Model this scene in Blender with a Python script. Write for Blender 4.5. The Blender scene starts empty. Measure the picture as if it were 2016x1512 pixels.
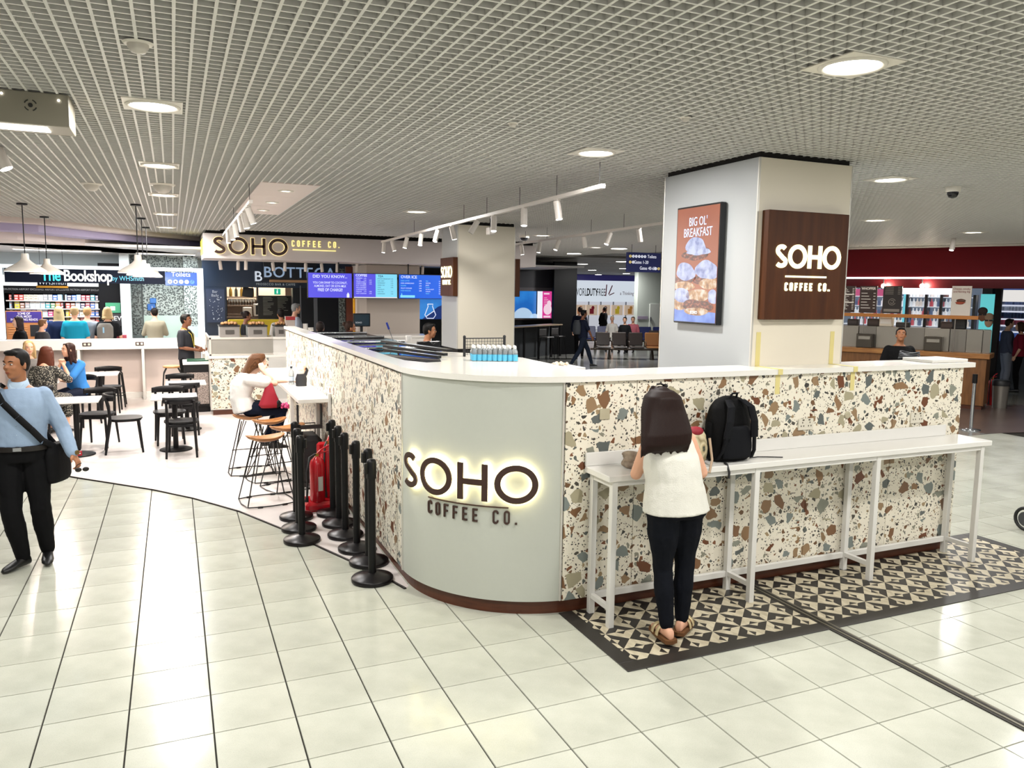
import bpy, bmesh, math, random
from mathutils import Vector, Matrix, Quaternion
random.seed(7)
PI = math.pi
SC = bpy.context.scene
COL = SC.collection
V = Vector

# ---------------------------------------------------------------- camera, world, exposure
cam_d = bpy.data.cameras.new('camera')
cam_d.sensor_width = 36.0
cam_d.lens = 27.395
cam_d.clip_start = 0.05
cam_d.clip_end = 300
cam = bpy.data.objects.new('camera', cam_d)
COL.objects.link(cam)
cam.matrix_world = Matrix(((0.9177637, 0.0346049, -0.3956163, 0.0), (-0.3969059, 0.1131581, -0.9108573, 0.0), (0.0132471, 0.9929742, 0.1175873, 2.2187005), (0.0, 0.0, 0.0, 1.0)))
SC.camera = cam
world = bpy.data.worlds.new('world')
SC.world = world
world.use_nodes = True
world.node_tree.nodes['Background'].inputs[0].default_value = (1.0, 0.97, 0.93, 1)
world.node_tree.nodes['Background'].inputs[1].default_value = 0.42
SC.view_settings.view_transform = 'Standard'
SC.view_settings.look = 'None'
SC.view_settings.gamma = 1
SC.view_settings.use_curve_mapping = False
SC.view_settings.exposure = 0.38
SC.cycles.max_bounces = 7
SC.cycles.diffuse_bounces = 2
SC.cycles.glossy_bounces = 3
SC.cycles.transmission_bounces = 5
SC.cycles.transparent_max_bounces = 6
SC.cycles.caustics_reflective = False
SC.cycles.caustics_refractive = False
SC.cycles.sample_clamp_indirect = 4.0

# ---------------------------------------------------------------- materials
def lin(h):
    if not isinstance(h, str):
        return tuple(h)
    h = h.lstrip('#')
    o = []
    for i in (0, 2, 4):
        c = int(h[i:i + 2], 16) / 255
        o.append(c / 12.92 if c <= 0.04045 else ((c + 0.055) / 1.055) ** 2.4)
    return tuple(o)

MATS = {}
def mat(name, col, rough=0.5, metal=0.0, emit=0.0, ecol=None, noise=0.0, nscale=8.0, bump=0.0, bscale=60.0, spec=0.5, trans=0.0, alpha=1.0, coat=0.0):
    if name in MATS:
        return MATS[name]
    m = bpy.data.materials.new(name)
    m.use_nodes = True
    nt = m.node_tree
    b = nt.nodes['Principled BSDF']
    c = lin(col)
    b.inputs['Base Color'].default_value = (*c, 1)
    b.inputs['Roughness'].default_value = rough
    b.inputs['Metallic'].default_value = metal
    b.inputs['Specular IOR Level'].default_value = spec if (rough < .7 or spec != .5) else .15
    b.inputs['Transmission Weight'].default_value = trans
    b.inputs['Alpha'].default_value = alpha
    b.inputs['Coat Weight'].default_value = coat
    if emit:
        b.inputs['Emission Color'].default_value = (*lin(ecol or col), 1)
        b.inputs['Emission Strength'].default_value = emit
    if noise or bump:
        tc = nt.nodes.new('ShaderNodeTexCoord')
    if noise:
        n = nt.nodes.new('ShaderNodeTexNoise')
        n.inputs['Scale'].default_value = nscale
        n.inputs['Detail'].default_value = 4
        nt.links.new(tc.outputs['Object'], n.inputs['Vector'])
        r = nt.nodes.new('ShaderNodeMapRange')
        r.inputs['To Min'].default_value = 1 - noise
        r.inputs['To Max'].default_value = 1 + noise
        nt.links.new(n.outputs['Fac'], r.inputs['Value'])
        mx = nt.nodes.new('ShaderNodeVectorMath')
        mx.operation = 'SCALE'
        mx.inputs[0].default_value = c
        nt.links.new(r.outputs['Result'], mx.inputs['Scale'])
        nt.links.new(mx.outputs['Vector'], b.inputs['Base Color'])
    if bump:
        n = nt.nodes.new('ShaderNodeTexNoise')
        n.inputs['Scale'].default_value = bscale
        n.inputs['Detail'].default_value = 5
        nt.links.new(tc.outputs['Object'], n.inputs['Vector'])
        bp = nt.nodes.new('ShaderNodeBump')
        bp.inputs['Strength'].default_value = bump
        bp.inputs['Distance'].default_value = 0.01
        nt.links.new(n.outputs['Fac'], bp.inputs['Height'])
        nt.links.new(bp.outputs['Normal'], b.inputs['Normal'])
    MATS[name] = m
    return m

def ramp_mat(name, kind, cols, scale=(1, 1, 1), rough=0.6, bump=0.0, tscale=5.0, distort=0.0):
    """a noise / wave / voronoi pattern through a colour ramp"""
    if name in MATS:
        return MATS[name]
    m = bpy.data.materials.new(name); m.use_nodes = True
    nt = m.node_tree; b = nt.nodes['Principled BSDF']
    tc = nt.nodes.new('ShaderNodeTexCoord'); mp = nt.nodes.new('ShaderNodeMapping')
    mp.inputs['Scale'].default_value = scale
    nt.links.new(tc.outputs['Object'], mp.inputs['Vector'])
    if kind == 'wave':
        t = nt.nodes.new('ShaderNodeTexWave'); t.inputs['Distortion'].default_value = distort
        t.inputs['Detail'].default_value = 3
    elif kind == 'voronoi':
        t = nt.nodes.new('ShaderNodeTexVoronoi')
    else:
        t = nt.nodes.new('ShaderNodeTexNoise'); t.inputs['Detail'].default_value = 5
        t.inputs['Distortion'].default_value = distort
    t.inputs['Scale'].default_value = tscale
    nt.links.new(mp.outputs['Vector'], t.inputs['Vector'])
    r = nt.nodes.new('ShaderNodeValToRGB')
    els = r.color_ramp.elements
    while len(els) < len(cols):
        els.new(0.5)
    for e, (p, c) in zip(els, cols):
        e.position = p; e.color = (*lin(c), 1)
    src = t.outputs['Distance'] if kind == 'voronoi' else t.outputs['Fac']
    nt.links.new(src, r.inputs['Fac'])
    nt.links.new(r.outputs['Color'], b.inputs['Base Color'])
    b.inputs['Roughness'].default_value = rough
    if bump:
        bp = nt.nodes.new('ShaderNodeBump'); bp.inputs['Strength'].default_value = bump
        bp.inputs['Distance'].default_value = 0.01
        nt.links.new(src, bp.inputs['Height']); nt.links.new(bp.outputs['Normal'], b.inputs['Normal'])
    MATS[name] = m
    return m

# ---------------------------------------------------------------- mesh building
class MB:
    def __init__(s):
        s.v = []; s.f = []; s.mi = []; s.sm = []
    def add(s, vs, fs, mi=0, smooth=False):
        o = len(s.v)
        s.v.extend([tuple(p) for p in vs])
        for f in fs:
            s.f.append(tuple(i + o for i in f)); s.mi.append(mi); s.sm.append(smooth)
        return s
    def box(s, x0, x1, y0, y1, z0, z1, mi=0, M=None):
        vs = [V((x, y, z)) for z in (z0, z1) for y in (y0, y1) for x in (x0, x1)]
        if M is not None:
            vs = [M @ p for p in vs]
        return s.add(vs, [(0, 2, 3, 1), (4, 5, 7, 6), (0, 1, 5, 4), (2, 6, 7, 3), (0, 4, 6, 2), (1, 3, 7, 5)], mi)
    def bbox(s, x0, x1, y0, y1, z0, z1, c=0.004, mi=0, M=None):
        """box with chamfered edges"""
        c = min(c, (x1 - x0) / 2.1, (y1 - y0) / 2.1, (z1 - z0) / 2.1)
        bm = bmesh.new(); bmesh.ops.create_cube(bm, size=1)
        for v in bm.verts:
            v.co = V(((x0 + x1) / 2 + v.co.x * (x1 - x0), (y0 + y1) / 2 + v.co.y * (y1 - y0), (z0 + z1) / 2 + v.co.z * (z1 - z0)))
        bmesh.ops.bevel(bm, geom=bm.edges[:], offset=c, segments=1, affect='EDGES')
        return s.bm(bm, mi, M)
    def bm(s, bm, mi=0, M=None, smooth=False):
        bm.verts.ensure_lookup_table(); bm.verts.index_update()
        vs = [(M @ v.co) if M is not None else v.co.copy() for v in bm.verts]
        fs = [tuple(v.index for v in f.verts) for f in bm.faces]
        bm.free()
        return s.add(vs, fs, mi, smooth)
    def prism(s, pts, z0, z1, mi=0, M=None, smooth=False):
        n = len(pts)
        vs = [V((p[0], p[1], z0)) for p in pts] + [V((p[0], p[1], z1)) for p in pts]
        if M is not None:
            vs = [M @ p for p in vs]
        fs = [tuple(range(n))[::-1], tuple(range(n, 2 * n))]
        s.add(vs, fs, mi)
        return s.add(vs, [(i, (i + 1) % n, n + (i + 1) % n, n + i) for i in range(n)], mi, smooth)
    def lathe(s, prof, n=20, mi=0, M=None, smooth=True, caps=True):
        """prof: [(r,z)...] bottom to top"""
        vs = []; fs = []
        for r, z in prof:
            for k in range(n):
                a = 2 * PI * k / n
                vs.append(V((r * math.cos(a), r * math.sin(a), z)))
        for j in range(len(prof) - 1):
            for k in range(n):
                a, b2 = j * n + k, j * n + (k + 1) % n
                fs.append((a, b2, b2 + n, a + n))
        if M is not None:
            vs = [M @ p for p in vs]
        s.add(vs, fs, mi, smooth)
        if caps:
            s.add(vs, [tuple(range(n))[::-1], tuple(range((len(prof) - 1) * n, len(prof) * n))], mi)
        return s
    def cyl(s, p0, p1, r0, r1=None, n=12, mi=0, smooth=True):
        r1 = r0 if r1 is None else r1
        p0 = V(p0); p1 = V(p1); d = p1 - p0
        q = d.to_track_quat('Z', 'Y').to_matrix().to_4x4()
        return s.lathe([(r0, 0), (r1, d.length)], n, mi, Matrix.Translation(p0) @ q, smooth)
    def tube(s, pts, r, n=8, mi=0, closed=False, smooth=True, caps=True):
        """tube along a polyline; r a number or a list"""
        pts = [V(p) for p in pts]; m = len(pts)
        rs = r if isinstance(r, (list, tuple)) else [r] * m
        vs = []; fs = []; up = None
        for i, p in enumerate(pts):
            if closed:
                t = (pts[(i + 1) % m] - pts[i - 1]).normalized()
            else:
                t = (pts[min(i + 1, m - 1)] - pts[max(i - 1, 0)]).normalized()
            if up is None:
                up = V((0, 0, 1)) if abs(t.z) < 0.9 else V((1, 0, 0))
            a = t.cross(up)
            if a.length < 1e-4:
                a = t.cross(V((0, 1, 0)))
            a.normalize(); b = a.cross(t).normalized(); up = b
            for k in range(n):
                th = 2 * PI * k / n
                vs.append(p + (a * math.cos(th) + b * math.sin(th)) * rs[i])
        for i in range(m if closed else m - 1):
            for k in range(n):
                a, b2 = i * n + k, i * n + (k + 1) % n
                c, d = ((i + 1) % m) * n + (k + 1) % n, ((i + 1) % m) * n + k
                fs.append((a, b2, c, d))
        s.add(vs, fs, mi, smooth)
        if caps and not closed:
            s.add(vs, [tuple(range(n))[::-1], tuple(range((m - 1) * n, m * n))], mi)
        return s
    def ball(s, c, rx, ry=None, rz=None, n=12, m=8, mi=0, M=None):
        ry = rx if ry is None else ry; rz = rx if rz is None else rz
        T = Matrix.Translation(V(c)) @ (M or Matrix()) @ Matrix.Diagonal((rx, ry, rz, 1))
        prof = [(math.sin(PI * (j + 0.02) / (m + .04)), -math.cos(PI * (j + 0.02) / (m + .04))) for j in range(m + 1)]
        return s.lathe(prof, n, mi, T, True, True)
    def loft(s, rings, mi=0, smooth=True):
        """rings: lists of equal numbers of points"""
        n = len(rings[0]); vs = [V(p) for r in rings for p in r]; fs = []
        for j in range(len(rings) - 1):
            for k in range(n):
                a, b2 = j * n + k, j * n + (k + 1) % n
                fs.append((a, b2, b2 + n, a + n))
        s.add(vs, fs, mi, smooth)
        return s.add(vs, [tuple(range(n))[::-1], tuple(range((len(rings) - 1) * n, len(rings) * n))], mi)
    def mesh(s, name, mats):
        me = bpy.data.meshes.new(name)
        me.from_pydata(s.v, [], s.f)
        for m in (mats if isinstance(mats, (list, tuple)) else [mats]):
            me.materials.append(m)
        me.polygons.foreach_set('material_index', s.mi)
        me.polygons.foreach_set('use_smooth', s.sm)
        me.update()
        return me

def link(name, me, parent=None, loc=None, rot=None):
    o = bpy.data.objects.new(name, me); COL.objects.link(o)
    if parent is not None:
        o.parent = parent
    if loc is not None:
        o.location = loc
    if rot is not None:
        o.rotation_euler = rot
    return o

def obj(name, mb, mats, parent=None, loc=None, rot=None, merge=False):
    me = mb.mesh(name, mats)
    return link(name, me, parent, loc, rot)

def tag(o, label=None, cat=None, group=None, kind=None):
    if label: o['label'] = label
    if cat: o['category'] = cat
    if group: o['group'] = group
    if kind: o['kind'] = kind
    return o

def thing(name, label, cat, loc=(0, 0, 0), rz=0.0, group=None):
    o = bpy.data.objects.new(name, None); COL.objects.link(o)
    o.location = loc; o.rotation_euler = (0, 0, rz)
    o.empty_display_size = 0.1
    return tag(o, label, cat, group)

def struct(name, mb, mats, parent=None, label=None):
    o = obj(name, mb, mats, parent)
    if parent is None:
        o['kind'] = 'structure'
    if label: o['label'] = label
    return o

def dup(root, loc=None, rz=None, label=None, group=None):
    r = root.copy(); COL.objects.link(r)
    if loc is not None: r.location = loc
    if rz is not None: r.rotation_euler = (0, 0, rz)
    if label: r['label'] = label
    if group: r['group'] = group
    for ch in list(root.children):
        c = ch.copy(); COL.objects.link(c); c.parent = r
        for g in ch.children:
            d = g.copy(); COL.objects.link(d); d.parent = c
    return r

# ---------------------------------------------------------------- lettering
_TXT = {}
def text_mesh(body, size, m, depth=0.002, bold=0.0, align='CENTER', xs=1.0, spacing=1.0, line=1.0):
    cu = bpy.data.curves.new('lettering', 'FONT')
    cu.body = body; cu.size = size; cu.extrude = depth / 2; cu.offset = bold * size
    cu.align_x = align; cu.align_y = 'CENTER'; cu.space_character = spacing; cu.space_line = line
    cu.resolution_u = 3
    to = bpy.data.objects.new('tmp_text', cu)
    me = to.to_mesh()
    me2 = me.copy()
    to.to_mesh_clear()
    bpy.data.objects.remove(to)
    me2.name = 'lettering'
    me2.transform(Matrix.Diagonal((xs, 1, 1, 1)))
    me2.materials.clear(); me2.materials.append(m)
    return me2

FRONT = (PI / 2, 0, 0)             # faces -Y
LEFTF = (PI / 2, 0, -PI / 2)       # faces -X
def text(body, size, m, parent, loc, rot=FRONT, name='lettering', **k):
    return link(name, text_mesh(body, size, m, **k), parent, loc, rot)

def stroke_poly(pts, w):
    """ribbon of width w along pts -> two side lists"""
    L = []; R = []
    n = len(pts)
    for i in range(n):
        a = V(pts[max(i - 1, 0)]); b = V(pts[min(i + 1, n - 1)])
        t = (b - a).normalized(); nn = V((-t.y, t.x))
        p = V(pts[i]); L.append(p + nn * w / 2); R.append(p - nn * w / 2)
    return L, R

def ribbon(mb, pts, w, z0, z1, fn=None, mi=0):
    L, R = stroke_poly(pts, w); n = len(L)
    fn = fn or (lambda x, y, z: V((x, y, z)))
    vs = [fn(p.x, p.y, z) for z in (z0, z1) for side in (L, R) for p in side]
    fs = []
    for i in range(n - 1):
        fs.append((2 * n + i, 2 * n + n + i, 2 * n + n + i + 1, 2 * n + i + 1))
        fs.append((i, i + 1, n + i + 1, n + i))
        fs.append((i, 2 * n + i, 2 * n + i + 1, i + 1))
        fs.append((n + i, n + i + 1, 3 * n + i + 1, 3 * n + i))
    fs += [(0, n, 3 * n, 2 * n), (n - 1, 3 * n - 1, 4 * n - 1, 2 * n - 1)]
    mb.add(vs, fs, mi)

def arc(cx, cy, r, a0, a1, n=14, ry=None):
    ry = r if ry is None else ry
    return [(cx + r * math.cos(math.radians(a0 + (a1 - a0) * i / n)), cy + ry * math.sin(math.radians(a0 + (a1 - a0) * i / n))) for i in range(n + 1)]

def glyph_paths(ch, wgt):
    """strokes in a unit-high box (baseline 0), returns (paths, advance width)"""
    h = wgt / 2
    if ch == 'O':
        return [arc(.52, .5, .52 - h, 0, 360, 40)], 1.04
    if ch == 'H':
        return [[(h, 0), (h, 1)], [(.78 - h, 0), (.78 - h, 1)], [(h, .5), (.78 - h, .5)]], .78
    if ch == 'S':
        r = .265 - h / 2
        top = arc(.33, .735, .27 - h * .6, 32, 232, 16, .265 - h)
        bot = arc(.33, .255, .30 - h * .6, 62, -148, 18, .262 - h)
        return [top + bot], .64
    if ch == 'I':
        return [[(h, 0), (h, 1)]], wgt
    # condensed signwriting capitals
    w = .44
    if ch == 'c':
        return [[(w - h, .74)] + arc(w / 2, 1 - w / 2 + h * .3, w / 2 - h, 0, 180, 8) + arc(w / 2, w / 2 - h * .3, w / 2 - h, 180, 360, 8) + [(w - h, .26)]], w
    if ch == 'o':
        p = arc(w / 2, 1 - w / 2 + h * .3, w / 2 - h, 0, 180, 8) + arc(w / 2, w / 2 - h * .3, w / 2 - h, 180, 360, 8)
        return [p + [p[0], p[1]]], w
    if ch == 'f':
        return [[(h, 0), (h, 1)], [(h, 1 - h), (w * .9, 1 - h)], [(h, .5), (w * .8, .5)]], w
    if ch == 'e':
        return [[(h, 0), (h, 1)], [(h, 1 - h), (w * .9, 1 - h)], [(h, .5), (w * .8, .5)], [(h, h), (w * .9, h)]], w
    if ch == '.':
        return [[(0, h), (wgt * 1.1, h)]], wgt
    return [], .35

def sign_word(word, hgt, wgt, gap, m, parent, fn, z0, z1, name='letter', x0=0.0, y0=0.0, width=None):
    """letters as single parts; fn maps (x along, y up, z out) to the thing's space; width rescales along x"""
    adv = [glyph_paths(c, wgt)[1] for c in word]
    tot = sum(adv) + gap * (len(word) - 1)
    sx = hgt if width is None else width / tot
    x = 0
    for c, a in zip(word, adv):
        if c != ' ':
            mb = MB()
            for path in glyph_paths(c, wgt)[0]:
                fine = []
                for i in range(len(path) - 1):
                    p, q = path[i], path[i + 1]
                    k = 4 if len(path) < 4 else 1
                    for j in range(k):
                        fine.append((p[0] + (q[0] - p[0]) * j / k, p[1] + (q[1] - p[1]) * j / k))
                fine.append(path[-1])
                if c == 'O' and len(path) > 20:
                    fine = fine + [fine[1]]
                L = [((x + p[0]) * sx + x0, p[1] * hgt + y0) for p in fine]
                ribbon(mb, L, wgt * hgt, z0, z1, fn)
            obj(name, mb, m, parent)
        x += a + gap
    return tot * sx
# ---------------------------------------------------------------- people
_CLOUD = bpy.data.textures.new('cloth_folds', 'CLOUDS'); _CLOUD.noise_scale = 0.09; _CLOUD.noise_depth = 2
SKINS = {'light': '#d9a588', 'pale': '#e3b59c', 'mid': '#a06a48', 'brown': '#7a4c33', 'dark': '#4e2f22'}

def remeshed(name, mb, m, parent, vx, smooth=4, folds=0.0):
    o = obj(name, mb, m, parent)
    r = o.modifiers.new('surface', 'REMESH'); r.mode = 'VOXEL'; r.voxel_size = vx; r.use_smooth_shade = True
    s = o.modifiers.new('smooth', 'SMOOTH'); s.factor = 0.5; s.iterations = smooth
    if folds:
        d = o.modifiers.new('folds', 'DISPLACE'); d.texture = _CLOUD; d.strength = folds; d.mid_level = 0.5
        d.texture_coords = 'LOCAL'
    return o

def limb(mb, pts, rads, n=10):
    pts = [V(p) for p in pts]
    mb.tube(pts, rads, n)
    for p, r in zip(pts, rads):
        mb.ball(p, r * 0.985, n=10, m=6)

def ring(c, right, fwd, hw, hd, n=20, flat=0.0):
    out = []
    for k in range(n):
        a = 2 * PI * k / n
        ca, sa = math.cos(a), math.sin(a)
        p = 2.4
        rr = (abs(ca) ** p + abs(sa) ** p) ** (-1 / p)
        out.append(c + right * hw * ca * rr + fwd * hd * sa * rr)
    return out

def lerp_path(pts, t):
    n = len(pts) - 1
    x = max(0, min(n - 1e-6, t)); i = int(x); f = x - i
    return pts[i].lerp(pts[i + 1], f)

def hand_into(mb, W, d, n, side, curl=0.5, s=1.0, thumb=0.6):
    """palm with four fingers and a thumb; d along the hand, n out of the palm, side = direction to the thumb"""
    d = d.normalized(); l = (side - d * side.dot(d)).normalized(); n = (n - d * n.dot(d) - l * n.dot(l)).normalized()
    P = []
    for t, w, h in ((0, .026, .017), (.03, .036, .016), (.06, .041, .014), (.088, .040, .011)):
        P.append(ring(W + d * t * s, l, n, w * s, h * s, 12))
    mb.loft(P)
    for i, (ln, off) in enumerate(((.070, .030), (.078, .010), (.072, -.010), (.056, -.029))):
        p = W + d * .082 * s + l * off * s; dd = d.copy(); q = [p]
        for j, fr in enumerate((.45, .32, .23)):
            a = curl * (0.7 + 0.25 * j)
            ax = l
            nd = dd * math.cos(a) + n * math.sin(a)
            nn = n * math.cos(a) - dd * math.sin(a)
            dd = nd.normalized(); n2 = nn
            p = p + dd * ln * fr * s; q.append(p)
            n = n2.normalized()
        limb(mb, q, [.0095 * s, .0092 * s, .0085 * s, .007 * s], 8)
        # restore the palm normal for the next finger
        n = l.cross(d) if (l.cross(d)).dot(mb_n0(l, d, P)) > 0 else d.cross(l)
    p = W + d * .022 * s + l * .030 * s
    nn = mb_n0(l, d, P)
    a = p + (d * .6 + l * .75 + nn * .25 * thumb).normalized() * .038 * s
    b = a + (d * .9 + l * .15 + nn * .5 * thumb).normalized() * .030 * s
    limb(mb, [p, a, b], [.014 * s, .011 * s, .009 * s], 8)

def mb_n0(l, d, P):
    # the palm side stored as the +fwd direction of the first ring
    c = sum((q for q in P[0]), V()) / len(P[0])
    return (P[0][3] - c).normalized() if len(P[0]) == 12 else l.cross(d)

def human(label, loc, rz=0.0, H=1.72, name='person', seat=None, lean=0.0, roll=0.0, joints=None, girth=1.0, female=False,
          skin='light', top=None, bottom=None, shoes='#1a1a1c', hair=('short', '#2a1c14'), vx=0.018, face=True,
          head_turn=(0, 0, 0), hands=None, group=None, folds=0.0, hip=1.0, legs=True, neck_open=False, sleeve_fat=1.0, belly=0.0, topf=None, Wd=None):
    """top=(material, sleeve fraction 0..2, hem drop), bottom=(material, length fraction, ease)"""
    root = thing(name, label, 'person', loc, rz, group)
    s = H / 1.75
    g = girth
    J = dict(pel=(0, 0, .93), wai=(0, .005, 1.09), che=(0, .0, 1.28), nec=(0, -.02, 1.475), hea=(0, .025, 1.635),
             shR=(.166, -.015, 1.392), shL=(-.166, -.015, 1.392), elR=(.235, -.03, 1.13), elL=(-.235, -.03, 1.13),
             wrR=(.25, .07, .90), wrL=(-.25, .07, .90), hiR=(.09, 0, .90), hiL=(-.09, 0, .90),
             knR=(.10, .03, .49), knL=(-.10, .03, .49), anR=(.10, -.015, .085), anL=(-.10, -.015, .085))
    if female:
        J.update(shR=(.150, -.015, 1.385), shL=(-.150, -.015, 1.385))
    J = {k: V(p) * s for k, p in J.items()}
    if seat is not None:
        dz = seat + .095 * s - J['pel'].z
        for k in J:
            J[k].z += dz
        J['hiR'].z = J['hiL'].z = seat + .08 * s
        for sg, a, b in ((1, 'knR', 'anR'), (-1, 'knL', 'anL')):
            J[a] = V((.12 * sg * s, .43 * s, seat + .05 * s)); J[b] = V((.12 * sg * s, .40 * s, .085 * s))
    up_keys = ['wai', 'che', 'nec', 'hea', 'shR', 'shL', 'elR', 'elL', 'wrR', 'wrL']
    pv = J['pel'].copy()
    R = Matrix.Rotation(-lean, 3, 'X') @ Matrix.Rotation(roll, 3, 'Y')
    for k in up_keys:
        J[k] = pv + R @ (J[k] - pv)
    for k, p in (joints or {}).items():
        J[k] = V(p)
    sk = mat('skin_' + skin, SKINS[skin], 0.55, noise=0.06, nscale=14)
    # torso rings
    hr = (J['hiR'] - J['hiL']).normalized(); sr = (J['shR'] - J['shL']).normalized()
    sp = [J['pel'] + (J['pel'] - J['wai']).normalized() * .06 * s, J['pel'], J['wai'], J['che'], (J['shR'] + J['shL']) / 2 - (J['nec'] - J['che']).normalized() * .02 * s, (J['shR'] + J['shL']) / 2 + (J['nec'] - J['che']).normalized() * .045 * s, J['nec'] + (J['nec'] - J['che']).normalized() * .01]
    if female:
        W = [(.150 * hip, .10), (.175 * hip, .118), (.130, .098), (.142, .118), (.150, .098), (.105, .066), (.050, .052)]
    else:
        W = [(.140, .10), (.162, .112), (.148, .105), (.165, .120), (.172, .108), (.118, .075), (.060, .058)]
    if Wd: W = Wd
    def torso(mb, ease=0.0, t0=0, t1=6, hem=None, step=0.5):
        rings = []; t = t0
        while t <= t1 + 1e-6:
            i = min(int(t), 5); f = t - i
            hw = (W[i][0] * (1 - f) + W[i + 1][0] * f) * g * s + ease
            hd = (W[i][1] * (1 - f) + W[i + 1][1] * f) * g * s + ease
            if belly and 1 <= t <= 3:
                hd += belly * (1 - abs(t - 2))
            if ease > .012 and 4.4 < t <= 5.7: hw += .014; hd += .006
            c = lerp_path(sp, t); r = hr.lerp(sr, min(1, t / 3)).normalized()
            tn = (lerp_path(sp, min(6, t + .5)) - lerp_path(sp, max(0, t - .5))).normalized()
            fw = tn.cross(r).normalized() if seat is None or t > 1 else (V((0, 1, 0)))
            fw = fw - tn * fw.dot(tn) if True else fw
            fw.normalize()
            if hem and t <= t0 + 1e-6:
                rings.append(ring(c - tn * hem[0], r, fw, hw + hem[1], hd + hem[1]))
            rings.append(ring(c, r, fw, hw, hd)); t += step
        mb.loft(rings)
    aR = dict(R=('shR', 'elR', 'wrR'), L=('shL', 'elL', 'wrL'))
    def arm(mb, side, ease=0.0, upto=2.0, fat=1.0):
        a, b, c = (J[k] for k in aR[side])
        q = [a, a.lerp(b, .5), b, b.lerp(c, .35), c]; r = [.052, .046, .039, .038, .026]
        ts = [0, .5, 1, 1.35, 2]
        P = []; Rr = []
        for i in range(5):
            if ts[i] <= upto:
                P.append(q[i]); Rr.append(r[i] * s * (g ** .6) * (fat if ts[i] > 0 else 1) + ease)
            else:
                f = (upto - ts[i - 1]) / (ts[i] - ts[i - 1])
                if f > .02:
                    P.append(q[i - 1].lerp(q[i], f)); Rr.append((r[i - 1] * (1 - f) + r[i] * f) * s * (g ** .6) * fat + ease)
                break
        if len(P) > 1:
            limb(mb, P, Rr)
    lg = dict(R=('hiR', 'knR', 'anR'), L=('hiL', 'knL', 'anL'))
    def leg(mb, side, ease=0.0, upto=2.0):
        a, b, c = (J[k] for k in lg[side])
        q = [a, a.lerp(b, .35), a.lerp(b, .75), b, b.lerp(c, .35), b.lerp(c, .7), c]
        r = [.088 * hip, .084 * hip, .064, .055, .056, .043, .034]; ts = [0, .35, .75, 1, 1.35, 1.7, 2]
        P = []; Rr = []
        for i in range(7):
            if ts[i] <= upto + 1e-6:
                P.append(q[i]); Rr.append(r[i] * s * g ** .7 + ease)
            else:
                f = (upto - ts[i - 1]) / (ts[i] - ts[i - 1])
                P.append(q[i - 1].lerp(q[i], f)); Rr.append((r[i - 1] * (1 - f) + r[i] * f) * s * g ** .7 + ease)
                break
        limb(mb, P, Rr)
    # body: one continuous surface
    mb = MB()
    torso(mb, 0)
    for sd in 'RL':
        arm(mb, sd)
        if legs: leg(mb, sd)
    hd_ = hands or {}
    for sd, sg in (('R', 1), ('L', -1)):
        W0 = J['wr' + sd]; fore = (W0 - J['el' + sd]).normalized()
        h = hd_.get(sd, {})
        d = V(h.get('d', fore)); n = V(h.get('n', (-sg, 0, 0))); th = V(h.get('t', (0, 1, 0)))
        hand_into(mb, W0 - d.normalized() * .01, d, n, th, h.get('curl', .45), s, h.get('thumb', .6))
    C = J['hea']; T = Matrix.Rotation(head_turn[2], 3, 'Z') @ Matrix.Rotation(-head_turn[0], 3, 'X') @ Matrix.Rotation(head_turn[1], 3, 'Y')
    hf = T @ V((0, 1, 0)); hu = T @ V((0, 0, 1)); hx = T @ V((1, 0, 0))
    HM = Matrix.Translation(C) @ Matrix((hx, hf, hu)).transposed().to_4x4() @ Matrix.Scale(s, 4)
    def hp(x, y, z): return HM @ V((x, y, z))
    def hball(mb, c, rx, ry, rz): mb.ball((0, 0, 0), rx, ry, rz, n=14, m=10, M=HM @ Matrix.Translation(V(c)))
    limb(mb, [J['nec'] - (J['hea'] - J['nec']) * .1, hp(0, -.02, -.05)], [.056 * s * (.88 if female else 1), .054 * s * (.88 if female else 1)])
    hball(mb, (0, -.008, .035), .074, .094, .082)
    hball(mb, (0, .02, -.03), .057, .068, .082)
    hball(mb, (0, .052, -.088), .026, .026, .022)
    hball(mb, (0, .035, -.06), .046, .042, .035)
    hball(mb, (0, .088, -.016), .013, .020, .012)
    mb.tube([hp(0, .082, .02), hp(0, .100, -.018)], [.009 * s, .013 * s], 8)
    hball(mb, (0, .080, -.052), .024, .012, .010)
    hball(mb, (0, .076, .03), .05, .016, .012)
    for sg in (1, -1):
        hball(mb, (.075 * sg, -.005, -.008), .010, .018, .032)
        hball(mb, (.034 * sg, .062, -.02), .022, .022, .02)
    body = remeshed('body', mb, sk, root, min(vx, .012) if face else vx, 3)
    if not female: body['pose'] = 'm'
    if face:
        for sg in (1, -1):
            e = MB(); hball(e, (.030 * sg, .0755, .010), .0125, .008, .0058)
            eo = obj('eye', e, mat('eye_white', '#d8d2cc', 0.3), root)
            e = MB(); hball(e, (.030 * sg, .0805, .010), .0058, .005, .0056)
            obj('iris', e, mat('eye_dark', '#20140e', 0.2), eo)
            e = MB(); e.tube([hp(.014 * sg, .088, .030), hp(.032 * sg, .086, .036), hp(.047 * sg, .074, .031)], [.003 * s, .0038 * s, .002 * s], 6)
            obj('eyebrow', e, mat('brow_' + hair[1], hair[1], .8), root)
        e = MB(); hball(e, (0, .0875, -.053), .022, .005, .0035); hball(e, (0, .087, -.060), .018, .005, .004)
        obj('mouth', e, mat('lip_' + skin, tuple(a * b for a, b in zip(lin(SKINS[skin]), (.72, .42, .42))), .45), root)
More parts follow.
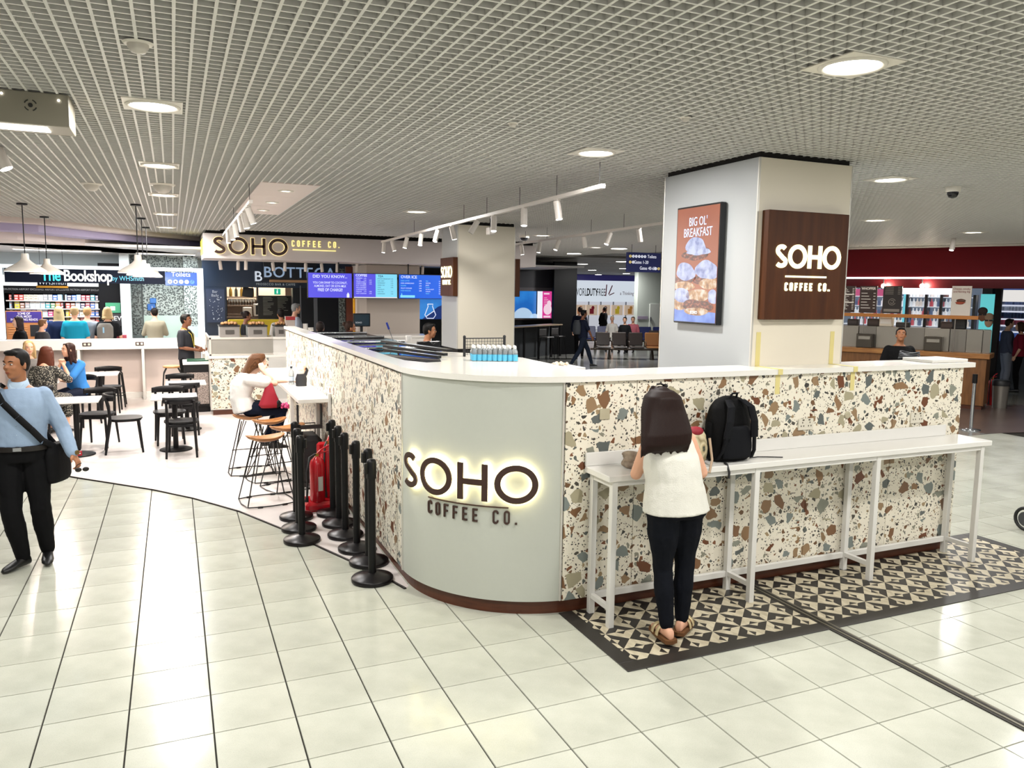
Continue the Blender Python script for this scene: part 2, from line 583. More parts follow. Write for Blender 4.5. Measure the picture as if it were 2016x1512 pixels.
    # hair
    if hair[0] != 'none':
        hb0 = None
        hm = hair_mat(hair[1])
        hb = MB(); st = hair[0]
        hball(hb, (0, -.020, .052), .081, .092, .078)
        hball(hb, (0, -.038, .018), .078, .075, .08)
        if st == 'short':
            hball(hb, (0, -.052, -.02), .062, .05, .05)
            hball(hb, (0, .045, .098), .055, .042, .022)
            for sg in (1, -1): hball(hb, (.071 * sg, .008, .022), .010, .022, .034)
        elif st in ('long', 'shoulder'):
            L = hair[2] if len(hair) > 2 else .30
            dn = V((0, 0, -1)) * s
            rr = []
            for t, hw, hdp, yb in ((0, .080, .075, -.02), (.06, .090, .075, -.03), (.13, .096, .062, -.045), (.2, .108, .05, -.058), (L * .75, .125, .040, -.075), (L, .115, .026, -.082)):
                if t > L: continue
                c = hp(0, yb, .03) + dn * t + hx * (hair[4] * t if len(hair) > 4 else 0)
                rr.append(ring(c, hx, hf, hw * s * (hair[3] if len(hair) > 3 else 1), hdp * s, 18))
            hb.loft(rr)
            for sg in (1, -1):
                limb(hb, [hp(.045 * sg, .045, .098), hp(.076 * sg, .030, .03), hp(.083 * sg, .015, -.06), hp(.088 * sg, .0, -.06) + dn * min(.16, L * .5)], [.016 * s, .018 * s, .022 * s, .02 * s])
        elif st == 'rings':
            hb.loft([ring(V(q[:3]), V((1, 0, 0)), V((0, 1, .0)), q[3], q[4], 20) for q in hair[2]])
            e1, e0 = hair[2][-1], hair[2][-3]
            rs_ = random.Random(8)
            for k in range(15):
                f = -1 + 2 * k / 14
                limb(hb, [V((e0[0] + f * e0[3] * .85, e0[1] - .3 * e0[4], e0[2])), V((e1[0] + f * e1[3] * .98, e1[1] - .25 * e1[4], e1[2])), V((e1[0] + f * e1[3] * 1.02 + rs_.uniform(-.006, .006), e1[1], e1[2] - rs_.uniform(.012, .045)))], [.02 * s, .017 * s, .004 * s], 8)
            for sg in (1, -1):
                limb(hb, [hp(.045 * sg, .040, .098), hp(.074 * sg, .020, .03), hp(.080 * sg, .0, -.06)], [.018 * s, .024 * s, .026 * s])
        elif st == 'bun':
            hball(hb, (0, -.115, .07), .04, .035, .04)
            for sg in (1, -1): hball(hb, (.070 * sg, .0, .03), .012, .035, .04)
        remeshed('hair', hb, hm, root, min(vx, .011), 2)
    # clothes
    if bottom:
        b = MB(); bm_, ln, ea = bottom[:3]
        torso(b, ea, 0, 1.6 if len(bottom) < 4 else bottom[3])
        if legs:
            for sd in 'RL': leg(b, sd, ea, ln)
        remeshed(bottom[4] if len(bottom) > 4 else 'trousers', b, bm_, root, vx, 3, folds)
    if top:
        b = MB(); tm, sl, hemz = top[:3]; ea = top[3] if len(top) > 3 else .017
        torso(b, ea, hemz, 5.45 if female else 5.62, hem=(.03, .004))
        if sl > 0:
            for sd in 'RL': arm(b, sd, ea * .9, sl, sleeve_fat)
        else:
            for sd in 'RL':
                mb_s = J['sh' + sd]; b.ball(mb_s.lerp(J['nec'], .3), .052 * s, n=10, m=6)
        remeshed(top[4] if len(top) > 4 else 'shirt', b, tm, root, vx, 3, folds)
    sandal = shoes == 'sandal'
    if sandal: shoes = '#5a4030'
    if legs and shoes:
        sm_ = shoes if not isinstance(shoes, str) else mat('shoe_' + shoes, shoes, .4)
        for sd, sg in (('R', 1), ('L', -1)):
            A = J['an' + sd]; k = (A - J['kn' + sd]); yaw = V((0, 1, 0))
            if topf and sd in topf: yaw = V(topf[sd]).normalized()
            fr = V((yaw.x, yaw.y, yaw.z)); rt = fr.cross(V((0, 0, 1))).normalized(); u = rt.cross(fr).normalized()
            b = MB(); rr = []
            base = A - u * .085 * s + (u * .022 if sandal else u * 0)
            gsc = .85 if sandal else 1.0
            for t, hw, h in ((-.065, .022, .05), (-.05, .034, .085), (-.01, .038, .10), (.05, .042, .075), (.11, .047, .055), (.16, .042, .04), (.195, .02, .025)):
                c = base + fr * t * s + u * h * .5 * s
                rr.append(ring(c, rt, u, hw * s * gsc, h * .5 * s * gsc, 12))
            b.loft(rr)
            remeshed('shoe' if not sandal else 'foot', b, sm_ if not sandal else sk, root, min(vx, .012), 2)
            if sandal:
                b = MB(); out = [(-.045, -.07), (-.05, .02), (-.052, .10), (-.045, .17), (0, .205), (.042, .17), (.05, .10), (.046, .02), (.042, -.07), (0, -.085)]
                MM = Matrix((rt, fr, u)).transposed().to_4x4(); MM.translation = base - u * .012
                b.prism([(x * s, y * s) for x, y in out], .0, .024, 0, MM); so_ = obj('sandal_sole', b, mat('cork_sole', '#6b4a30', .7), root)
                for yy, ww in ((.045, .03), (.105, .03)):
                    b = MB(); rg = []
                    for k in range(9):
                        a = PI * k / 8
                        for_ = base + rt * .05 * s * math.cos(a) + u * (.005 + .075 * (1 - yy * 2.2) * math.sin(a)) * s + fr * yy * s
                        n_ = (rt * math.cos(a) + u * math.sin(a)) * .006
                        rg.append([for_ - fr * ww / 2, for_ + fr * ww / 2, for_ + fr * ww / 2 + n_, for_ - fr * ww / 2 + n_])
                    b.loft(rg); obj('sandal_strap', b, mat('strap_gold', '#c9b68c', .35, .2), so_)
    root['_c'] = 0
    del root['_c']
    return root, J, hp

def hair_mat(c):
    l = lin(c)
    m_ = ramp_mat('hair_' + c, 'wave', [(0.2, tuple(x * .7 for x in l)), (.8, tuple(min(1, x * 1.3) for x in l))], (1, 1, .08), .55, .15, 60, 5.0)
    m_.node_tree.nodes['Principled BSDF'].inputs['Specular IOR Level'].default_value = .18
    return m_
# ---------------------------------------------------------------- large lights (the downlights and track spots carry their own lamps)
def downlamp(parent, power, size=.24, loc=(0, 0, -.012), col=(1, .98, .95)):
    l = bpy.data.lights.new('lamp', 'AREA'); l.shape = 'DISK'; l.size = size; l.energy = power; l.color = col
    o = bpy.data.objects.new('lamp', l); COL.objects.link(o); o.parent = parent; o.location = loc
    return o

# ---------------------------------------------------------------- floor
GX, GY = -0.6855, 5.1552          # tile lattice
ZC = 3.3                          # underside of the ceiling grid
white_lam = mat('white_laminate', '#e4e2dc', 0.28, noise=0.02)
tile_m = ramp_mat('floor_tile', 'noise', [(0.35, '#b3b4a6'), (0.5, '#bfc0b2'), (.68, '#c9cabd')], (1, 1, 1), 0.16, 0.0, 2.2)
def specks(m, dens=260, dark=.8):
    nt = m.node_tree; b = nt.nodes['Principled BSDF']
    src = b.inputs['Base Color'].links[0].from_socket
    tc = [n for n in nt.nodes if n.type == 'TEX_COORD'][0]
    n = nt.nodes.new('ShaderNodeTexNoise'); n.inputs['Scale'].default_value = dens; n.inputs['Detail'].default_value = 1
    nt.links.new(tc.outputs['Object'], n.inputs['Vector'])
    r = nt.nodes.new('ShaderNodeMapRange'); r.inputs['From Min'].default_value = .3; r.inputs['From Max'].default_value = .42
    r.inputs['To Min'].default_value = dark; r.inputs['To Max'].default_value = 1
    nt.links.new(n.outputs['Fac'], r.inputs['Value'])
    mx = nt.nodes.new('ShaderNodeVectorMath'); mx.operation = 'SCALE'
    nt.links.new(src, mx.inputs[0]); nt.links.new(r.outputs['Result'], mx.inputs['Scale'])
    nt.links.new(mx.outputs['Vector'], b.inputs['Base Color'])
    rr = nt.nodes.new('ShaderNodeMapRange'); rr.inputs['To Min'].default_value = .10; rr.inputs['To Max'].default_value = .26
    n2 = nt.nodes.new('ShaderNodeTexNoise'); n2.inputs['Scale'].default_value = 1.3
    nt.links.new(tc.outputs['Object'], n2.inputs['Vector']); nt.links.new(n2.outputs['Fac'], rr.inputs['Value'])
    nt.links.new(rr.outputs['Result'], b.inputs['Roughness'])
specks(tile_m)
grout = mat('grout', '#2e2c28', 0.9)
mb = MB(); mb.box(-12, 45, -6, 60, -.08, -.006)
floor = struct('floor', mb, grout)
gx, gy = .0032, .0024
def tile_geo(mb, x0, x1, y0, y1, z=0.0):
    b = .0015
    vs = [(x0, y0, z - .006), (x1, y0, z - .006), (x1, y1, z - .006), (x0, y1, z - .006),
          (x0 + b, y0 + b, z), (x1 - b, y0 + b, z), (x1 - b, y1 - b, z), (x0 + b, y1 - b, z)]
    mb.add(vs, [(4, 5, 6, 7), (0, 1, 5, 4), (1, 2, 6, 5), (2, 3, 7, 6), (3, 0, 4, 7)])
mb = MB(); tile_geo(mb, gx, .4 - gx, gy, .4 - gy)
tile_me = mb.mesh('floor_tile', tile_m)
cells = []
for i in range(-9, 34):
    for j in range(-12, 19):
        x = GX + .4 * i; y = GY - 2.4 + .4 * j
        if y > 8.45 and x > 6: continue
        if y > 10.5 or x > 12.4 or (y > 5.6 and 1.6 < x < 6.1): continue
        cells.append((x, y))
def seen(c):
    d = V((c[0] + .2, c[1] + .2, 0)) - cam.location
    q = cam.matrix_world.to_3x3().inverted() @ d
    if q.z > -.3: return None
    u, v = 1008 + 1521.6 / -q.z * q.x, 756 - 1521.6 / -q.z * q.y
    return d.length if -120 < u < 2130 and v < 1640 else None
vis = sorted([(seen(c), c) for c in cells if seen(c) is not None])
near = [c for d, c in vis[:300]]; nearset = set(near)
for c in near:
    link('floor_tile', tile_me, floor, (c[0], c[1], 0))
mb = MB()
for c in cells:
    if c not in nearset:
        tile_geo(mb, c[0] + gx, c[0] + .4 - gx, c[1] + gy, c[1] + .4 - gy)
o = struct('far_floor_tiles', mb, tile_m, floor); o['kind'] = 'stuff'

# seating zone floor: pale planks behind a curved metal strip
curve = [(-4.6, 12.6), (-3.4, 12.0), (-2.4, 11.35), (-1.75, 10.8), (-1.282, 10.346), (-1.08, 10.111), (-.68, 9.681), (-.275, 9.239), (.127, 8.704), (.539, 8.017), (.855, 7.287), (1.122, 6.554), (1.42, 5.80), (1.52, 5.45)]
zone = curve + [(1.56, 5.5), (1.56, 13), (8, 13), (8, 24), (-9, 24), (-9, 13)]
zone_m = ramp_mat('pale_vinyl_floor', 'noise', [(.3, '#d9cfca'), (.5, '#e6deda'), (.7, '#efe9e6')], (1, 1, 1), .22, 0, 1.1)
mb = MB(); mb.prism(zone, -.004, .002)
struct('floor_seating_zone', mb, zone_m, floor)
mb = MB()
mb.tube([(x, y, .003) for x, y in curve], .011, 6)
struct('trim_metal_strip', mb, mat('bronze_strip', '#2c2724', .35, .7), floor)
# thin joints between the vinyl planks
mb = MB()
for k in range(9):
    x = -3.9 + .61 * k
    mb.box(x, x + .004, 9.4 if x > -.4 else 11.6, 16.9, .0022, .0026)
for y in (10.9, 12.1, 13.3, 14.5, 15.7):
    mb.box(-3.5 if y > 11.8 else -1.2, 1.5, y, y + .004, .0022, .0026)
struct('floor_plank_joints', mb, mat('joint_grey', '#b6aca6', .6), floor)
# concourse floor, dark carpet strip and glossy grey beyond
mb = MB(); mb.box(6.2, 44, 8.45, 60, -.006, .001); mb.box(8, 44, 24, 60, -.006, .0012)
struct('floor_concourse', mb, ramp_mat('grey_stone_floor', 'noise', [(.3, '#777875'), (.7, '#95958f')], (1, 1, 1), .13, 0, .6), floor)
mb = MB(); mb.prism([(12.2, 8.5), (17.5, 7.5), (17.5, 10.3), (12.6, 11.3)], .001, .006)
struct('floor_dark_mat', mb, mat('dark_mat', '#5b4c46', .3, noise=.2, nscale=3), floor)
# expansion joint
sm = mat('joint_metal', '#6f6a5c', .38, .5); sd = mat('joint_rubber', '#26231e', .6)
mb = MB(); mb.box(3.975, 4.03, -2.5, 4.6, .0, .010); mb.box(3.994, 4.011, -2.5, 4.6, .010, .0125, 1)
mb.box(3.955, 3.975, -2.5, 4.6, 0, .007, 1)
struct('trim_expansion_joint', mb, [sm, sd], floor)

# ---------------------------------------------------------------- open cell ceiling
cell = .0755; P = 8 * cell
bar_m = mat('ceiling_bar', '#e9e7e1', .5)
def panel_geo(mb, x0, y0, n=8, c=cell, w=.0135, h=.055):
    s = n * c
    for k in range(n):
        a = x0 + k * c
        mb.add([(a, y0 + .001, 0), (a + w, y0 + .001, 0), (a + w, y0 + s - .001, 0), (a, y0 + s - .001, 0), (a, y0 + .001, h), (a + w, y0 + .001, h), (a + w, y0 + s - .001, h), (a, y0 + s - .001, h)],
               [(3, 2, 1, 0), (0, 4, 7, 3), (1, 2, 6, 5)])
        b = y0 + k * c
        mb.add([(x0 + .001, b, .0008), (x0 + .001, b + w * .8, .0008), (x0 + s - .001, b + w * .8, .0008), (x0 + s - .001, b, .0008), (x0 + .001, b, h), (x0 + .001, b + w * .8, h), (x0 + s - .001, b + w * .8, h), (x0 + s - .001, b, h)],
               [(0, 1, 2, 3)[::-1], (0, 3, 7, 4), (1, 5, 6, 2)])
mb = MB(); mb.box(-8, 46, -4, 60, 3.95, 4.0)
ceiling = struct('ceiling', mb, mat('plenum_dark', '#34312d', .9))
mb = MB(); panel_geo(mb, 0, 0)
pan_me = mb.mesh('ceiling_panel', bar_m)
X0 = .866 - 10 * P; Y0 = 8.516 - 18 * P
def in_poly(x, y, poly):
    c = False; j = len(poly) - 1
    for i in range(len(poly)):
        xi, yi = poly[i]; xj, yj = poly[j]
        if (yi > y) != (yj > y) and x < (xj - xi) * (y - yi) / (yj - yi) + xi: c = not c
        j = i
    return c
ceil_poly = [(-4.4, -3), (17.6, -3), (17.6, 7.0), (16.9, 8.4), (14.3, 13.2), (13.2, 15), (11.6, 18), (10.8, 21.5), (7.6, 21.5), (7.6, 16.0), (.6, 16.0), (.6, 18.8), (-.33, 17.9), (-1.14, 16.7), (-1.8, 15.6), (-2.9, 15.2), (-4.4, 15.0)]
LIGHTS = [(-.07, 5.30), (-.07, 7.81), (-.06, 10.25), (-.06, 12.88), (-.065, 15.68), (2.98, 2.88), (3.05, 5.45), (6.14, 5.40), (3.12, 10.556), (6.53, 13.66), (-.07, 2.6), (6.1, 2.6), (9.2, 5.4), (9.2, 8.3), (9.2, 2.6), (12.2, 5.4), (6.2, 8.3), (2.98, .2), (-.07, .0), (6.1, .0), (9.3, 12.0), (9.3, 16.5), (-2.9, 5.3), (-2.9, 10.2), (12.2, 9.0)]
WHITE = (.86, 1.60, 8.50, 11.95)      # the flush white panels with three small lamps
pans = []
for i in range(0, 40):
    for j in range(0, 48):
        x = X0 + P * i; y = Y0 + P * j
        if not in_poly(x + P / 2, y + P / 2, ceil_poly): continue
        if i == 10 and 18 <= j <= 23: continue
        pass
        pans.append((x, y))
def pseen(c):
    d = V((c[0] + .3, c[1] + .3, 3.3)) - cam.location
    q = cam.matrix_world.to_3x3().inverted() @ d
    if q.z > -.3: return None
    u, v = 1008 + 1521.6 / -q.z * q.x, 756 - 1521.6 / -q.z * q.y
    return d.length if -130 < u < 2140 and v > -150 else None
vis = sorted([(pseen(c), c) for c in pans if pseen(c) is not None])
near = [c for d, c in vis[:300]]; nearset = set(near)
for c in near:
    link('ceiling_panel', pan_me, ceiling, (c[0], c[1], ZC))
mb = MB()
for c in pans:
    if c not in nearset:
        panel_geo(mb, c[0], c[1])
mb.v = [(p[0], p[1], p[2] + ZC) for p in mb.v]
o = struct('far_ceiling_panels', mb, bar_m, ceiling); o['kind'] = 'stuff'
# smooth white panels flush with the grid
wp = mat('white_ceiling_panel', '#f3e6df', .6)
mb = MB()
n = 0
for y0, y1 in ((8.52, 9.715), (9.725, 10.92), (10.93, 12.135)):
    b = MB(); b.bbox(.868, 1.468, y0, y1, ZC - .002, ZC + .02, .002)
    o = struct('flush_panel', b, wp, ceiling)
# plain grey metal ceiling further off
mb = MB(); mb.box(7.4, 46, 21.4, 60, ZC, ZC + .05); mb.box(10.5, 46, 14, 21.5, ZC + .06, ZC + .1); 
struct('far_plain_ceiling', mb, mat('grey_ceiling', '#8b8883', .45), ceiling)
mb = MB(); mb.box(-8, .75, 17.0, 26, 2.98, 3.03); mb.box(.5, 12, 22, 26, 3.0, 3.05); mb.box(.5, 7.6, 17.6, 22.1, 2.95, 3.0)
struct('ceiling_over_shops', mb, mat('shop_ceiling_white', '#e8e4e2', .4), ceiling)
mb = MB()
for k in range(1, 30):
    mb.box(7.4, 40, 21.4 + k * 1.2, 21.42 + k * 1.2, ZC - .002, ZC)
struct('far_ceiling_joints', mb, mat('ceiling_joint', '#5c5a57', .6), ceiling)

# left curved soffit over the seating zone
arcp = [(-5.5, 14.6), (-3.6, 14.62), (-2.46, 14.72), (-1.8, 15.05), (-1.14, 16.1), (-.33, 17.3), (.602, 18.3), (1.0, 18.9)]
mb = MB()
outer = [(x - .0, y + .0) for x, y in arcp]
def strip(pts, off, z0, z1, z2=None):
    pass
for (dx, z0, z1, dep, mi_) in ((0, 3.22, 3.36, .30, 0), (.30, 3.10, 3.22, .5, 1), (.8, 2.98, 3.10, 1.7, 0)):
    pts = []
    for i, p in enumerate(arcp):
        a = V(arcp[max(i - 1, 0)]); b = V(arcp[min(i + 1, len(arcp) - 1)]); t = (b - a).normalized(); nn = V((-t.y, t.x))
        pts.append((V(p) + nn * dx, V(p) + nn * (dx + dep)))
    for i in range(len(pts) - 1):
        q = [pts[i][0], pts[i + 1][0], pts[i + 1][1], pts[i][1]]
        mb.prism([(a.x, a.y) for a in q], z0, z1, mi_)
struct('trim_curved_soffit', mb, [mat('soffit_pink_light', '#eaddd6', .55), mat('soffit_lilac_light', '#aaa2c4', .5)])  # pink and lilac lighting on the soffit painted in as band colours

# ---------------------------------------------------------------- walls far off
wdark = mat('wall_dark', '#08090b', .5, spec=.2)
mb = MB(); mb.box(-9, .2, 26, 26.2, 0, 3.3)
struct('wall_back_left', mb, mat('wall_grey', '#a8aaa6', .6))
mb = MB(); mb.box(-9.2, -9, -4, 26, 0, 4)
struct('wall_left', mb, mat('wall_off_white', '#cfc9c2', .7))
mb = MB(); mb.box(-9, 46, 59.8, 60, 0, 4)
struct('wall_back', mb, mat('wall_far_grey', '#8d9092', .6))
mb = MB(); mb.box(45.8, 46, -4, 60, 0, 4)
struct('wall_right', mb, mat('wall_far_grey', '#8d9092', .6))
# ---------------------------------------------------------------- terrazzo laminate
def terrazzo(name, base='#ebe4d2', warm=1.0):
    m = bpy.data.materials.new(name); m.use_nodes = True
    nt = m.node_tree; N = nt.nodes; L = nt.links; b = N['Principled BSDF']
    tc = N.new('ShaderNodeTexCoord')
    col = None
    def layer(prev, scale, thr_lo, thr_hi, keep, cols, seed):
        mp = N.new('ShaderNodeMapping'); mp.inputs['Location'].default_value = (seed, seed * 1.7, seed * .6); mp.inputs['Scale'].default_value = (scale,) * 3
        L.new(tc.outputs['Object'], mp.inputs['Vector'])
        ns = N.new('ShaderNodeTexNoise'); ns.inputs['Scale'].default_value = 1.6; ns.inputs['Detail'].default_value = 2
        L.new(mp.outputs['Vector'], ns.inputs['Vector'])
        ad = N.new('ShaderNodeVectorMath'); ad.operation = 'MULTIPLY_ADD'; ad.inputs[1].default_value = (.35, .35, .35)
        L.new(ns.outputs['Color'], ad.inputs[0]); L.new(mp.outputs['Vector'], ad.inputs[2])
        ve = N.new('ShaderNodeTexVoronoi'); ve.feature = 'DISTANCE_TO_EDGE'; ve.inputs['Scale'].default_value = 1; ve.inputs['Randomness'].default_value = 1
        vc = N.new('ShaderNodeTexVoronoi'); vc.feature = 'F1'; vc.inputs['Scale'].default_value = 1; vc.inputs['Randomness'].default_value = 1
        L.new(ad.outputs['Vector'], ve.inputs['Vector']); L.new(ad.outputs['Vector'], vc.inputs['Vector'])
        sp = N.new('ShaderNodeSeparateColor'); L.new(vc.outputs['Color'], sp.inputs['Color'])
        th = N.new('ShaderNodeMapRange'); th.inputs['To Min'].default_value = thr_lo; th.inputs['To Max'].default_value = thr_hi
        L.new(sp.outputs['Red'], th.inputs['Value'])
        g = N.new('ShaderNodeMath'); g.operation = 'GREATER_THAN'; L.new(ve.outputs['Distance'], g.inputs[0]); L.new(th.outputs['Result'], g.inputs[1])
        k = N.new('ShaderNodeMath'); k.operation = 'LESS_THAN'; L.new(sp.outputs['Green'], k.inputs[0]); k.inputs[1].default_value = keep
        mu = N.new('ShaderNodeMath'); mu.operation = 'MULTIPLY'; L.new(g.outputs[0], mu.inputs[0]); L.new(k.outputs[0], mu.inputs[1])
        r = N.new('ShaderNodeValToRGB'); r.color_ramp.interpolation = 'CONSTANT'
        e = r.color_ramp.elements
        while len(e) < len(cols): e.new(.5)
        for i, c in enumerate(cols):
            e[i].position = i / len(cols); e[i].color = (*lin(c), 1)
        L.new(sp.outputs['Blue'], r.inputs['Fac'])
        mx = N.new('ShaderNodeMix'); mx.data_type = 'RGBA'
        L.new(mu.outputs[0], mx.inputs[0])
        if prev is None: mx.inputs[6].default_value = (*lin(base), 1)
        else: L.new(prev, mx.inputs[6])
        L.new(r.outputs['Color'], mx.inputs[7])
        return mx.outputs[2]
    C1 = ['#7d5b3f', '#8b8d80', '#a79f84', '#6d4128', '#5e6462', '#94795a', '#7c8480', '#8f6f4f']
    C2 = ['#4e4a42', '#7a4e33', '#8a8878', '#5b605c', '#a08a68', '#3c3a36', '#6f5136']
    C3 = ['#2f2c28', '#5b4736', '#7d7a6c', '#43403b', '#93877a']
    c = layer(None, 55, .16, .3, .42, C3, 3.1)
    c = layer(c, 26, .10, .28, .44, C2, 11.3)
    c = layer(c, 10.2, .09, .27, .46, C1, 27.7)
    L.new(c, b.inputs['Base Color'])
    b.inputs['Roughness'].default_value = .34
    MATS[name] = m
    return m
terr = terrazzo('terrazzo_laminate')
plinth_m = ramp_mat('brown_plinth', 'noise', [(.3, '#4a2412'), (.7, '#5f3019')], (1, 1, 12), .4, 0, 4)
panel_w = mat('smooth_grey_white', '#bcbfb5', .42, noise=.02, nscale=30, bump=.02, bscale=90)
cornice = mat('worktop_white', '#eae7df', .16)
trimw = mat('trim_aluminium', '#cfccc4', .35, .35)
YF, XF = 4.600, 1.540
CX, CY, CR = 2.54, 5.60, 1.0
def cyl_pt(a, r, z): return V((CX + r * math.cos(math.radians(a)), CY + r * math.sin(math.radians(a)), z))
counter = thing('service_counter', 'long terrazzo-clad island counter with rounded white corner', 'counter', (0, 0, 0))
def plate(x0, x1, z0=.10, z1=1.62, Y=YF):
    b = MB(); b.bbox(x0 + .002, x1 - .002, Y, Y + .018, z0, z1, .0012)
    obj('terrazzo_panel', b, terr, counter)
for a, c in ((2.395, 2.95), (2.95, 3.75), (3.75, 4.548), (4.548, 5.442), (5.442, 6.255)):
    plate(a, c)
ys = [5.62, 6.4, 7.2, 8.0, 8.8, 9.6, 10.4, 11.2, 12.12]
for a, c in zip(ys, ys[1:]):
    b = MB(); b.bbox(XF, XF + .018, a + .0015, c - .0015, .10, 1.60, .0012); obj('terrazzo_panel', b, terr, counter)
b = MB(); b.bbox(6.24, 6.258, YF + .02, 5.0, .1, 1.62, .001); obj('end_panel', b, terr, counter)
b = MB(); b.bbox(XF + .02, 1.95, 12.10, 12.12, .1, 1.6, .001); obj('end_panel', b, terr, counter)
# inner faces
b = MB(); b.box(2.7, 6.24, 4.93, 4.95, 0, 1.62); b.box(1.66, 1.68, 6.0, 12.1, 0, 1.60); obj('inner_face', b, white_lam, counter)
# rounded corner
b = MB(); rings = []
A0, A1 = 180.6, 261.0
for k in range(37):
    a = A0 + (A1 - A0) * k / 36
    rings.append([cyl_pt(a, CR, .10), cyl_pt(a, CR, 1.62), cyl_pt(a, CR - .02, 1.62), cyl_pt(a, CR - .02, .10)])
b.loft(rings, 0, True)
for f in range(len(b.sm)): b.sm[f] = True
cp = obj('curved_panel', b, panel_w, counter)
m_ = cp.modifiers.new('edges', 'EDGE_SPLIT'); m_.split_angle = math.radians(40)
for a in (A0, A1):
    b = MB(); p = cyl_pt(a, CR + .002, 0)
    b.bbox(p.x - .007, p.x + .007, p.y - .007, p.y + .007, .10, 1.62, .002); obj('seam_trim', b, trimw, counter)
# bottom aluminium edge + plinth
b = MB(); pl = [cyl_pt(180 + 90 * k / 30, .965, 0) for k in range(31)]
outer = [(1.575, 12.12)] + [(p.x, p.y) for p in pl] + [(6.20, 4.635)]
inner = [(6.20, 4.66), (2.54, 4.66)] + [(CX + .94 * math.cos(math.radians(a)), CY + .94 * math.sin(math.radians(a))) for a in range(267, 180, -3)] + [(1.60, 5.6), (1.60, 12.12)]
b.prism(outer + inner, 0, .10)
obj('plinth', b, plinth_m, counter)
# worktop with its rounded nose and the wide corner
def arc_pts(r, a0, a1, n=30): return [(CX + r * math.cos(math.radians(a0 + (a1 - a0) * k / n)), CY + r * math.sin(math.radians(a0 + (a1 - a0) * k / n))) for k in range(n + 1)]
top = [(1.515, 12.13), (1.515, 5.6)] + arc_pts(1.025, 180, 270)[1:] + [(6.37, 4.575), (6.37, 4.965), (2.74, 4.965), (2.70, 5.10), (2.71, 5.75), (2.72, 6.05), (2.55, 6.42), (2.37, 6.72), (2.22, 6.88), (1.93, 5.85), (1.80, 5.82), (1.69, 6.05), (1.67, 6.4), (1.67, 12.13)]
b = MB(); b.prism(top, 1.622, 1.662)
wt = obj('worktop', b, cornice, counter)
bv = wt.modifiers.new('edge', 'BEVEL'); bv.width = .006; bv.segments = 2; bv.limit_method = 'ANGLE'
b = MB(); b.bbox(5.9, 6.34, 4.63, 4.93, 1.663, 1.69, .003); obj('raised_ledge', b, cornice, counter)

# lit sign on the rounded corner
brown = mat('sign_brown', '#3a231b', .45)
glow = mat('sign_backlight', '#fff1c0', .5, emit=16, ecol='#fff0b8')
def cfn(x, y, z): return cyl_pt(180 + math.degrees(x / CR), CR + z, y)
import math as _m
sg = thing('halo_lit_sign', 'dark brown halo-lit coffee shop letters on the rounded counter corner', 'sign', (0, 0, 0))
xa, xb = math.radians(8.2) * CR, math.radians(71.5) * CR
sign_word('SOHO', .255, .16, .145, brown, sg, cfn, .030, .042, x0=xa, y0=.805, width=xb - xa)
sign_word('SOHO', .255, .10, .200, glow, sg, cfn, .018, .026, name='backlight', x0=xa + .006, y0=.805, width=xb - xa - .012)
b = MB(); ribbon(b, [(math.radians(23.9 + (60.2 - 23.9) * k / 16), .763) for k in range(17)], .008, .004, .012, cfn); obj('underline', b, brown, sg)
sign_word('coffee co.', .092, .135, .36, brown, sg, cfn, .002, .012, x0=math.radians(23.6), y0=.648, width=math.radians(63.3 - 23.4))

# ---------------------------------------------------------------- pillars
grey_lam = mat('pillar_grey_laminate', '#aeb1b2', .33, bump=.01, bscale=40)
warm_lam = mat('pillar_cream_laminate', '#e9e0cd', .38, bump=.01, bscale=40)
trimdark = mat('shadow_gap', '#2a2827', .7)
def pillar(x0, x1, y0, y1, z0, z1, n):
    b = MB(); b.box(x0 + .02, x1 - .02, y0 + .02, y1 - .02, 0, 3.36)
    p = struct(n, b, trimdark)
    b = MB(); b.bbox(x0, x0 + .018, y0 + .012, y1, z0, z1, .001); struct('side_cladding', b, grey_lam, p)
    b = MB(); b.bbox(x0 + .012, x1, y0, y0 + .018, z0, z1, .001); struct('front_cladding', b, warm_lam, p)
    b = MB(); b.bbox(x1 - .018, x1, y0 + .02, y1, z0, z1, .001); struct('side_cladding', b, grey_lam, p)
    b = MB(); b.bbox(x0 - .002, x0 + .016, y0 - .002, y0 + .014, z0, z1, .003); b.bbox(x1 - .01, x1 + .003, y0 - .003, y0 + .01, z0, z1, .002)
    b.bbox(x0 - .003, x0 + .01, y1 - .012, y1 + .002, z0, z1, .002)
    struct('corner_trim', b, trimw, p)
    return p
pillar(4.128, 5.077, 4.836, 6.09, 1.2, 3.262, 'pillar_front')
pillar(4.13, 5.122, 11.732, 12.50, 1.3, 3.255, 'pillar_rear')
# a strip of masking tape down each side of the front pillar
tp = mat('masking_tape', '#ddcf8e', .7, trans=.0)
for k, (x, z) in enumerate(((4.20, 1.93), (4.965, 1.93))):
    b = MB()
    b.box(x - .022, x + .022, 4.8335, 4.835, 1.664, z); b.box(x - .022, x + .022, 4.5735, 4.835, 1.6625, 1.664)
    b.box(x - .022, x + .022, 4.5715, 4.5735, 1.621, 1.664); b.box(x - .022, x + .022, 4.5975, 4.599, 1.47, 1.621)
    o = obj('masking_tape', b, tp)
    tag(o, ['strip of yellowed masking tape at the pillar corner over the worktop', 'strip of yellowed masking tape near the pillar right edge'][k], 'tape')

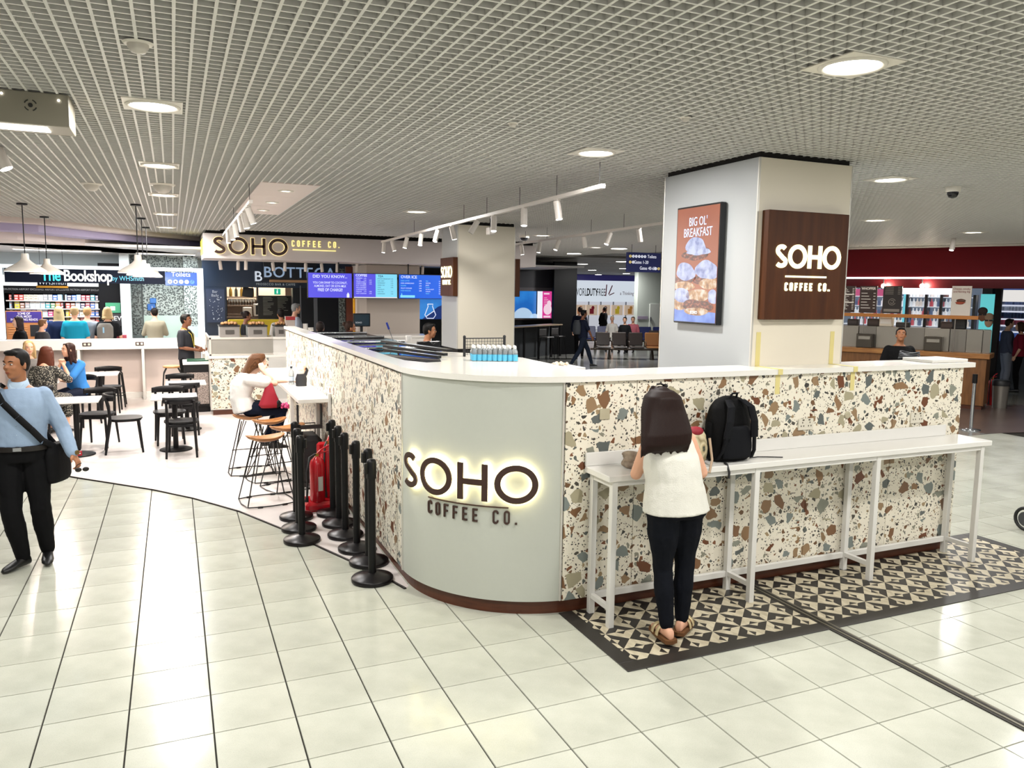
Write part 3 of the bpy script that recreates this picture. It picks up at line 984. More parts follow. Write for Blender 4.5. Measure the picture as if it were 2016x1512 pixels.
# brown square sign on the front pillar
wood_sign = ramp_mat('walnut_board', 'noise', [(.3, '#42200b'), (.5, '#4b270e'), (.7, '#542d12')], (6, 6, .5), .5, 0, 3)
wood_sign.node_tree.nodes['Principled BSDF'].inputs['Specular IOR Level'].default_value = .25
cream = mat('letter_lit_cream', '#fff7c8', .4, emit=1.5, ecol='#fff3b4')
s = thing('square_pillar_sign', 'square brown board with lit cream coffee shop letters on the front pillar', 'sign', (4.176, 4.756, 2.03))
b = MB(); b.bbox(0, .815, 0, .078, 0, .835, .004); obj('board', b, wood_sign, s)
fn = lambda x, y, z: V((x, -z, y))
sign_word('SOHO', .178, .19, .07, cream, s, fn, .0, .010, x0=.075, y0=.40, width=.665)
b = MB(); ribbon(b, [(.185, .335), (.60, .335)], .014, 0, .008, fn); obj('underline', b, cream, s)
sign_word('coffee co.', .062, .24, .26, cream, s, fn, 0, .008, x0=.182, y0=.225, width=.46)
# small brown sign on the side of the rear pillar
ya, yb = 12.34, 11.703
za, zb = 2.137, 2.747
s = thing('pillar_side_sign', 'narrow brown board with lit cream letters on the left side of the rear pillar', 'sign', (4.05, ya, za))
b = MB(); b.bbox(0, .078, yb - ya, 0, 0, zb - za, .004); obj('board', b, wood_sign, s)
wd = ya - yb; hh = zb - za
fn = lambda x, y, z: V((-z, -x, y))
sign_word('SOHO', .178, .15, .10, cream, s, fn, 0, .01, x0=.08 * wd, y0=hh * .48, width=.84 * wd)
b = MB(); ribbon(b, [(.2 * wd, hh * .41), (.8 * wd, hh * .41)], .014, 0, .008, fn); obj('underline', b, cream, s)
sign_word('coffee co.', .062, .24, .26, cream, s, fn, 0, .008, x0=.2 * wd, y0=hh * .3, width=.62 * wd)
b = MB(); b.bbox(5.124, 5.20, yb, ya, za, zb, .004)
tag(obj('pillar_edge_sign', b, wood_sign), 'brown sign board seen edge-on at the right side of the rear pillar', 'sign')

# portrait screen on the side of the front pillar
s = thing('portrait_screen', 'portrait advertising screen with stacked breakfast rolls on orange', 'screen', (4.068, 5.794, 1.968))
b = MB(); b.bbox(0, .055, -.60, 0, 0, .992, .006); obj('casing', b, mat('screen_black', '#0c0c10', .3), s)
def emis(c, e=1.0): return mat('lit_%s_%g' % (c, e), tuple(.25 * q for q in lin(c)), .35, emit=e * .8, ecol=c)
def ramp_emit(name, kind, cols, scale, tscale, e=1.0, distort=0.0):
    m = ramp_mat(name, kind, cols, scale, .3, 0, tscale, distort)
    nt = m.node_tree; b = nt.nodes['Principled BSDF']
    if not b.inputs['Emission Color'].links:
        l_ = b.inputs['Base Color'].links[0]
        nt.links.new(l_.from_socket, b.inputs['Emission Color'])
        nt.links.remove(l_); b.inputs['Base Color'].default_value = (.03, .03, .03, 1)
        b.inputs['Emission Strength'].default_value = e
    return m
fn = lambda x, y, z: V((-z, -x, y))
b = MB(); b.box(-.002, 0, -.585, -.015, .015, .977); obj('display', b, ramp_emit('orange_display', 'noise', [(.3, '#a04c28'), (.7, '#b0603a')], (1, 1, 1.0), 1.5, .8), s)
wl = emis('#cfe0ff', 1.0)
text("BIG OL'", .105, wl, s, (-.005, -.31, .855), LEFTF, xs=.72)
text('BREAKFAST', .105, wl, s, (-.005, -.31, .765), LEFTF, xs=.72)
def blob(cx, cy, rx, ry, m, z=.003, seed=0, n=22, wob=.10, name='egg'):
    rnd = random.Random(seed); ph = [rnd.uniform(0, 6) for _ in range(3)]
    pts = []
    for k in range(n):
        a = 2 * PI * k / n; w = 1 + wob * math.sin(2 * a + ph[0]) + wob * .7 * math.sin(3 * a + ph[1]) + wob * .4 * math.sin(5 * a + ph[2])
        pts.append((min(.585, max(.015, cx + rx * w * math.cos(a))), max(.016, cy + ry * w * math.sin(a))))
    b = MB(); vs = [fn(x, y, z) for x, y in pts] + [fn(x, y, z + .001) for x, y in pts]
    b.add(vs, [tuple(range(n, 2 * n))] + [(i, (i + 1) % n, n + (i + 1) % n, n + i) for i in range(n)])
    return obj(name, b, m, s)
eggm = ramp_emit('egg_picture', 'noise', [(.35, '#7f8cc4'), (.6, '#ccd6f6')], (1, 1, 1), 14, .75)
bunm = ramp_emit('bun_picture', 'noise', [(.35, '#8a5a3c'), (.5, '#c99a6c'), (.65, '#e6dccc')], (1, 1, 1), 16, .75)
bac = ramp_emit('bacon_picture', 'noise', [(.35, '#2c1410'), (.55, '#7a3324'), (.68, '#b8705c')], (1, 1, 2), 26, .75)
blu = ramp_emit('blue_picture', 'noise', [(.3, '#3c62c8'), (.7, '#8fb0f2')], (1, 1, 1), 5, .8)
b = MB(); vs = [fn(x, y, .0025) for x, y in ((.015, .015), (.585, .015), (.585, .10), (.015, .13))]; b.add(vs, [(0, 1, 2, 3)]); obj('table_picture', b, blu, s)
for q in ((.30, .565, .17, .055, bac, .003, 1, 26, .14, 'bacon'), (.13, .345, .17, .05, bac, .003, 2, 26, .14, 'bacon'), (.47, .36, .17, .06, bac, .003, 3, 26, .14, 'bacon'), (.10, .14, .14, .05, bunm, .003, 4, 24, .08, 'bun'),
          (.50, .32, .15, .045, bunm, .0033, 15, 24, .06, 'bun'), (.14, .30, .15, .04, bunm, .0033, 16, 24, .06, 'bun'),
          (.11, .22, .13, .06, eggm, .0036, 5, 24, .08, 'egg'), (.34, .22, .17, .05, bunm, .0036, 6, 24, .06, 'bun'), (.34, .13, .19, .06, bac, .0038, 7, 26, .12, 'bacon'), (.33, .085, .16, .035, bunm, .004, 8, 24, .05, 'bun'),
          (.55, .21, .07, .06, eggm, .0036, 9, 24, .08, 'egg'), (.16, .42, .135, .075, eggm, .0042, 10, 26, .09, 'egg'), (.45, .43, .15, .08, eggm, .0042, 11, 26, .1, 'egg'), (.29, .63, .135, .078, eggm, .0042, 12, 26, .08, 'egg'), (.34, .585, .15, .028, eggm, .0045, 13, 26, .1, 'egg')):
    blob(q[0], q[1] + .02, q[2], q[3], q[4], q[5], q[6], q[7], q[8], q[9])
text('SOHO', .035, emis('#ffffff'), s, (-.008, -.30, .095), LEFTF, bold=.02)
# ---------------------------------------------------------------- white high tables
steel_w = mat('white_steel', '#dedcd6', .35)
t = thing('high_table', 'long narrow white high table with square legs against the terrazzo front', 'table', (0, 0, 0))
b = MB(); b.bbox(2.545, 6.215, 4.262, 4.592, 1.000, 1.042, .004); obj('tabletop', b, white_lam, t)
b = MB(); b.bbox(2.545, 6.06, 4.574, 4.594, 1.042, 1.135, .003); obj('upstand', b, white_lam, t)
for x in (2.600, 3.772, 4.950, 6.125):
    for y in (4.297, 4.558):
        b = MB(); b.bbox(x - .021, x + .021, y - .021, y + .021, .003, 1.0, .002); obj('leg', b, steel_w, t)
    b = MB(); b.bbox(x - .016, x + .016, 4.318, 4.537, .115, .15, .002); obj('foot_rail', b, steel_w, t)
    b = MB(); b.bbox(x - .016, x + .016, 4.318, 4.537, .955, .999, .002); obj('cross_rail', b, steel_w, t)
for a, c in ((2.621, 3.751), (3.793, 4.929), (4.971, 6.104)):
    b = MB(); b.bbox(a, c, 4.545, 4.575, .105, .15, .002); obj('back_rail', b, steel_w, t)
    b = MB(); b.bbox(a, c, 4.280, 4.312, .965, .999, .002); obj('front_rail', b, steel_w, t)
t = thing('wall_bar_table', 'white high bar table running along the left terrazzo wall of the counter', 'table', (0, 0, 0))
b = MB(); b.bbox(1.19, 1.535, 8.46, 10.25, 1.0, 1.045, .004); obj('tabletop', b, white_lam, t)
b = MB(); b.bbox(1.19, 1.535, 10.255, 12.0, 1.0, 1.045, .004); obj('tabletop', b, white_lam, t)
b = MB(); b.bbox(1.505, 1.537, 8.45, 8.49, .85, 1.10, .004); obj('end_bracket', b, steel_w, t)
for y in (9.14, 11.3):
    for x in (1.215, 1.505):
        b = MB(); b.bbox(x - .02, x + .02, y - .02, y + .02, .003, 1.0, .002); obj('leg', b, steel_w, t)
    b = MB(); b.bbox(1.235, 1.485, y - .015, y + .015, .12, .155, .002); obj('foot_rail', b, steel_w, t)
b = MB(); b.bbox(1.49, 1.52, 9.16, 11.28, .12, .155, .002); obj('back_rail', b, steel_w, t)

# ---------------------------------------------------------------- patterned tile mat at the foot of the counter
mt = thing('patterned_tile_mat', 'black bordered floor mat of black and cream geometric tiles under the high table', 'mat', (0, 0, 0))
mblk = mat('mat_black', '#2b2825', .42, noise=.12, nscale=18)
mcrm = ramp_mat('mat_cream', 'noise', [(.35, '#b3a88e'), (.6, '#cdc3a9')], (3, 1, 1), .36, 0, 9)
MX0, MX1, MY0, MY1, BW = 2.385, 6.86, 3.72, 4.628, .105
b = MB(); b.bbox(MX0, MX1, MY0, MY0 + BW, 0, .006, .002); b.bbox(MX0, MX0 + BW, MY0 + BW, MY1, 0, .006, .002); b.bbox(MX1 - BW, MX1, MY0 + BW, 4.85, 0, .006, .002)
b.bbox(6.22, MX1 - BW, 4.75, 4.85, 0, .006, .002)
obj('border', b, mblk, mt)
def clip(poly, x0, x1, y0, y1):
    def cut(ps, ax, lim, sgn):
        out = []
        for i in range(len(ps)):
            a, c = ps[i - 1], ps[i]
            ia = (a[ax] - lim) * sgn >= 0; ic = (c[ax] - lim) * sgn >= 0
            if ia != ic:
                t_ = (lim - a[ax]) / (c[ax] - a[ax]); out.append((a[0] + (c[0] - a[0]) * t_, a[1] + (c[1] - a[1]) * t_))
            if ic: out.append(c)
        return out
    for ax, lim, sgn in ((0, x0, 1), (0, x1, -1), (1, y0, 1), (1, y1, -1)):
        poly = cut(poly, ax, lim, sgn)
        if len(poly) < 3: return []
    return poly
S_ = .2275 / math.sqrt(2); e = .2275 / 2
V0 = (4.565 - .2275 * 10, 4.437)
ix0, ix1, iy0, iy1 = MX0 + BW + .0, MX1 - BW, MY0 + BW, MY1
cnt = 0
for i in range(-14, 40):
    for j in range(-34, 16):
        ox = V0[0] + e * i - e * j; oy = V0[1] - e * i - e * j
        if not (ix0 - .23 < ox < ix1 + .23 and iy0 - .1 < oy < 5.1): continue
        q = lambda u, v: (ox + e * u - e * v, oy - e * u - e * v)
        hi = iy1
        lo, hh = .33, .67
        if (i + j) % 2 == 0:
            A = [[(0, 0), (lo, lo), (lo, hh), (0, 1)], [(0, 1), (lo, hh), (hh, hh), (1, 1)]]; a_in = [(lo, lo), (hh, hh), (lo, hh)]
            B = [[(0, 0), (1, 0), (hh, lo), (lo, lo)], [(1, 0), (1, 1), (hh, hh), (hh, lo)]]; b_in = [(lo, lo), (hh, lo), (hh, hh)]
            white_a = (i % 2 == 0)      # u<v side
        else:
            A = [[(0, 0), (1, 0), (hh, lo), (lo, lo)], [(0, 0), (lo, lo), (lo, hh), (0, 1)]]; a_in = [(lo, lo), (hh, lo), (lo, hh)]
            B = [[(1, 0), (1, 1), (hh, hh), (hh, lo)], [(0, 1), (lo, hh), (hh, hh), (1, 1)]]; b_in = [(hh, lo), (hh, hh), (lo, hh)]
            white_a = (i % 2 != 0)      # u+v<1 side
        b = MB()
        for grp, w in ((A, white_a), ([b_in], white_a), (B, not white_a), ([a_in], not white_a)):
            for poly in grp:
                for xr in ((ix0, ix1, iy0, iy1), (6.22, ix1, iy1, 4.75)):
                    ps = clip([q(*p) for p in poly], *xr)
                    if len(ps) >= 3:
                        # outline always turned upwards
                        ar = sum(ps[k - 1][0] * ps[k][1] - ps[k][0] * ps[k - 1][1] for k in range(len(ps)))
                        if ar < 0: ps = ps[::-1]
                        if abs(ar) > 1e-6:
                            b.add([(p[0], p[1], .005) for p in ps], [tuple(range(len(ps)))], 0 if w else 1)
        if b.f:
            obj('pattern_tile', b, [mcrm, mblk], mt); cnt += 1
b = MB(); b.box(ix0 - .01, ix1 + .01, iy0 - .01, iy1, .0005, .0042); b.box(6.22, ix1, iy1, 4.76, .0005, .0042); obj('backing', b, mblk, mt)

# ---------------------------------------------------------------- sockets in the terrazzo
sock_w = mat('socket_white', '#d9d3c2', .3); sock_h = mat('socket_holes', '#4a4334', .5)
for k, (x, z, l) in enumerate(((4.498, 1.222, 'white double socket plate on the terrazzo right of the backpack'), (5.719, 1.21, 'white double socket plate near the right end of the terrazzo'))):
    s = thing('wall_socket', l, 'socket', (x, 4.6, z))
    b = MB(); b.bbox(-.075, .075, -.012, 0, -.045, .045, .003); obj('plate', b, sock_w, s)
    b = MB()
    for dx in (-.037, .037):
        for px_, pz in ((0, .015), (-.013, -.012), (.013, -.012)):
            b.box(dx + px_ - .004, dx + px_ + .004, -.0128, -.0118, pz - .006, pz + .006)
    for dx in (-.03, .03): b.box(dx - .009, dx + .009, -.0135, -.0118, .030, .040)
    obj('socket_holes', b, sock_h, s)
for k, (x, z, l) in enumerate(((4.934, 1.272, 'small round metal outlet on the terrazzo between the sockets'), (2.693, 1.393, 'small square blanking plate on the terrazzo left of the woman'))):
    s = thing('blanking_plate', l, 'outlet', (x, 4.6, z))
    b = MB()
    if k == 0: b.lathe([(.030, 0), (.030, .006), (.022, .010)], 16, 0, Matrix.Rotation(PI / 2, 4, 'X'))
    else: b.bbox(-.04, .04, -.008, 0, -.038, .038, .003)
    obj('plate', b, mat('plate_beige', '#b5ad93', .4), s)
# small socket strip above the left bar table
s = thing('socket_strip', 'dark vertical socket strip on the counter above the left bar table', 'socket', (1.54, 8.962, 1.132))
b = MB(); b.bbox(-.012, 0, -.08, .08, -.04, .04, .003); obj('plate', b, sock_w, s)
b = MB()
for k in (-.045, 0, .045): b.box(-.014, -.011, k - .012, k + .012, -.02, .02)
obj('socket_holes', b, sock_h, s)

# ---------------------------------------------------------------- downlights
dl_w = mat('downlight_trim', '#efe9dd', .45); dl_e = mat('downlight_lit', '#ffffff', .4, emit=9, ecol='#fffaf0')
def downlight(x, y, lab, grp, big=True, power=42, col=(1, .98, .95)):
    t_ = thing('downlight', lab, 'ceiling light', (x, y, ZC), 0, grp)
    b = MB()
    if big: b.bbox(-.165, .165, -.165, .165, -.004, .004, .001)
    R_ = .155 if big else .085
    b.lathe([(R_ - .03, .0), (R_ - .032, -.006), (R_ - .012, -.016), (R_, -.006), (R_, .002)], 32, caps=False)
    obj('trim_ring', b, dl_w, t_)
    b = MB(); b.lathe([(R_ - .03, -.005), (.001, -.007)], 32, caps=False); obj('diffuser', b, dl_e, t_)
    if power: downlamp(t_, power, (R_ - .035) * 2, (0, 0, -.018), col)
    return t_
names = ['large round downlight nearest the left ceiling box', 'second round downlight of the left ceiling row', 'third round downlight of the left ceiling row', 'fourth round downlight of the left ceiling row', 'farthest round downlight of the left ceiling row', 'large round downlight near the top right of the picture', 'round downlight in the grid above the corner sign', 'round downlight to the right of the front pillar', 'round downlight just left of the rear pillar top', 'round downlight between the two pillars']
for k, (x, y) in enumerate(LIGHTS):
    if k < 10:
        downlight(x, y, names[k], None, True, 75 if k in (3, 4) else 42)
    else:
        l = downlight(x, y, 'round ceiling downlight outside the picture lighting the concourse', 'downlights outside the picture', True, 42)
for k, (x, y) in enumerate(((1.19, 9.11), (1.19, 10.40), (1.19, 11.47))):
    downlight(x, y, ('small downlight in the %s flush white ceiling panel' % ['nearest', 'middle', 'farthest'][k]), None, False, 0)
cord_k = mat('cord_black', '#17171a', .5)
# ---------------------------------------------------------------- seating zone: bench wall and shopfront portal
pinkw = mat('pinkish_panel', '#e3d3cb', .5)
bench = thing('wall_bench', 'long white high counter with socket plates across the back of the seating area', 'counter', (0, 16.9, 0))
b = MB(); b.bbox(-3.2, .50, 0, .03, 1.005, 1.19, .004); obj('fascia', b, white_lam, bench)
b = MB(); b.bbox(-3.2, .50, .03, .50, 1.15, 1.19, .004); obj('worktop', b, white_lam, bench)
b = MB(); b.bbox(-3.2, .50, .46, .50, 0, 1.15, .003); obj('back_panel', b, pinkw, bench)
for x in (-2.8, -1.715, -.605):
    b = MB(); b.bbox(x, x + .05, .0, .45, 0, 1.0, .003); obj('leg_panel', b, steel_w, bench)
b = MB(); b.bbox(-3.2, .5, .38, .46, .0, .11, .003); obj('plinth', b, white_lam, bench)
for x in (-1.54, -0.627):
    b = MB(); b.bbox(x - .075, x + .075, -.012, 0, 1.075, 1.145, .003); so = obj('socket_plate', b, mat('socket_dark', '#3a2c2c', .5), bench)
    for dx in (-.035, .035):
        b = MB(); b.bbox(x + dx - .02, x + dx + .02, -.015, -.011, 1.09, 1.13, .002); obj('socket_face', b, sock_w, so)
portal_m = mat('portal_lit_white', '#e8f2f8', .4, emit=.55, ecol='#e6f2fa')
po = thing('shopfront_portal', 'white illuminated frame of the bookshop front above the bench', 'frame', (0, 17.45, 0))
ztop = 2.641; zsig = 2.363
zt_, zb_ = 2.493, 2.244
zt2 = 2.572
b = MB(); b.bbox(-3.072, -2.958, 0, .12, 1.19, zt2 + .04, .004); obj('post', b, portal_m, po)
b = MB(); b.bbox(0.465, 0.592, 0, .12, 0, zt2 + .04, .004); obj('post', b, portal_m, po)
b = MB(); b.bbox(-3.072, 0.592, 0, .12, zt2 - .03, zt2 + .04, .004); obj('top_beam', b, portal_m, po)
# shop name board
navy = mat('navy_board', '#0a1426', .6, spec=.12)
s = thing('bookshop_sign', 'dark navy bookshop sign board with cyan and white lettering over the shopfront', 'sign', (0, 17.42, 0))
xl, xr, xs_ = -2.901, 0.467, -0.132
zT, zB = zt2 - .035, 2.274
b = MB(); b.bbox(xl, xs_, 0, .08, zB, zT, .003); obj('board', b, navy, s)
zc_ = (zT + zB) / 2
text('The', .30, emis('#38d6e8'), s, (-2.142, -.006, zc_), bold=.02, xs=.75, spacing=.92)
text('Bookshop', .30, emis('#ffffff'), s, (-1.503, -.006, zc_), bold=.022, xs=.75, spacing=.92)
text('by WHSmith', .13, emis('#4ec3e8'), s, (-0.806, -.006, zc_ - .03), xs=.85)
s = thing('toilets_sign', 'blue Toilets sign with white round symbols at the end of the navy board', 'sign', (0, 17.40, 0))
b = MB(); b.bbox(xs_ + .005, xr, 0, .09, zB - .02, zT - .02, .003); obj('board', b, mat('blue_sign', '#2350b8', .35, emit=.35, ecol='#2350b8'), s)
xm = (xs_ + xr) / 2
text('Toilets', .13, emis('#ffffff'), s, (xm, -.006, zc_ + .07), bold=.01)
for k in range(5):
    cx = xm + (k - 2) * .105
    b = MB(); b.lathe([(.042, 0), (.042, .006)], 20, 0, Matrix.Translation((cx, 0, zc_ - .075)) @ Matrix.Rotation(PI / 2, 4, 'X'))
    so = obj('symbol_disc', b, emis('#ffffff') if k < 4 else emis('#5b9be8'), s)
    b = MB()
    if k < 2: b.box(cx - .008, cx + .008, -.009, -.006, zc_ - .10, zc_ - .06); b.box(cx - .014 * (k + .4), cx + .014 * (k + .4), -.009, -.006, zc_ - .085, zc_ - .068); b.ball((cx, -.007, zc_ - .048), .008, .002, .008)
    else: ribbon(b, [(cx - .02, zc_ - .09), (cx, zc_ - .07), (cx - .004, zc_ - .05), (cx + .02, zc_ - .09 + .01 * k)], .008, .006, .009, lambda x, y, z: V((x, -z, y)))
    obj('symbol', b, mat('blue_ink', '#1c3c8c', .4), so)

# ---------------------------------------------------------------- bookshop interior
mb = MB(); mb.box(-4.6, .9, 21.6, 21.75, 0, 3.0)
struct('wall_bookshop_back', mb, mat('wall_cool_white', '#c9d3d6', .6))
YS = 20.6
sh = thing('bookshop_shelving', 'black bookshop wall shelving with white lit header', 'shelf', (0, YS, 0))
xa, xb = -3.434, -1.565
rows = [(1.887, 2.026), (1.702, 1.853), (1.523, 1.674), (1.332, 1.494), (1.134, 1.297)]
shelf_k = mat('shelf_black', '#0b0b0d', .6, spec=.12)
b = MB(); b.box(xa - .1, xb, .30, .36, 0, rows[0][1] + .18); obj('back_board', b, shelf_k, sh)
b = MB(); b.box(xa - .1, xb, .02, .30, rows[0][1] + .015, rows[0][1] + .18); hd_o = obj('header', b, shelf_k, sh)
for tx, wx in (('NON-FICTION AIRPORT EXCLUSIVES', 45), ('AIRPORT EXCLUSIVES', 112), ('FICTION AIRPORT EXCLUSIVES', 172)):
    X_ = xa + (xb - xa) * (wx - 12) / 185
    text(tx, .062, emis('#9a9a9a', .6), hd_o, (X_, .012, rows[0][1] + .10), xs=.8)
b = MB(); b.box(xa - .1, xb, .0, .30, rows[0][1] + .18, rows[0][1] + .42); obj('lightbox', b, emis('#f4f6f4', .9), sh)
text('FICTION', .2, shelf_k, sh, (xa + .85, -.006, rows[0][1] + .38), bold=.02)
for k, (z0, z1) in enumerate(rows):
    b = MB(); b.bbox(xa, xb, 0, .30, z0 - .03, z0 - .004, .002); obj('shelf_board', b, mat('shelf_edge', '#b9b2ae', .5), sh)
for x in (xa - .05, (xa + xb) / 2 - .8, (xa + xb) / 2 + .2, xb - .02):
    b = MB(); b.bbox(x - .02, x + .02, .012, .30, 0, rows[0][1] + .02, .002); obj('upright', b, shelf_k, sh)
cols_ = {'red': '#b5342a', 'crimson': '#8e1f35', 'cream': '#e2d8bf', 'white': '#e9e9e6', 'pale blue': '#9cc4d8', 'teal': '#1f8a93', 'blue': '#2b5fa8', 'navy': '#1d2a4d', 'yellow': '#d8c63a', 'orange': '#d0772e', 'magenta': '#b52a6c', 'green': '#3b7a4a', 'grey': '#8a8f94', 'purple': '#5d3f8a', 'brown': '#6e4430', 'black': '#222226'}
rowc = [['red', 'red', 'red', 'cream', 'cream', 'cream', 'white', 'grey', 'grey', 'blue', 'pale blue', 'pale blue', 'navy', 'blue', 'pale blue', 'crimson', 'crimson', 'teal', 'navy'],
        ['pale blue', 'yellow', 'brown', 'grey', 'white', 'white', 'pale blue', 'teal', 'green', 'orange', 'crimson', 'red', 'brown', 'pale blue', 'navy', 'crimson', 'blue', 'white'],
        ['black', 'brown', 'white', 'purple', 'purple', 'white', 'pale blue', 'magenta', 'magenta', 'cream', 'yellow', 'orange', 'grey', 'cream', 'white', 'blue', 'blue'],
        ['navy', 'brown', 'orange', 'white', 'red', 'red', 'blue', 'blue', 'blue', 'teal', 'yellow', 'green', 'cream', 'red', 'grey', 'crimson', 'red'],
        ['red', 'white', 'orange', 'cream', 'blue', 'navy', 'green', 'yellow', 'white', 'crimson', 'red', 'orange']]
rn = ['top', 'second', 'third', 'fourth', 'bottom']
ordn = ['first', 'second', 'third', 'fourth', 'fifth', 'sixth', 'seventh', 'eighth', 'ninth', 'tenth', 'eleventh', 'twelfth', 'thirteenth', 'fourteenth', 'fifteenth', 'sixteenth', 'seventeenth', 'eighteenth', 'nineteenth']
book_me = {}
for r, (z0, z1) in enumerate(rows):
    n = len(rowc[r]); w = (xb - xa - .06) / n
    for k, cn in enumerate(rowc[r]):
        key = (cn, r)
        if key not in book_me:
            b = MB(); hh = (z1 - z0) * (1 if (k * 7 + r) % 3 else .9)
            b.bbox(-w * .46, w * .46, 0, .03, 0, hh, .002)
            b.add([(-w * .36, -.0012, hh * .60), (w * .36, -.0012, hh * .60), (w * .36, -.0012, hh * .86), (-w * .36, -.0012, hh * .86), (-w * .3, -.0012, hh * .14), (w * .3, -.0012, hh * .14), (w * .3, -.0012, hh * .42), (-w * .3, -.0012, hh * .42)], [(0, 1, 2, 3), (4, 5, 6, 7)], 1)
            c2 = {'white': 'grey', 'cream': 'black', 'yellow': 'black', 'black': 'cream'}.get(cn, 'white')
            book_me[key] = b.mesh('book', [mat('book_' + cn, cols_[cn], .4), mat('bookpic_' + c2, tuple(.55 * a + .45 * d for a, d in zip(lin(cols_[c2]), lin(cols_[cn]))), .4)])
        o = link('book', book_me[key], None, (xa + .05 + w * (k + .5), YS + .05, z0 - .003))
        o.rotation_euler = (-.10, 0, 0)
        tag(o, '%s book facing out, %s from the left on the %s bookshop shelf' % (cn, ordn[k], rn[r]), 'book', 'books on the bookshop shelving')
# hanging anniversary board
s = thing('hanging_shop_board', 'small dark lettered board with gold band below the navy sign', 'sign', (-2.219, 18.2, 2.15))
b = MB(); b.bbox(-.26, .26, 0, .02, 0, .17, .003); obj('board', b, navy, s)
b = MB(); b.bbox(-.28, .28, -.006, 0, .02, .065, .002); obj('gold_band', b, mat('gold', '#b7892f', .35, .6), s)
text('WHSmith', .12, emis('#e8eef8', .8), s, (0, -.006, .125))
for x in (-.2, .2): b = MB(); b.cyl((x, .01, .17), (x, .01, 2.99 - s.location.z), .004, n=6); obj('hanger', b, cord_k, s)
# promotional poster stand
s = thing('promotion_poster', 'purple and orange promotional poster standing before the shelves', 'poster', (-2.951, 19.6, 0))
b = MB(); b.bbox(-.34, .34, 0, .03, 0, 1.671, .004); obj('panel', b, mat('poster_orange', '#b97a4a', .4), s)
zt = 1.671
b = MB(); b.box(-.325, .325, -.004, 0, zt - .25, zt - .015); obj('purple_block', b, mat('poster_purple', '#3a2c7c', .4), s)
for k, tx in enumerate(('SOME OF', 'OUR MOST', 'INTRIGUING READS')):
    text(tx, .07, mat('poster_white', '#e4dcea', .5), s, (0, -.008, zt - .06 - .065 * k), bold=.01, xs=.8)
for k in range(4):
    b = MB(); b.box(-.30, .05, -.004, 0, zt - .34 - .05 * k, zt - .33 - .05 * k); obj('text_line', b, mat('poster_line', '#d9a06a', .4), s)
b = MB(); b.box(.10, .30, -.004, 0, zt - .55, zt - .30); obj('picture', b, mat('book_black', '#222226', .4), s)
# black display panel, green poster and NEW sign
s = thing('black_display_column', 'black display column with green poster and NEW sign in the bookshop', 'display', (-1.341, 20.4, 0))
hw = .5 * -1.119 - .5 * -1.561
b = MB(); b.bbox(-hw, hw, 0, .4, 0, 2.75, .004); obj('panel', b, shelf_k, s)
b = MB(); b.bbox(-hw * .45, hw * .95, -.02, 0, 1.606, 1.841, .003); p_ = obj('green_poster', b, mat('poster_green', '#2f7d5c', .4), s)
b = MB(); b.box(0, hw * .45, -.024, -.02, 1.665, 1.759); obj('picture', b, mat('poster_cream', '#d8d2c0', .4), p_)
b = MB(); b.bbox(hw * .1, hw * .98, -.05, -.02, 1.3, 1.594, .003); p_ = obj('new_sign', b, mat('book_black', '#222226', .4), s)
text('NEW', .15, emis('#e8e8e8', .8), p_, (hw * .54, -.053, 1.477), bold=.01)
# white column and patterned walls to the toilets
mosaic = ramp_mat('mosaic_tiles', 'voronoi', [(.2, '#2c3436'), (.42, '#66716e'), (.62, '#b5c0bb')], (1, 1, 1), .4, 0, 26)
mosaic_d = ramp_mat('mosaic_tiles_dark', 'voronoi', [(.2, '#14181a'), (.45, '#3b4342'), (.7, '#6c7673')], (1, 1, 1), .4, 0, 26)
def boxs(name, px0, px1, Y, dep, z0, z1, m, k=None):
    b = MB(); b.box(px0, px1, Y, Y + dep, z0, z1)
    return struct(name, b, m)
boxs('pillar_white', -1.113, -0.911, 20.3, .4, 0, 3, mat('pillar_white_paint', '#d5dcdc', .5))
boxs('wall_mosaic_dark', -0.943, -0.699, 21.0, .3, 1.05, 3, mosaic_d)
boxs('wall_lower_dark', -0.943, -0.699, 21.0, .3, 0, 1.05, mat('wall_slate', '#5c6665', .5))
boxs('wall_mosaic', -0.675, 0.248, 21.3, .2, 1.518, 3, mosaic)
boxs('wall_lower_green', -0.674, 0.248, 21.28, .2, 0, 1.518, mat('wall_pale_green', '#c3d8cd', .5))
boxs('wall_mosaic_side', 0.251, 0.583, 20.6, .2, 1.281, 3, mosaic)
boxs('wall_lower_blue', 0.251, 0.583, 20.58, .2, 0, 1.281, mat('wall_pale_blue', '#c6d6e2', .5))
s = thing('wall_dispenser', 'blue wall dispenser on the mosaic wall near the toilets', 'dispenser', (-0.482, 21.3, 1.643))
b = MB(); b.bbox(-.10, .08, -.10, 0, 0, .16, .01); obj('body', b, mat('dispenser_blue', '#1f63b0', .4), s)
b = MB(); b.bbox(-.04, .10, -.07, 0, .17, .30, .01); obj('notice', b, mat('dispenser_blue2', '#2f73c0', .4), s)
b = MB(); b.bbox(.0, .012, -.104, -.10, .05, .11, .002); obj('window', b, mat('book_white', '#e9e9e6', .4), s)
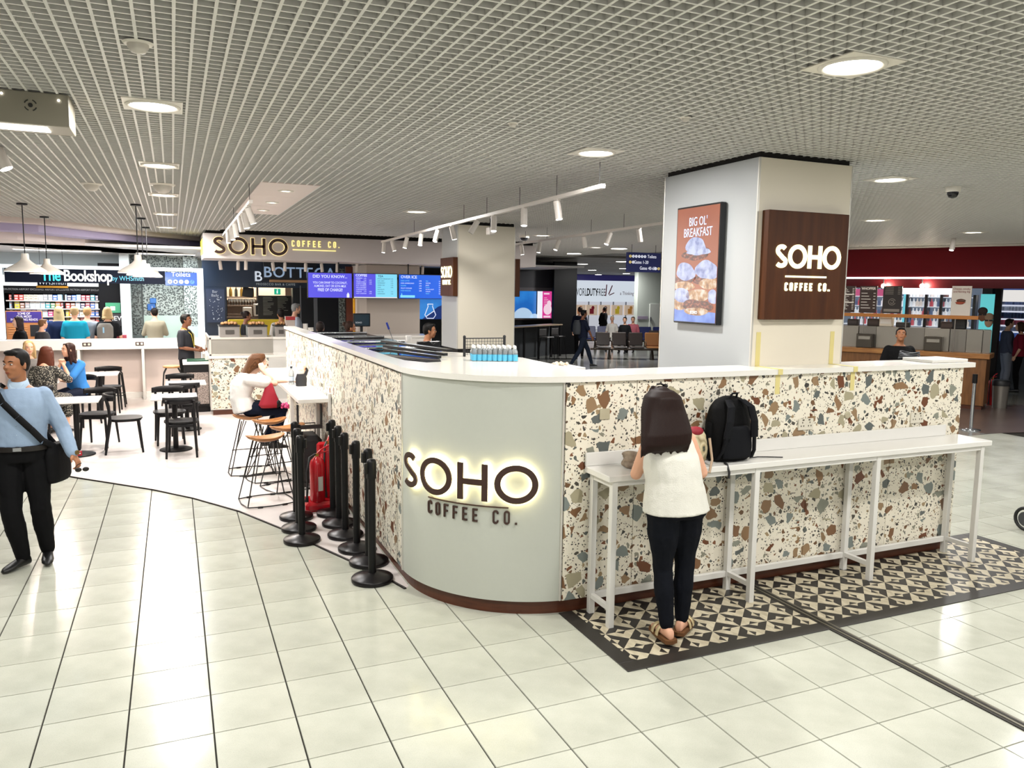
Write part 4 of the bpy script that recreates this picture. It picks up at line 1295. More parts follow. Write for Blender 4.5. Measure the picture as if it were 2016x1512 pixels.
# small display table with boxes and flowers in the shop
s = thing('shop_display_table', 'black display table in the bookshop behind the bench', 'table', (-0.95, 19, 0))
b = MB(); b.bbox(-.42, .42, 0, .6, .95, 1.0, .005); obj('tabletop', b, shelf_k, s)
for x in (-.38, .38):
    for y in (.05, .55):
        b = MB(); b.bbox(x - .025, x + .025, y - .025, y + .025, 0, .95, .003); obj('leg', b, shelf_k, s)
for k, (dx, w, h, c, l) in enumerate(((-.28, .16, .10, '#d8b43a', 'yellow'), (-.12, .2, .16, '#b8455a', 'pink'), (.05, .16, .07, '#e9e4da', 'white'), (.22, .2, .06, '#7a3f6a', 'plum'))):
    b = MB(); b.bbox(-w / 2, w / 2, 0, .2, 0, h, .004)
    o = obj('gift_box', b, mat('giftbox_' + l, c, .5), None, (-0.95 + dx, 19.1, 1.0)); tag(o, l + ' box on the black display table in the bookshop', 'box')

# lamps added inside the shops so the interiors read as lit
def arealamp(x, y, z, sx, sy, power, col=(1, 1, 1), name='added_shop_lamp', label=None, cat='ceiling light'):
    t_ = thing(name, label, cat, (x, y, z))
    b = MB(); b.bbox(-sx / 2 - .02, sx / 2 + .02, -sy / 2 - .02, sy / 2 + .02, .0, .03, .002); obj('housing', b, dl_w, t_)
    b = MB(); b.box(-sx / 2, sx / 2, -sy / 2, sy / 2, -.004, 0); obj('diffuser', b, mat('panel_lit', '#ffffff', .4, emit=3, ecol='#ffffff'), t_)
    l = bpy.data.lights.new('lamp', 'AREA'); l.shape = 'RECTANGLE'; l.size = sx; l.size_y = sy; l.energy = power; l.color = col
    o = bpy.data.objects.new('lamp', l); COL.objects.link(o); o.parent = t_; o.location = (0, 0, -.01)
    return t_
arealamp(-2.2, 19.2, 2.96, 1.6, .3, 110, (.93, .97, 1), label='added ceiling light panel inside the bookshop over the book shelves')
arealamp(-.1, 19.6, 2.96, 1.2, .3, 60, (.93, .98, 1), label='added ceiling light panel inside the shopfront toward the toilets')

# ---------------------------------------------------------------- pendants over the seating
pend_w = mat('enamel_white', '#e3dcd2', .22); cord_k = mat('cord_black', '#17171a', .5)
def pendant():
    t_ = thing('pendant_lamp', None, 'pendant lamp', (0, 0, 0))
    b = MB(); b.lathe([(.065, -.022), (.065, 0)], 20); obj('ceiling_rose', b, cord_k, t_)
    b = MB(); b.cyl((0, 0, -.66), (0, 0, -.02), .007, n=8); obj('cord', b, cord_k, t_)
    b = MB(); pr_ = [(.042, -.66), (.046, -.70), (.048, -.735), (.075, -.765), (.12, -.80), (.19, -.84), (.243, -.878), (.250, -.900)]
    b.lathe(pr_, 32, caps=False); b.lathe([(.001, -.66), (.042, -.66)], 32, caps=False); b.lathe([(r - .005, z - .002) for r, z in pr_[::-1]], 32, caps=False); b.lathe([(.245, -.902), (.250, -.900)], 32, caps=False)
    so = obj('lamp_shade', b, pend_w, t_)
    b = MB(); b.ball((0, 0, -.82), .05, n=12, m=8); obj('bulb', b, mat('bulb_lit', '#fff2dc', .4, emit=6, ecol='#ffe2c0'), t_)
    return t_
p0 = pendant()
pl_ = ['nearest white dome pendant of the left pair over the seating', 'white dome pendant behind the leftmost one over the seating', 'nearest white dome pendant of the row left of the fascia sign', 'middle white dome pendant of the row left of the fascia sign', 'farthest white dome pendant of the row left of the fascia sign']
for k, (x, y) in enumerate(((-1.797, 12.28), (-1.816, 14.41), (-.408, 11.607), (-.415, 13.847), (-.408, 15.898))):
    p_ = p0 if k == 0 else dup(p0)
    p_.location = (x, y, ZC); p_['label'] = pl_[k]
    l = bpy.data.lights.new('lamp', 'POINT'); l.energy = 32; l.shadow_soft_size = .05; l.color = (1, .86, .74)
    o = bpy.data.objects.new('lamp', l); COL.objects.link(o); o.parent = p_; o.location = (0, 0, -.93)

# ---------------------------------------------------------------- black chairs and cafe tables
black_w = mat('black_wood', '#131214', .5, noise=.15, spec=.25)
def make_chair():
    t_ = thing('dining_chair', None, 'chair', (0, 0, 0), 0, 'black wooden chairs in the seating area')   # faces +Y
    b = MB(); pts = []
    for k in range(28):
        a = 2 * PI * k / 28; c, s_ = math.cos(a), math.sin(a); r = (abs(c) ** 2.8 + abs(s_) ** 2.8) ** (-1 / 2.8)
        pts.append((.215 * c * r, .205 * s_ * r))
    b.prism(pts, .450, .468); b.prism([(x * .93, y * .93) for x, y in pts], .430, .450); obj('seat', b, black_w, t_)
    for sx in (-1, 1):
        b = MB(); b.tube([(sx * .15, .15, .435), (sx * .175, .19, .0)], [.019, .014], 8); obj('leg', b, black_w, t_)
        b = MB(); b.tube([(sx * .185, -.26, 0), (sx * .165, -.19, .44), (sx * .165, -.20, .60), (sx * .165, -.235, .76)], [.014, .02, .019, .016], 8); obj('leg', b, black_w, t_)
    b = MB(); rings = []
    for k in range(11):
        a = math.radians(-62 + 124 * k / 10); cx, cy = .235 * math.sin(a), -.03 - .225 * math.cos(a) + .0
        o_ = V((math.sin(a), -math.cos(a), 0)); h = .048 - .012 * abs(k - 5) / 5
        c = V((cx, cy, .755))
        rings.append([c + o_ * .011 + V((0, 0, h)), c + o_ * .014 - V((0, 0, h)), c - o_ * .008 - V((0, 0, h)), c - o_ * .011 + V((0, 0, h))])
    b.loft(rings); obj('backrest', b, black_w, t_)
    b = MB(); b.bbox(-.15, .15, .13, .155, .40, .435, .004); obj('seat_rail', b, black_w, t_); b = MB(); b.bbox(-.15, .15, -.20, -.175, .40, .435, .004); obj('seat_rail', b, black_w, t_)
    return t_
def make_table():
    t_ = thing('cafe_table', None, 'table', (0, 0, 0), 0, 'white cafe tables on black round bases')
    b = MB(); b.bbox(-.29, .29, -.30, .30, .722, .742, .004); obj('tabletop', b, mat('table_top', '#e9e6e2', .12), t_)
    b = MB(); b.cyl((0, 0, .02), (0, 0, .722), .034, n=16); obj('column', b, black_w, t_)
    b = MB(); b.lathe([(.21, 0), (.21, .012), (.19, .02), (.05, .028)], 32); obj('base', b, black_w, t_)
    return t_
ch0 = make_chair(); tb0 = make_table()
chairs = [((-.64, 11.60), -PI / 2 + .08, 'black wooden chair turned sideways between the two nearest cafe tables'),
          ((.05, 11.12), -.05, 'black wooden chair with its back to us at the table left of the stools'),
          ((-.10, 12.02), PI + .06, 'black wooden chair behind the table left of the stools'),
          ((.12, 12.78), -.05, 'black wooden chair in front of the table by the tray station'),
          ((.06, 13.75), PI, 'black wooden chair behind the table by the tray station'),
          ((-1.02, 12.12), PI - .25, 'black wooden chair behind the table with glossy lettering reflection'),
          ((-1.1, 15.38), PI, 'black wooden chair behind the farthest empty cafe table'),
          ((-1.78, 13.05), -.35, 'black wooden chair under the woman in the patterned dress'),
          ((-1.42, 14.0), PI - .5, 'black wooden chair under the woman in the blue top'),
          ((-2.15, 14.55), PI, 'black wooden chair under the blonde woman with the cup')]
for k, (xy, rz, lb) in enumerate(chairs):
    c = ch0 if k == 0 else dup(ch0)
    c.location = (xy[0], xy[1], .002); c.rotation_euler = (0, 0, rz); c['label'] = lb
tabs = [((-1.22, 11.55), 'white cafe table nearest the walking man'), ((-.03, 11.50), 'white cafe table with chairs left of the bar stools'), ((.14, 13.12), 'white cafe table beside the tray station'), ((-1.19, 14.92), 'farthest empty white cafe table near the bench wall'), ((-1.95, 13.75), 'white cafe table with paper cups between the three seated women')]
for k, (xy, lb) in enumerate(tabs):
    c = tb0 if k == 0 else dup(tb0)
    c.location = (xy[0], xy[1], .002); c['label'] = lb
# cups on the women's table
cup_w = mat('cup_paper', '#e8e4de', .5)
def paper_cup(x, y, z, lb, h=.11, m=None):
    b = MB(); b.lathe([(.028, 0), (.038, h), (.041, h + .004), (.036, h + .012)], 18)
    return tag(obj('paper_cup', b, m or cup_w, None, (x, y, z)), lb, 'cup')
paper_cup(-1.98, 13.62, .745, 'pink paper cup on the table behind the walking man', m=mat('cup_pink', '#caa6ac', .5))
# high stools at the bench
stw = mat('stool_wood', '#b98a57', .45, noise=.15, nscale=10)
def bench_stool(x, y, lb):
    t_ = thing('high_stool', lb, 'stool', (x, y, .002), 0, 'high stools at the bench wall')
    b = MB(); b.lathe([(.14, .70), (.165, .712), (.165, .735), (.15, .742)], 24); obj('seat', b, stw, t_)
    for sx in (-1, 1):
        for sy in (-1, 1):
            b = MB(); b.tube([(sx * .10, sy * .10, .70), (sx * .15, sy * .15, .60), (sx * .20, sy * .20, 0)], .012, 8); obj('leg', b, black_w, t_)
    b = MB(); b.tube([(.185, .185, .22), (-.185, .185, .22), (-.185, -.185, .22), (.185, -.185, .22)], .008, 6, closed=True); obj('foot_ring', b, black_w, t_)
bench_stool(-1.075, 16.133, 'wooden topped high stool at the bench left of the central leg panel')
bench_stool(-0.056, 16.057, 'wooden topped high stool at the bench beside the standing waiter')
# tray station
s = thing('tray_station', 'woven-sided tray and waste station with green tray on top', 'cabinet', (.14, 14.86, 0))
rattan = ramp_mat('woven_grey', 'voronoi', [(.1, '#3b3532'), (.5, '#8d8079'), (.8, '#a79a92')], (1, 1, 1), .6, .3, 60)
b = MB(); b.bbox(.0, .43, 0, .52, .10, .86, .006); obj('cabinet', b, black_w, s)
b = MB(); b.bbox(.035, .395, -.006, .0, .15, .72, .002); obj('woven_panel', b, rattan, s)
b = MB(); b.bbox(-.02, .45, -.02, .54, .86, .91, .004); obj('worktop', b, white_lam, s)
b = MB(); b.bbox(.02, .41, .03, .5, 0, .10, .003); obj('plinth', b, black_w, s)
b = MB(); b.bbox(-.17, .17, -.20, .20, 0, .008, .003); b.bbox(-.18, .18, -.21, -.195, 0, .022, .003); b.bbox(-.18, .18, .195, .21, 0, .022, .003); b.bbox(-.18, -.165, -.21, .21, 0, .022, .003); b.bbox(.165, .18, -.21, .21, 0, .022, .003)
tag(obj('serving_tray', b, mat('tray_green', '#1f4a34', .4), None, (.37, 15.1, .912)), 'dark green tray lying on the tray station', 'tray')

# ---------------------------------------------------------------- ceiling fittings on the left
box_m = mat('unit_grey_beige', '#9c9686', .5)
s = thing('ceiling_unit', 'square grey ceiling unit with round sensor and lit strip at upper left', 'ceiling unit', (0, 0, 0))
CZ = 3.02
ul, ur, lr = (-0.819, 5.128, 3.3), (-0.506, 5.241, 3.3), (-0.464, 4.722, 3.02)
x0_, x1_ = -1.35, -0.506
y0_ = 5.241
zb = 3.12
b = MB(); b.bbox(x0_, x1_, y0_, y0_ + .30, zb, ZC, .004); obj('housing', b, box_m, s)
xc = -0.697; zc2 = 3.224
b = MB(); M_ = Matrix.Translation((xc, y0_ - .001, zc2)) @ Matrix.Rotation(PI / 2, 4, 'X')
b.lathe([(.012, 0), (.012, .003)], 16, 0, M_)
for a0 in (20, 110, 200, 290):
    ribbon(b, arc(0, 0, .030, a0, a0 + 50, 8), .006, 0, .002, lambda x, y, z: M_ @ V((x, y, z)))
obj('sensor', b, mat('sensor_dark', '#2c2b28', .5), s)
b = MB(); b.bbox(x0_ + .2, x1_ - .12, y0_ + .05, y0_ + .2, zb - .006, zb, .002); obj('light_strip', b, dl_e, s)
for x in (-0.833, -0.557):
    b = MB(); b.ball((x, y0_ - .002, zc2 + .05 if x < xc else zc2 + .04), .006, n=8, m=6); obj('indicator', b, dl_e, s)
def dome(x, y, lb, dark=False, r=.09):
    q = r / .09
    t_ = thing('ceiling_dome', lb, 'camera' if dark else 'speaker', (x, y, ZC))
    b = MB(); b.lathe([(r * 1.05, -.012 * q), (r * 1.2, 0)], 24) if not dark else b.lathe([(r * .95, -.05), (r, 0)], 24); obj('flange', b, dl_w, t_)
    b = MB(); b.lathe([(r * .15, -.075 * q), (r * .55, -.065 * q), (r * .8, -.035 * q), (r * .85, -.0)] if not dark else [(r * .1, -.11), (r * .5, -.1), (r * .72, -.07), (r * .75, -.05)], 24); obj('dome', b, mat('dome_dark', '#151518', .15) if dark else mat('dome_white', '#d9d2c8', .4), t_)
dome(-.104, 4.009, 'small round ceiling sensor above the nearest left downlight', r=.055)
dome(-.754, 9.579, 'white dome ceiling speaker left of the downlight row')
dome(-.059, 9.238, 'white hemispherical ceiling speaker in the left downlight row', r=.11)
dome(7.085, 5.479, 'dark dome security camera in the ceiling at the right', True, .07)
dome(6.233, 13.859, 'dark dome camera in the ceiling beside the rear pillar', True, .10)
dome(2.059, 4.78, 'tiny ceiling sprinkler plate in the middle of the grid', r=.03)
dome(2.947, 4.147, 'tiny ceiling sprinkler plate above the front pillar', r=.03)
# ---------------------------------------------------------------- SOHO ceiling fascia over the serving area
fas_m = mat('fascia_lilac_grey', '#cbc3c0', .45)
s = thing('ceiling_fascia', 'long pale ceiling fascia with brown coffee shop letters over the serving area', 'fascia', (0, 0, 0))
FZ0, FZ1 = 2.775, 3.245
b = MB(); b.bbox(.565, 7.49, 16.0, 16.03, FZ0, FZ1, .004); obj('front_panel', b, fas_m, s)
b = MB(); b.bbox(.565, .595, 16.03, 17.5, FZ0, FZ1, .004); obj('end_panel', b, fas_m, s)
b = MB(); b.bbox(7.46, 7.49, 16.03, 17.5, FZ0, FZ1, .004); obj('end_panel', b, fas_m, s)
b = MB(); b.bbox(.6, 7.46, 16.03, 17.5, FZ0 + .005, FZ0 + .03, .003); obj('underside', b, mat('fascia_under', '#e3d6d0', .5), s)
b = MB(); b.box(.62, 7.45, 16.08, 17.4, FZ1 - .03, 3.36); obj('upper_box', b, trimdark, s)
fn = lambda x, y, z: V((x, 15.998 - z, y))
brn2 = mat('sign_brown', '#3a231b', .45)
gl2 = mat('edge_glow', '#ffe9a8', .5, emit=.9, ecol='#ffe4a0')
xa, xb = 0.725, 2.106
zl, zh = 2.865, 3.18
for nm, w_, m_, z0, z1, gr in (('letter', .185, brn2, .022, .035, 0), ('edge_light', .215, gl2, .006, .016, .007)):
    sign_word('SOHO', zh - zl + 2 * gr, w_, .15 if gr == 0 else .11, m_, s, fn, z0, z1, name=nm, x0=xa - gr, y0=zl - gr, width=xb - xa + 2 * gr)
cr2 = mat('lit_cream_small', '#fff6c0', .4, emit=.75, ecol='#f0dc80')
sign_word('coffee co.', 3.166 - 3.047, .15, .36, cr2, s, fn, 0, .014, x0=2.181, y0=3.047, width=3.115 - 2.181)
b = MB(); ribbon(b, [(2.198, 2.985), (3.043, 2.985)], .018, 0, .012, fn); obj('underline', b, cr2, s)
# lit lettering on the end of the fascia
b = MB()
for k in range(6): b.bbox(.553, .566, 16.25 + .19 * k, 16.36 + .19 * k, 2.87, 3.15, .004)
obj('end_lettering', b, mat('lit_yellow', '#f4ec6a', .4, emit=1.0, ecol='#f0e850'), s)

# ---------------------------------------------------------------- menu screens
def screen_box(name, lb, px0, px1, zt, zb, Yp, m):
    t_ = thing(name, lb, 'screen', (px0, Yp, zb))
    w, h = px1 - px0, zt - zb
    b = MB(); b.bbox(0, w, 0, .06, 0, h, .004); obj('casing', b, mat('screen_black', '#0c0c10', .3), t_)
    b = MB(); b.box(.012, w - .012, -.002, 0, .012, h - .012); obj('display', b, m, t_)
    return t_, w, h
YM = 16.5
zT, zB = 2.565, 2.035
xs = [2.552, 3.489, 4.464, 5.498, 6.558]
vio, cy, bl = emis('#5a55e0', .9), emis('#7fd4ee', .95), emis('#1560e0', .9)
wt_ = emis('#dfe6ff', 1.0); dk = mat('menu_ink', '#1e3c78', .5)
t_, w, h = screen_box('menu_screen', 'violet menu screen saying DID YOU KNOW under the fascia', xs[0], xs[1] - .015, zT, zB, YM, vio)
text('DID YOU KNOW...', .085, wt_, t_, (w * .5, -.006, h * .84), bold=.012)
text('YOU CAN SWAP TO COCONUT,', .066, wt_, t_, (w * .5, -.006, h * .60), bold=.004, xs=.72)
text('ALMOND, OAT OR SOYA MILK', .066, wt_, t_, (w * .5, -.006, h * .47), bold=.004, xs=.72)
text('FREE OF CHARGE!', .088, wt_, t_, (w * .5, -.006, h * .32), bold=.01, xs=.72)
b = MB(); b.bbox(w * .87, w * .93, -.008, -.004, h * .03, h * .17, .01); b.bbox(w * .885, w * .915, -.008, -.004, h * .17, h * .22, .005); obj('bottle_picture', b, wt_, t_)
t_, w, h = screen_box('menu_screen', 'violet and pale blue COFFEE and TEA menu screen under the fascia', xs[1] + .005, xs[2] - .015, zT, zB, YM, vio)
b = MB(); b.box(w * .50, w - .012, -.004, -.002, .012, h - .012); obj('blue_half', b, cy, t_)
b = MB(); b.box(.012, w - .012, -.005, -.004, .012, h * .06); obj('footer', b, emis('#e8e8e8', .9), t_)
text('COFFEE', .07, wt_, t_, (.05, -.006, h * .91), bold=.02, align='LEFT')
text('TEA', .065, dk, t_, (w * .55, -.006, h * .89), bold=.01, align='LEFT')
for k, (l, p, q) in enumerate((('ESPRESSO', '2.35', ''), ('LATTE', '3.45', '3.75'), ('AMERICANO', '3.10', '3.40'), ('CAPPUCCINO', '3.45', '3.75'), ('FLAT WHITE', '3.35', ''), ('MACCHIATO', '2.65', ''), ('CORTADO', '3.20', ''), ('MOCHA', '3.75', '4.05'), ('HOT CHOC', '3.65', '3.95'))):
    z_ = h * (.80 - .075 * k)
    text(l, .032, wt_, t_, (.06, -.006, z_), align='LEFT'); text(p, .032, wt_, t_, (w * .26, -.006, z_))
    if q: text(q, .032, wt_, t_, (w * .38, -.006, z_))
for k, (l, p) in enumerate((('ENGLISH BREAKFAST', '2.75'), ('EARL GREY', '2.75'), ('PEPPERMINT', '2.75'), ('GREEN TEA', '2.75'), ('CHAI', '3.25'), ('SPECIALITY', ''), ('ICED TEA', '3.15'), ('LEMONADE', '3.25'))):
    z_ = h * (.79 - .085 * k)
    text(l, .03, dk, t_, (w * .54, -.006, z_), align='LEFT'); text(p or ' ', .03, dk, t_, (w * .87, -.006, z_)) if p else None
t_, w, h = screen_box('menu_screen', 'bright blue OVER ICE menu screen under the fascia', xs[2] + .005, xs[3] - .015, zT, zB, YM, bl)
text('OVER ICE', .085, wt_, t_, (.05, -.006, h * .88), bold=.01, align='LEFT')
for k, l in enumerate(('ICED LATTE', 'ICED AMERICANO', 'FRAPPE', 'FRUIT COOLER', 'ICED MOCHA')):
    text(l, .036, wt_ if k % 2 else cy, t_, (.05, -.006, h * (.73 - .10 * k)), align='LEFT')
    text('3.95', .034, wt_, t_, (w * .48, -.006, h * (.73 - .10 * k)), bold=.01)
for k, l in enumerate(('TEA', 'WATER', 'JUICE', 'SODA', 'EXTRA SHOT', 'SYRUPS', 'MILKS')):
    text(l, .032, cy if k % 3 == 0 else wt_, t_, (w * .6, -.006, h * (.73 - .085 * k)), align='LEFT')
    text('2.20', .030, wt_, t_, (w * .92, -.006, h * (.73 - .085 * k)), bold=.01)
b = MB(); b.bbox(w * .04, w * .36, -.008, -.002, h * .05, h * .15, .004); b.cyl((w * .07, -.006, h * .15), (w * .07, -.006, h * .24), .012, .003, 6); obj('blue_label', b, cy, t_)
t_, w, h = screen_box('menu_screen', 'blue menu screen mostly hidden behind the rear pillar', xs[3] + .005, xs[4], zT, zB, YM, bl)
b = MB()
for x in (3.2, 4.7, 6.0): b.cyl((x, YM + .05, zT), (x, YM + .05, 2.79), .015, n=8)
b.bbox(xs[0] + .1, xs[4] - .1, YM + .06, YM + .10, zT - .12, zT - .07, .003)
tag(obj('screen_mount', b, mat('mount_black', '#151517', .5)), 'black mounting bar and drop rods holding the menu screens', 'bracket')

# ---------------------------------------------------------------- track lights
spot_w = mat('spot_white', '#e6ded6', .35); spot_e = mat('spot_lit', '#ffffff', .4, emit=10, ecol='#fffaf2')
def spot_lamp(parent, loc, aim, power, ang=70):
    l = bpy.data.lights.new('lamp', 'SPOT'); l.energy = power; l.spot_size = math.radians(ang); l.spot_blend = .5; l.shadow_soft_size = .035; l.color = (1, .95, .9)
    o = bpy.data.objects.new('lamp', l); COL.objects.link(o); o.parent = parent; o.location = loc
    o.rotation_euler = V(aim).to_track_quat('-Z', 'Y').to_euler(); return o
def spot_head(parent, p, aim, lit=True, ln=.17, r=.034):
    """cylindrical head hanging from p on the track"""
    p = V(p); a = V(aim).normalized(); pv = p - V((0, 0, .035))
    b = MB(); b.cyl(p, pv, .008, n=8); b.bbox(p.x - .02, p.x + .02, p.y - .035, p.y + .035, p.z - .012, p.z + .008, .003)
    st = pv - a * .02; b.cyl(st, st + a * ln, r, n=16)
    o = obj('spotlight_head', b, spot_w, parent)
    e = st + a * (ln + .001); b = MB(); b.cyl(e, e + a * .003, r * .86, n=16); obj('lens', b, spot_e if lit else mat('lens_off', '#8d8880', .3), o)
    return e + a * .01
def track(name, lb, A, B, rods, heads, grp=None):
    A, B = V(A), V(B)
    t_ = thing(name, lb, 'track light', tuple(A))
    d = B - A
    b = MB(); n_ = d.normalized(); sd = n_.cross(V((0, 0, 1))) * .018
    vs = []
    for p in (V((0, 0, 0)), d):
        for q in (sd, -sd):
            vs += [p + q, p + q + V((0, 0, .034))]
    b.add(vs, [(0, 1, 3, 2), (4, 6, 7, 5), (0, 2, 6, 4), (1, 5, 7, 3), (0, 4, 5, 1), (2, 3, 7, 6)]); obj('track_rail', b, spot_w, t_)
    for f in rods:
        p = d * f; b = MB(); b.cyl(p + V((0, 0, .03)), p + V((0, 0, ZC - A.z)), .003, n=6); obj('suspension_wire', b, cord_k, t_)
    for (f, aim, lit, pw) in heads:
        e = spot_head(t_, d * f, aim, lit)
        if pw: spot_lamp(t_, e, aim, pw)
    return t_
ZT = 3.08
A_ = (3.562, 14.287, 3.08); B_ = (3.296, 5.747, 3.08)
def fr(p, A, B): return (p[1] - A[1]) / (B[1] - A[1])
ha = []
for k, (p, aim, lit, pw) in enumerate((((3.565, 14.108, 3.08), (-.1, 0, -1), 1, 0), ((3.55, 13.445, 3.08), (.25, 0, -1), 1, 0), ((3.53, 12.412, 3.08), (-.25, 0, -1), 1, 40), ((3.498, 11.522, 3.08), (-.15, -.1, -1), 1, 0), ((3.48, 10.63, 3.08), (-.35, -.2, -1), 1, 60),
      ((3.449, 9.956, 3.08), (.25, 0, -1), 1, 0), ((3.435, 8.945, 3.08), (-.55, .2, -1), 0, 0), ((3.448, 8.352, 3.08), (-.1, -.2, -1), 1, 60), ((3.388, 7.454, 3.08), (-.05, -.1, -1), 1, 60), ((3.357, 6.654, 3.08), (.12, -.1, -1), 1, 60))):
    ha.append((fr(p, A_, B_), aim, lit, pw))
track('track_light', 'white suspended ceiling track with ten spotlights running past the rear pillar', A_, B_, [fr(q, A_, B_) for q in ((3.436, 11.939, 3.08), (3.403, 9.451, 3.08), (3.401, 8.593, 3.08), (3.365, 7.582, 3.08), (3.336, 6.666, 3.08), (3.298, 5.818, 3.08))], ha)
A_ = (5.895, 13.731, 3.08); B_ = (5.663, 8.2, 3.08)
hb = []
for p, aim, lit in (((5.868, 13.176, 3.08), (.15, 0, -1), 1), ((5.856, 12.311, 3.08), (-.15, 0, -1), 1), ((5.858, 11.529, 3.08), (-.4, 0, -1), 1), ((5.802, 10.603, 3.08), (.2, 0, -1), 0), ((5.795, 9.768, 3.08), (-.4, 0, -1), 1), ((5.749, 8.96, 3.08), (.2, 0, -1), 0)):
    hb.append((fr(p, A_, B_), aim, lit, 0))
track('track_light', 'white suspended ceiling track with six spotlights between the two pillars', A_, B_, [fr(q, A_, B_) for q in ((5.882, 12.983, 3.08), (5.826, 12.01, 3.08), (5.783, 10.364, 3.08), (5.736, 9.372, 3.08))], hb)
A_ = (0.816, 14.115, 3.08); B_ = (0.764, 8.503, 3.08)
hc = []
for p, aim, lit, pw in (((0.809, 12.702, 3.08), (.0, 0, -1), 1, 90), ((0.796, 11.843, 3.08), (.1, -.1, -1), 1, 90), ((0.791, 11.087, 3.08), (.1, 0, -1), 1, 110), ((0.777, 10.122, 3.08), (.15, 0, -1), 0, 0), ((0.774, 9.496, 3.08), (.2, -.05, -1), 1, 120), ((0.767, 8.829, 3.08), (.35, .1, -1), 1, 110)):
    hc.append((fr(p, A_, B_), aim, lit, pw))
track('track_light', 'white suspended ceiling track with six spotlights in front of the pale lettered fascia', A_, B_, [.05, .5, .97], hc)
# spots under the fascia
for k, (px_, py_) in enumerate((((1.028, 19.424, 2.775), 1), ((1.431, 19.467, 2.775), 1), ((1.386, 16.835, 2.775), 1), ((2.273, 20.032, 2.775), 0), ((2.279, 17.816, 2.775), 0), ((3.023, 19.768, 2.775), 0), ((3.077, 17.865, 2.775), 0), ((3.747, 19.535, 2.775), 0), ((3.812, 17.571, 2.775), 0), ((4.803, 18.436, 2.775), 0), ((5.294, 17.438, 2.775), 0))):
    y_ = max(16.12, min(17.3, px_[1])); x_ = px_[0] * y_ / px_[1]
    t_ = thing('fascia_spotlight', 'white cylinder spotlight, %s from the left under the pale lettered fascia' % ordn[k], 'spotlight', (x_, y_, 2.775))
    spot_head(t_, (0, 0, 0), (.12 if k % 3 == 0 else -.02, .1, -1), False, .17, .034)
# kiosk track spot at the right and at the upper left edge
t_ = thing('ceiling_spotlight', 'pair of small white spotlights on the ceiling before the red fascia', 'spotlight', (13.17, 10.092, 3.29))
spot_head(t_, (0, 0, 0), (-.25, 0, -1), True, .2, .04); e = spot_head(t_, (.06, .05, 0), (.1, .1, -1), False, .17, .035)
t_ = thing('ceiling_spotlight', 'white spotlight head cut by the left picture edge below the ceiling unit', 'spotlight', (-1.225, 7.381, 3.29))
spot_head(t_, (0, 0, 0), (.45, -.1, -1), True, .16, .05)
t_ = thing('hanging_camera', 'small white box camera hanging in front of the rear pillar top', 'camera', (4.35, 10.888, 3.29))
b = MB(); b.cyl((0, 0, 0), (0, 0, -.14), .012, n=8); obj('rod', b, cord_k, t_)
b = MB(); b.bbox(-.05, .05, -.06, .06, -.24, -.13, .01); bo = obj('housing', b, spot_w, t_); b = MB(); b.cyl((.01, -.062, -.185), (.01, -.066, -.185), .012, n=10); obj('lens', b, spot_e, bo)

# ---------------------------------------------------------------- terrazzo return with the glass screen
s = thing('terrazzo_return_counter', 'low terrazzo counter with white ledge at the far left end of the island', 'counter', (0, 14.43, 0))
b = MB(); b.bbox(.565, 1.53, 0, .02, .10, .995, .002); obj('terrazzo_panel', b, terr, s)
b = MB(); b.bbox(.58, 1.9, .03, .05, 0, .10, .002); obj('plinth', b, plinth_m, s)
b = MB(); b.bbox(.545, .565, -.004, .5, .10, 1.0, .002); b.bbox(.545, 1.53, -.006, 0, .095, .11, .002); obj('edge_trim', b, trimw, s)
b = MB(); b.bbox(.53, 2.2, -.02, .55, .995, 1.04, .004); obj('worktop', b, cornice, s)
b = MB(); b.bbox(.50, .56, .55, 2.4, .0, 1.04, .004); obj('side_panel', b, white_lam, s)
fz = 1.358
for x in (.555, 1.0, 1.45):
    pass
b = MB()
b.bbox(.55, 1.62, .05, .08, fz - .035, fz, .003); b.bbox(.55, .585, .05, .08, 1.04, fz, .003); b.bbox(.55, 1.62, .05, .08, 1.04, 1.07, .003); obj('screen_frame', b, mat('frame_alu', '#cbc4bb', .4, .2), s)
b = MB(); b.box(.585, 1.62, .062, .068, 1.07, fz - .035); obj('glass_panel', b, mat('frosted_glass', '#b9b5ac', .35, trans=.55, noise=.08, nscale=4), s)
fzb = 1.43
b = MB(); b.bbox(.55, .575, .08, 1.8, fz - .035, fz, .003); b.bbox(.55, .575, 1.75, 1.8, 1.04, fz, .003); obj('side_rail', b, mat('frame_alu', '#cbc4bb', .4, .2), s)
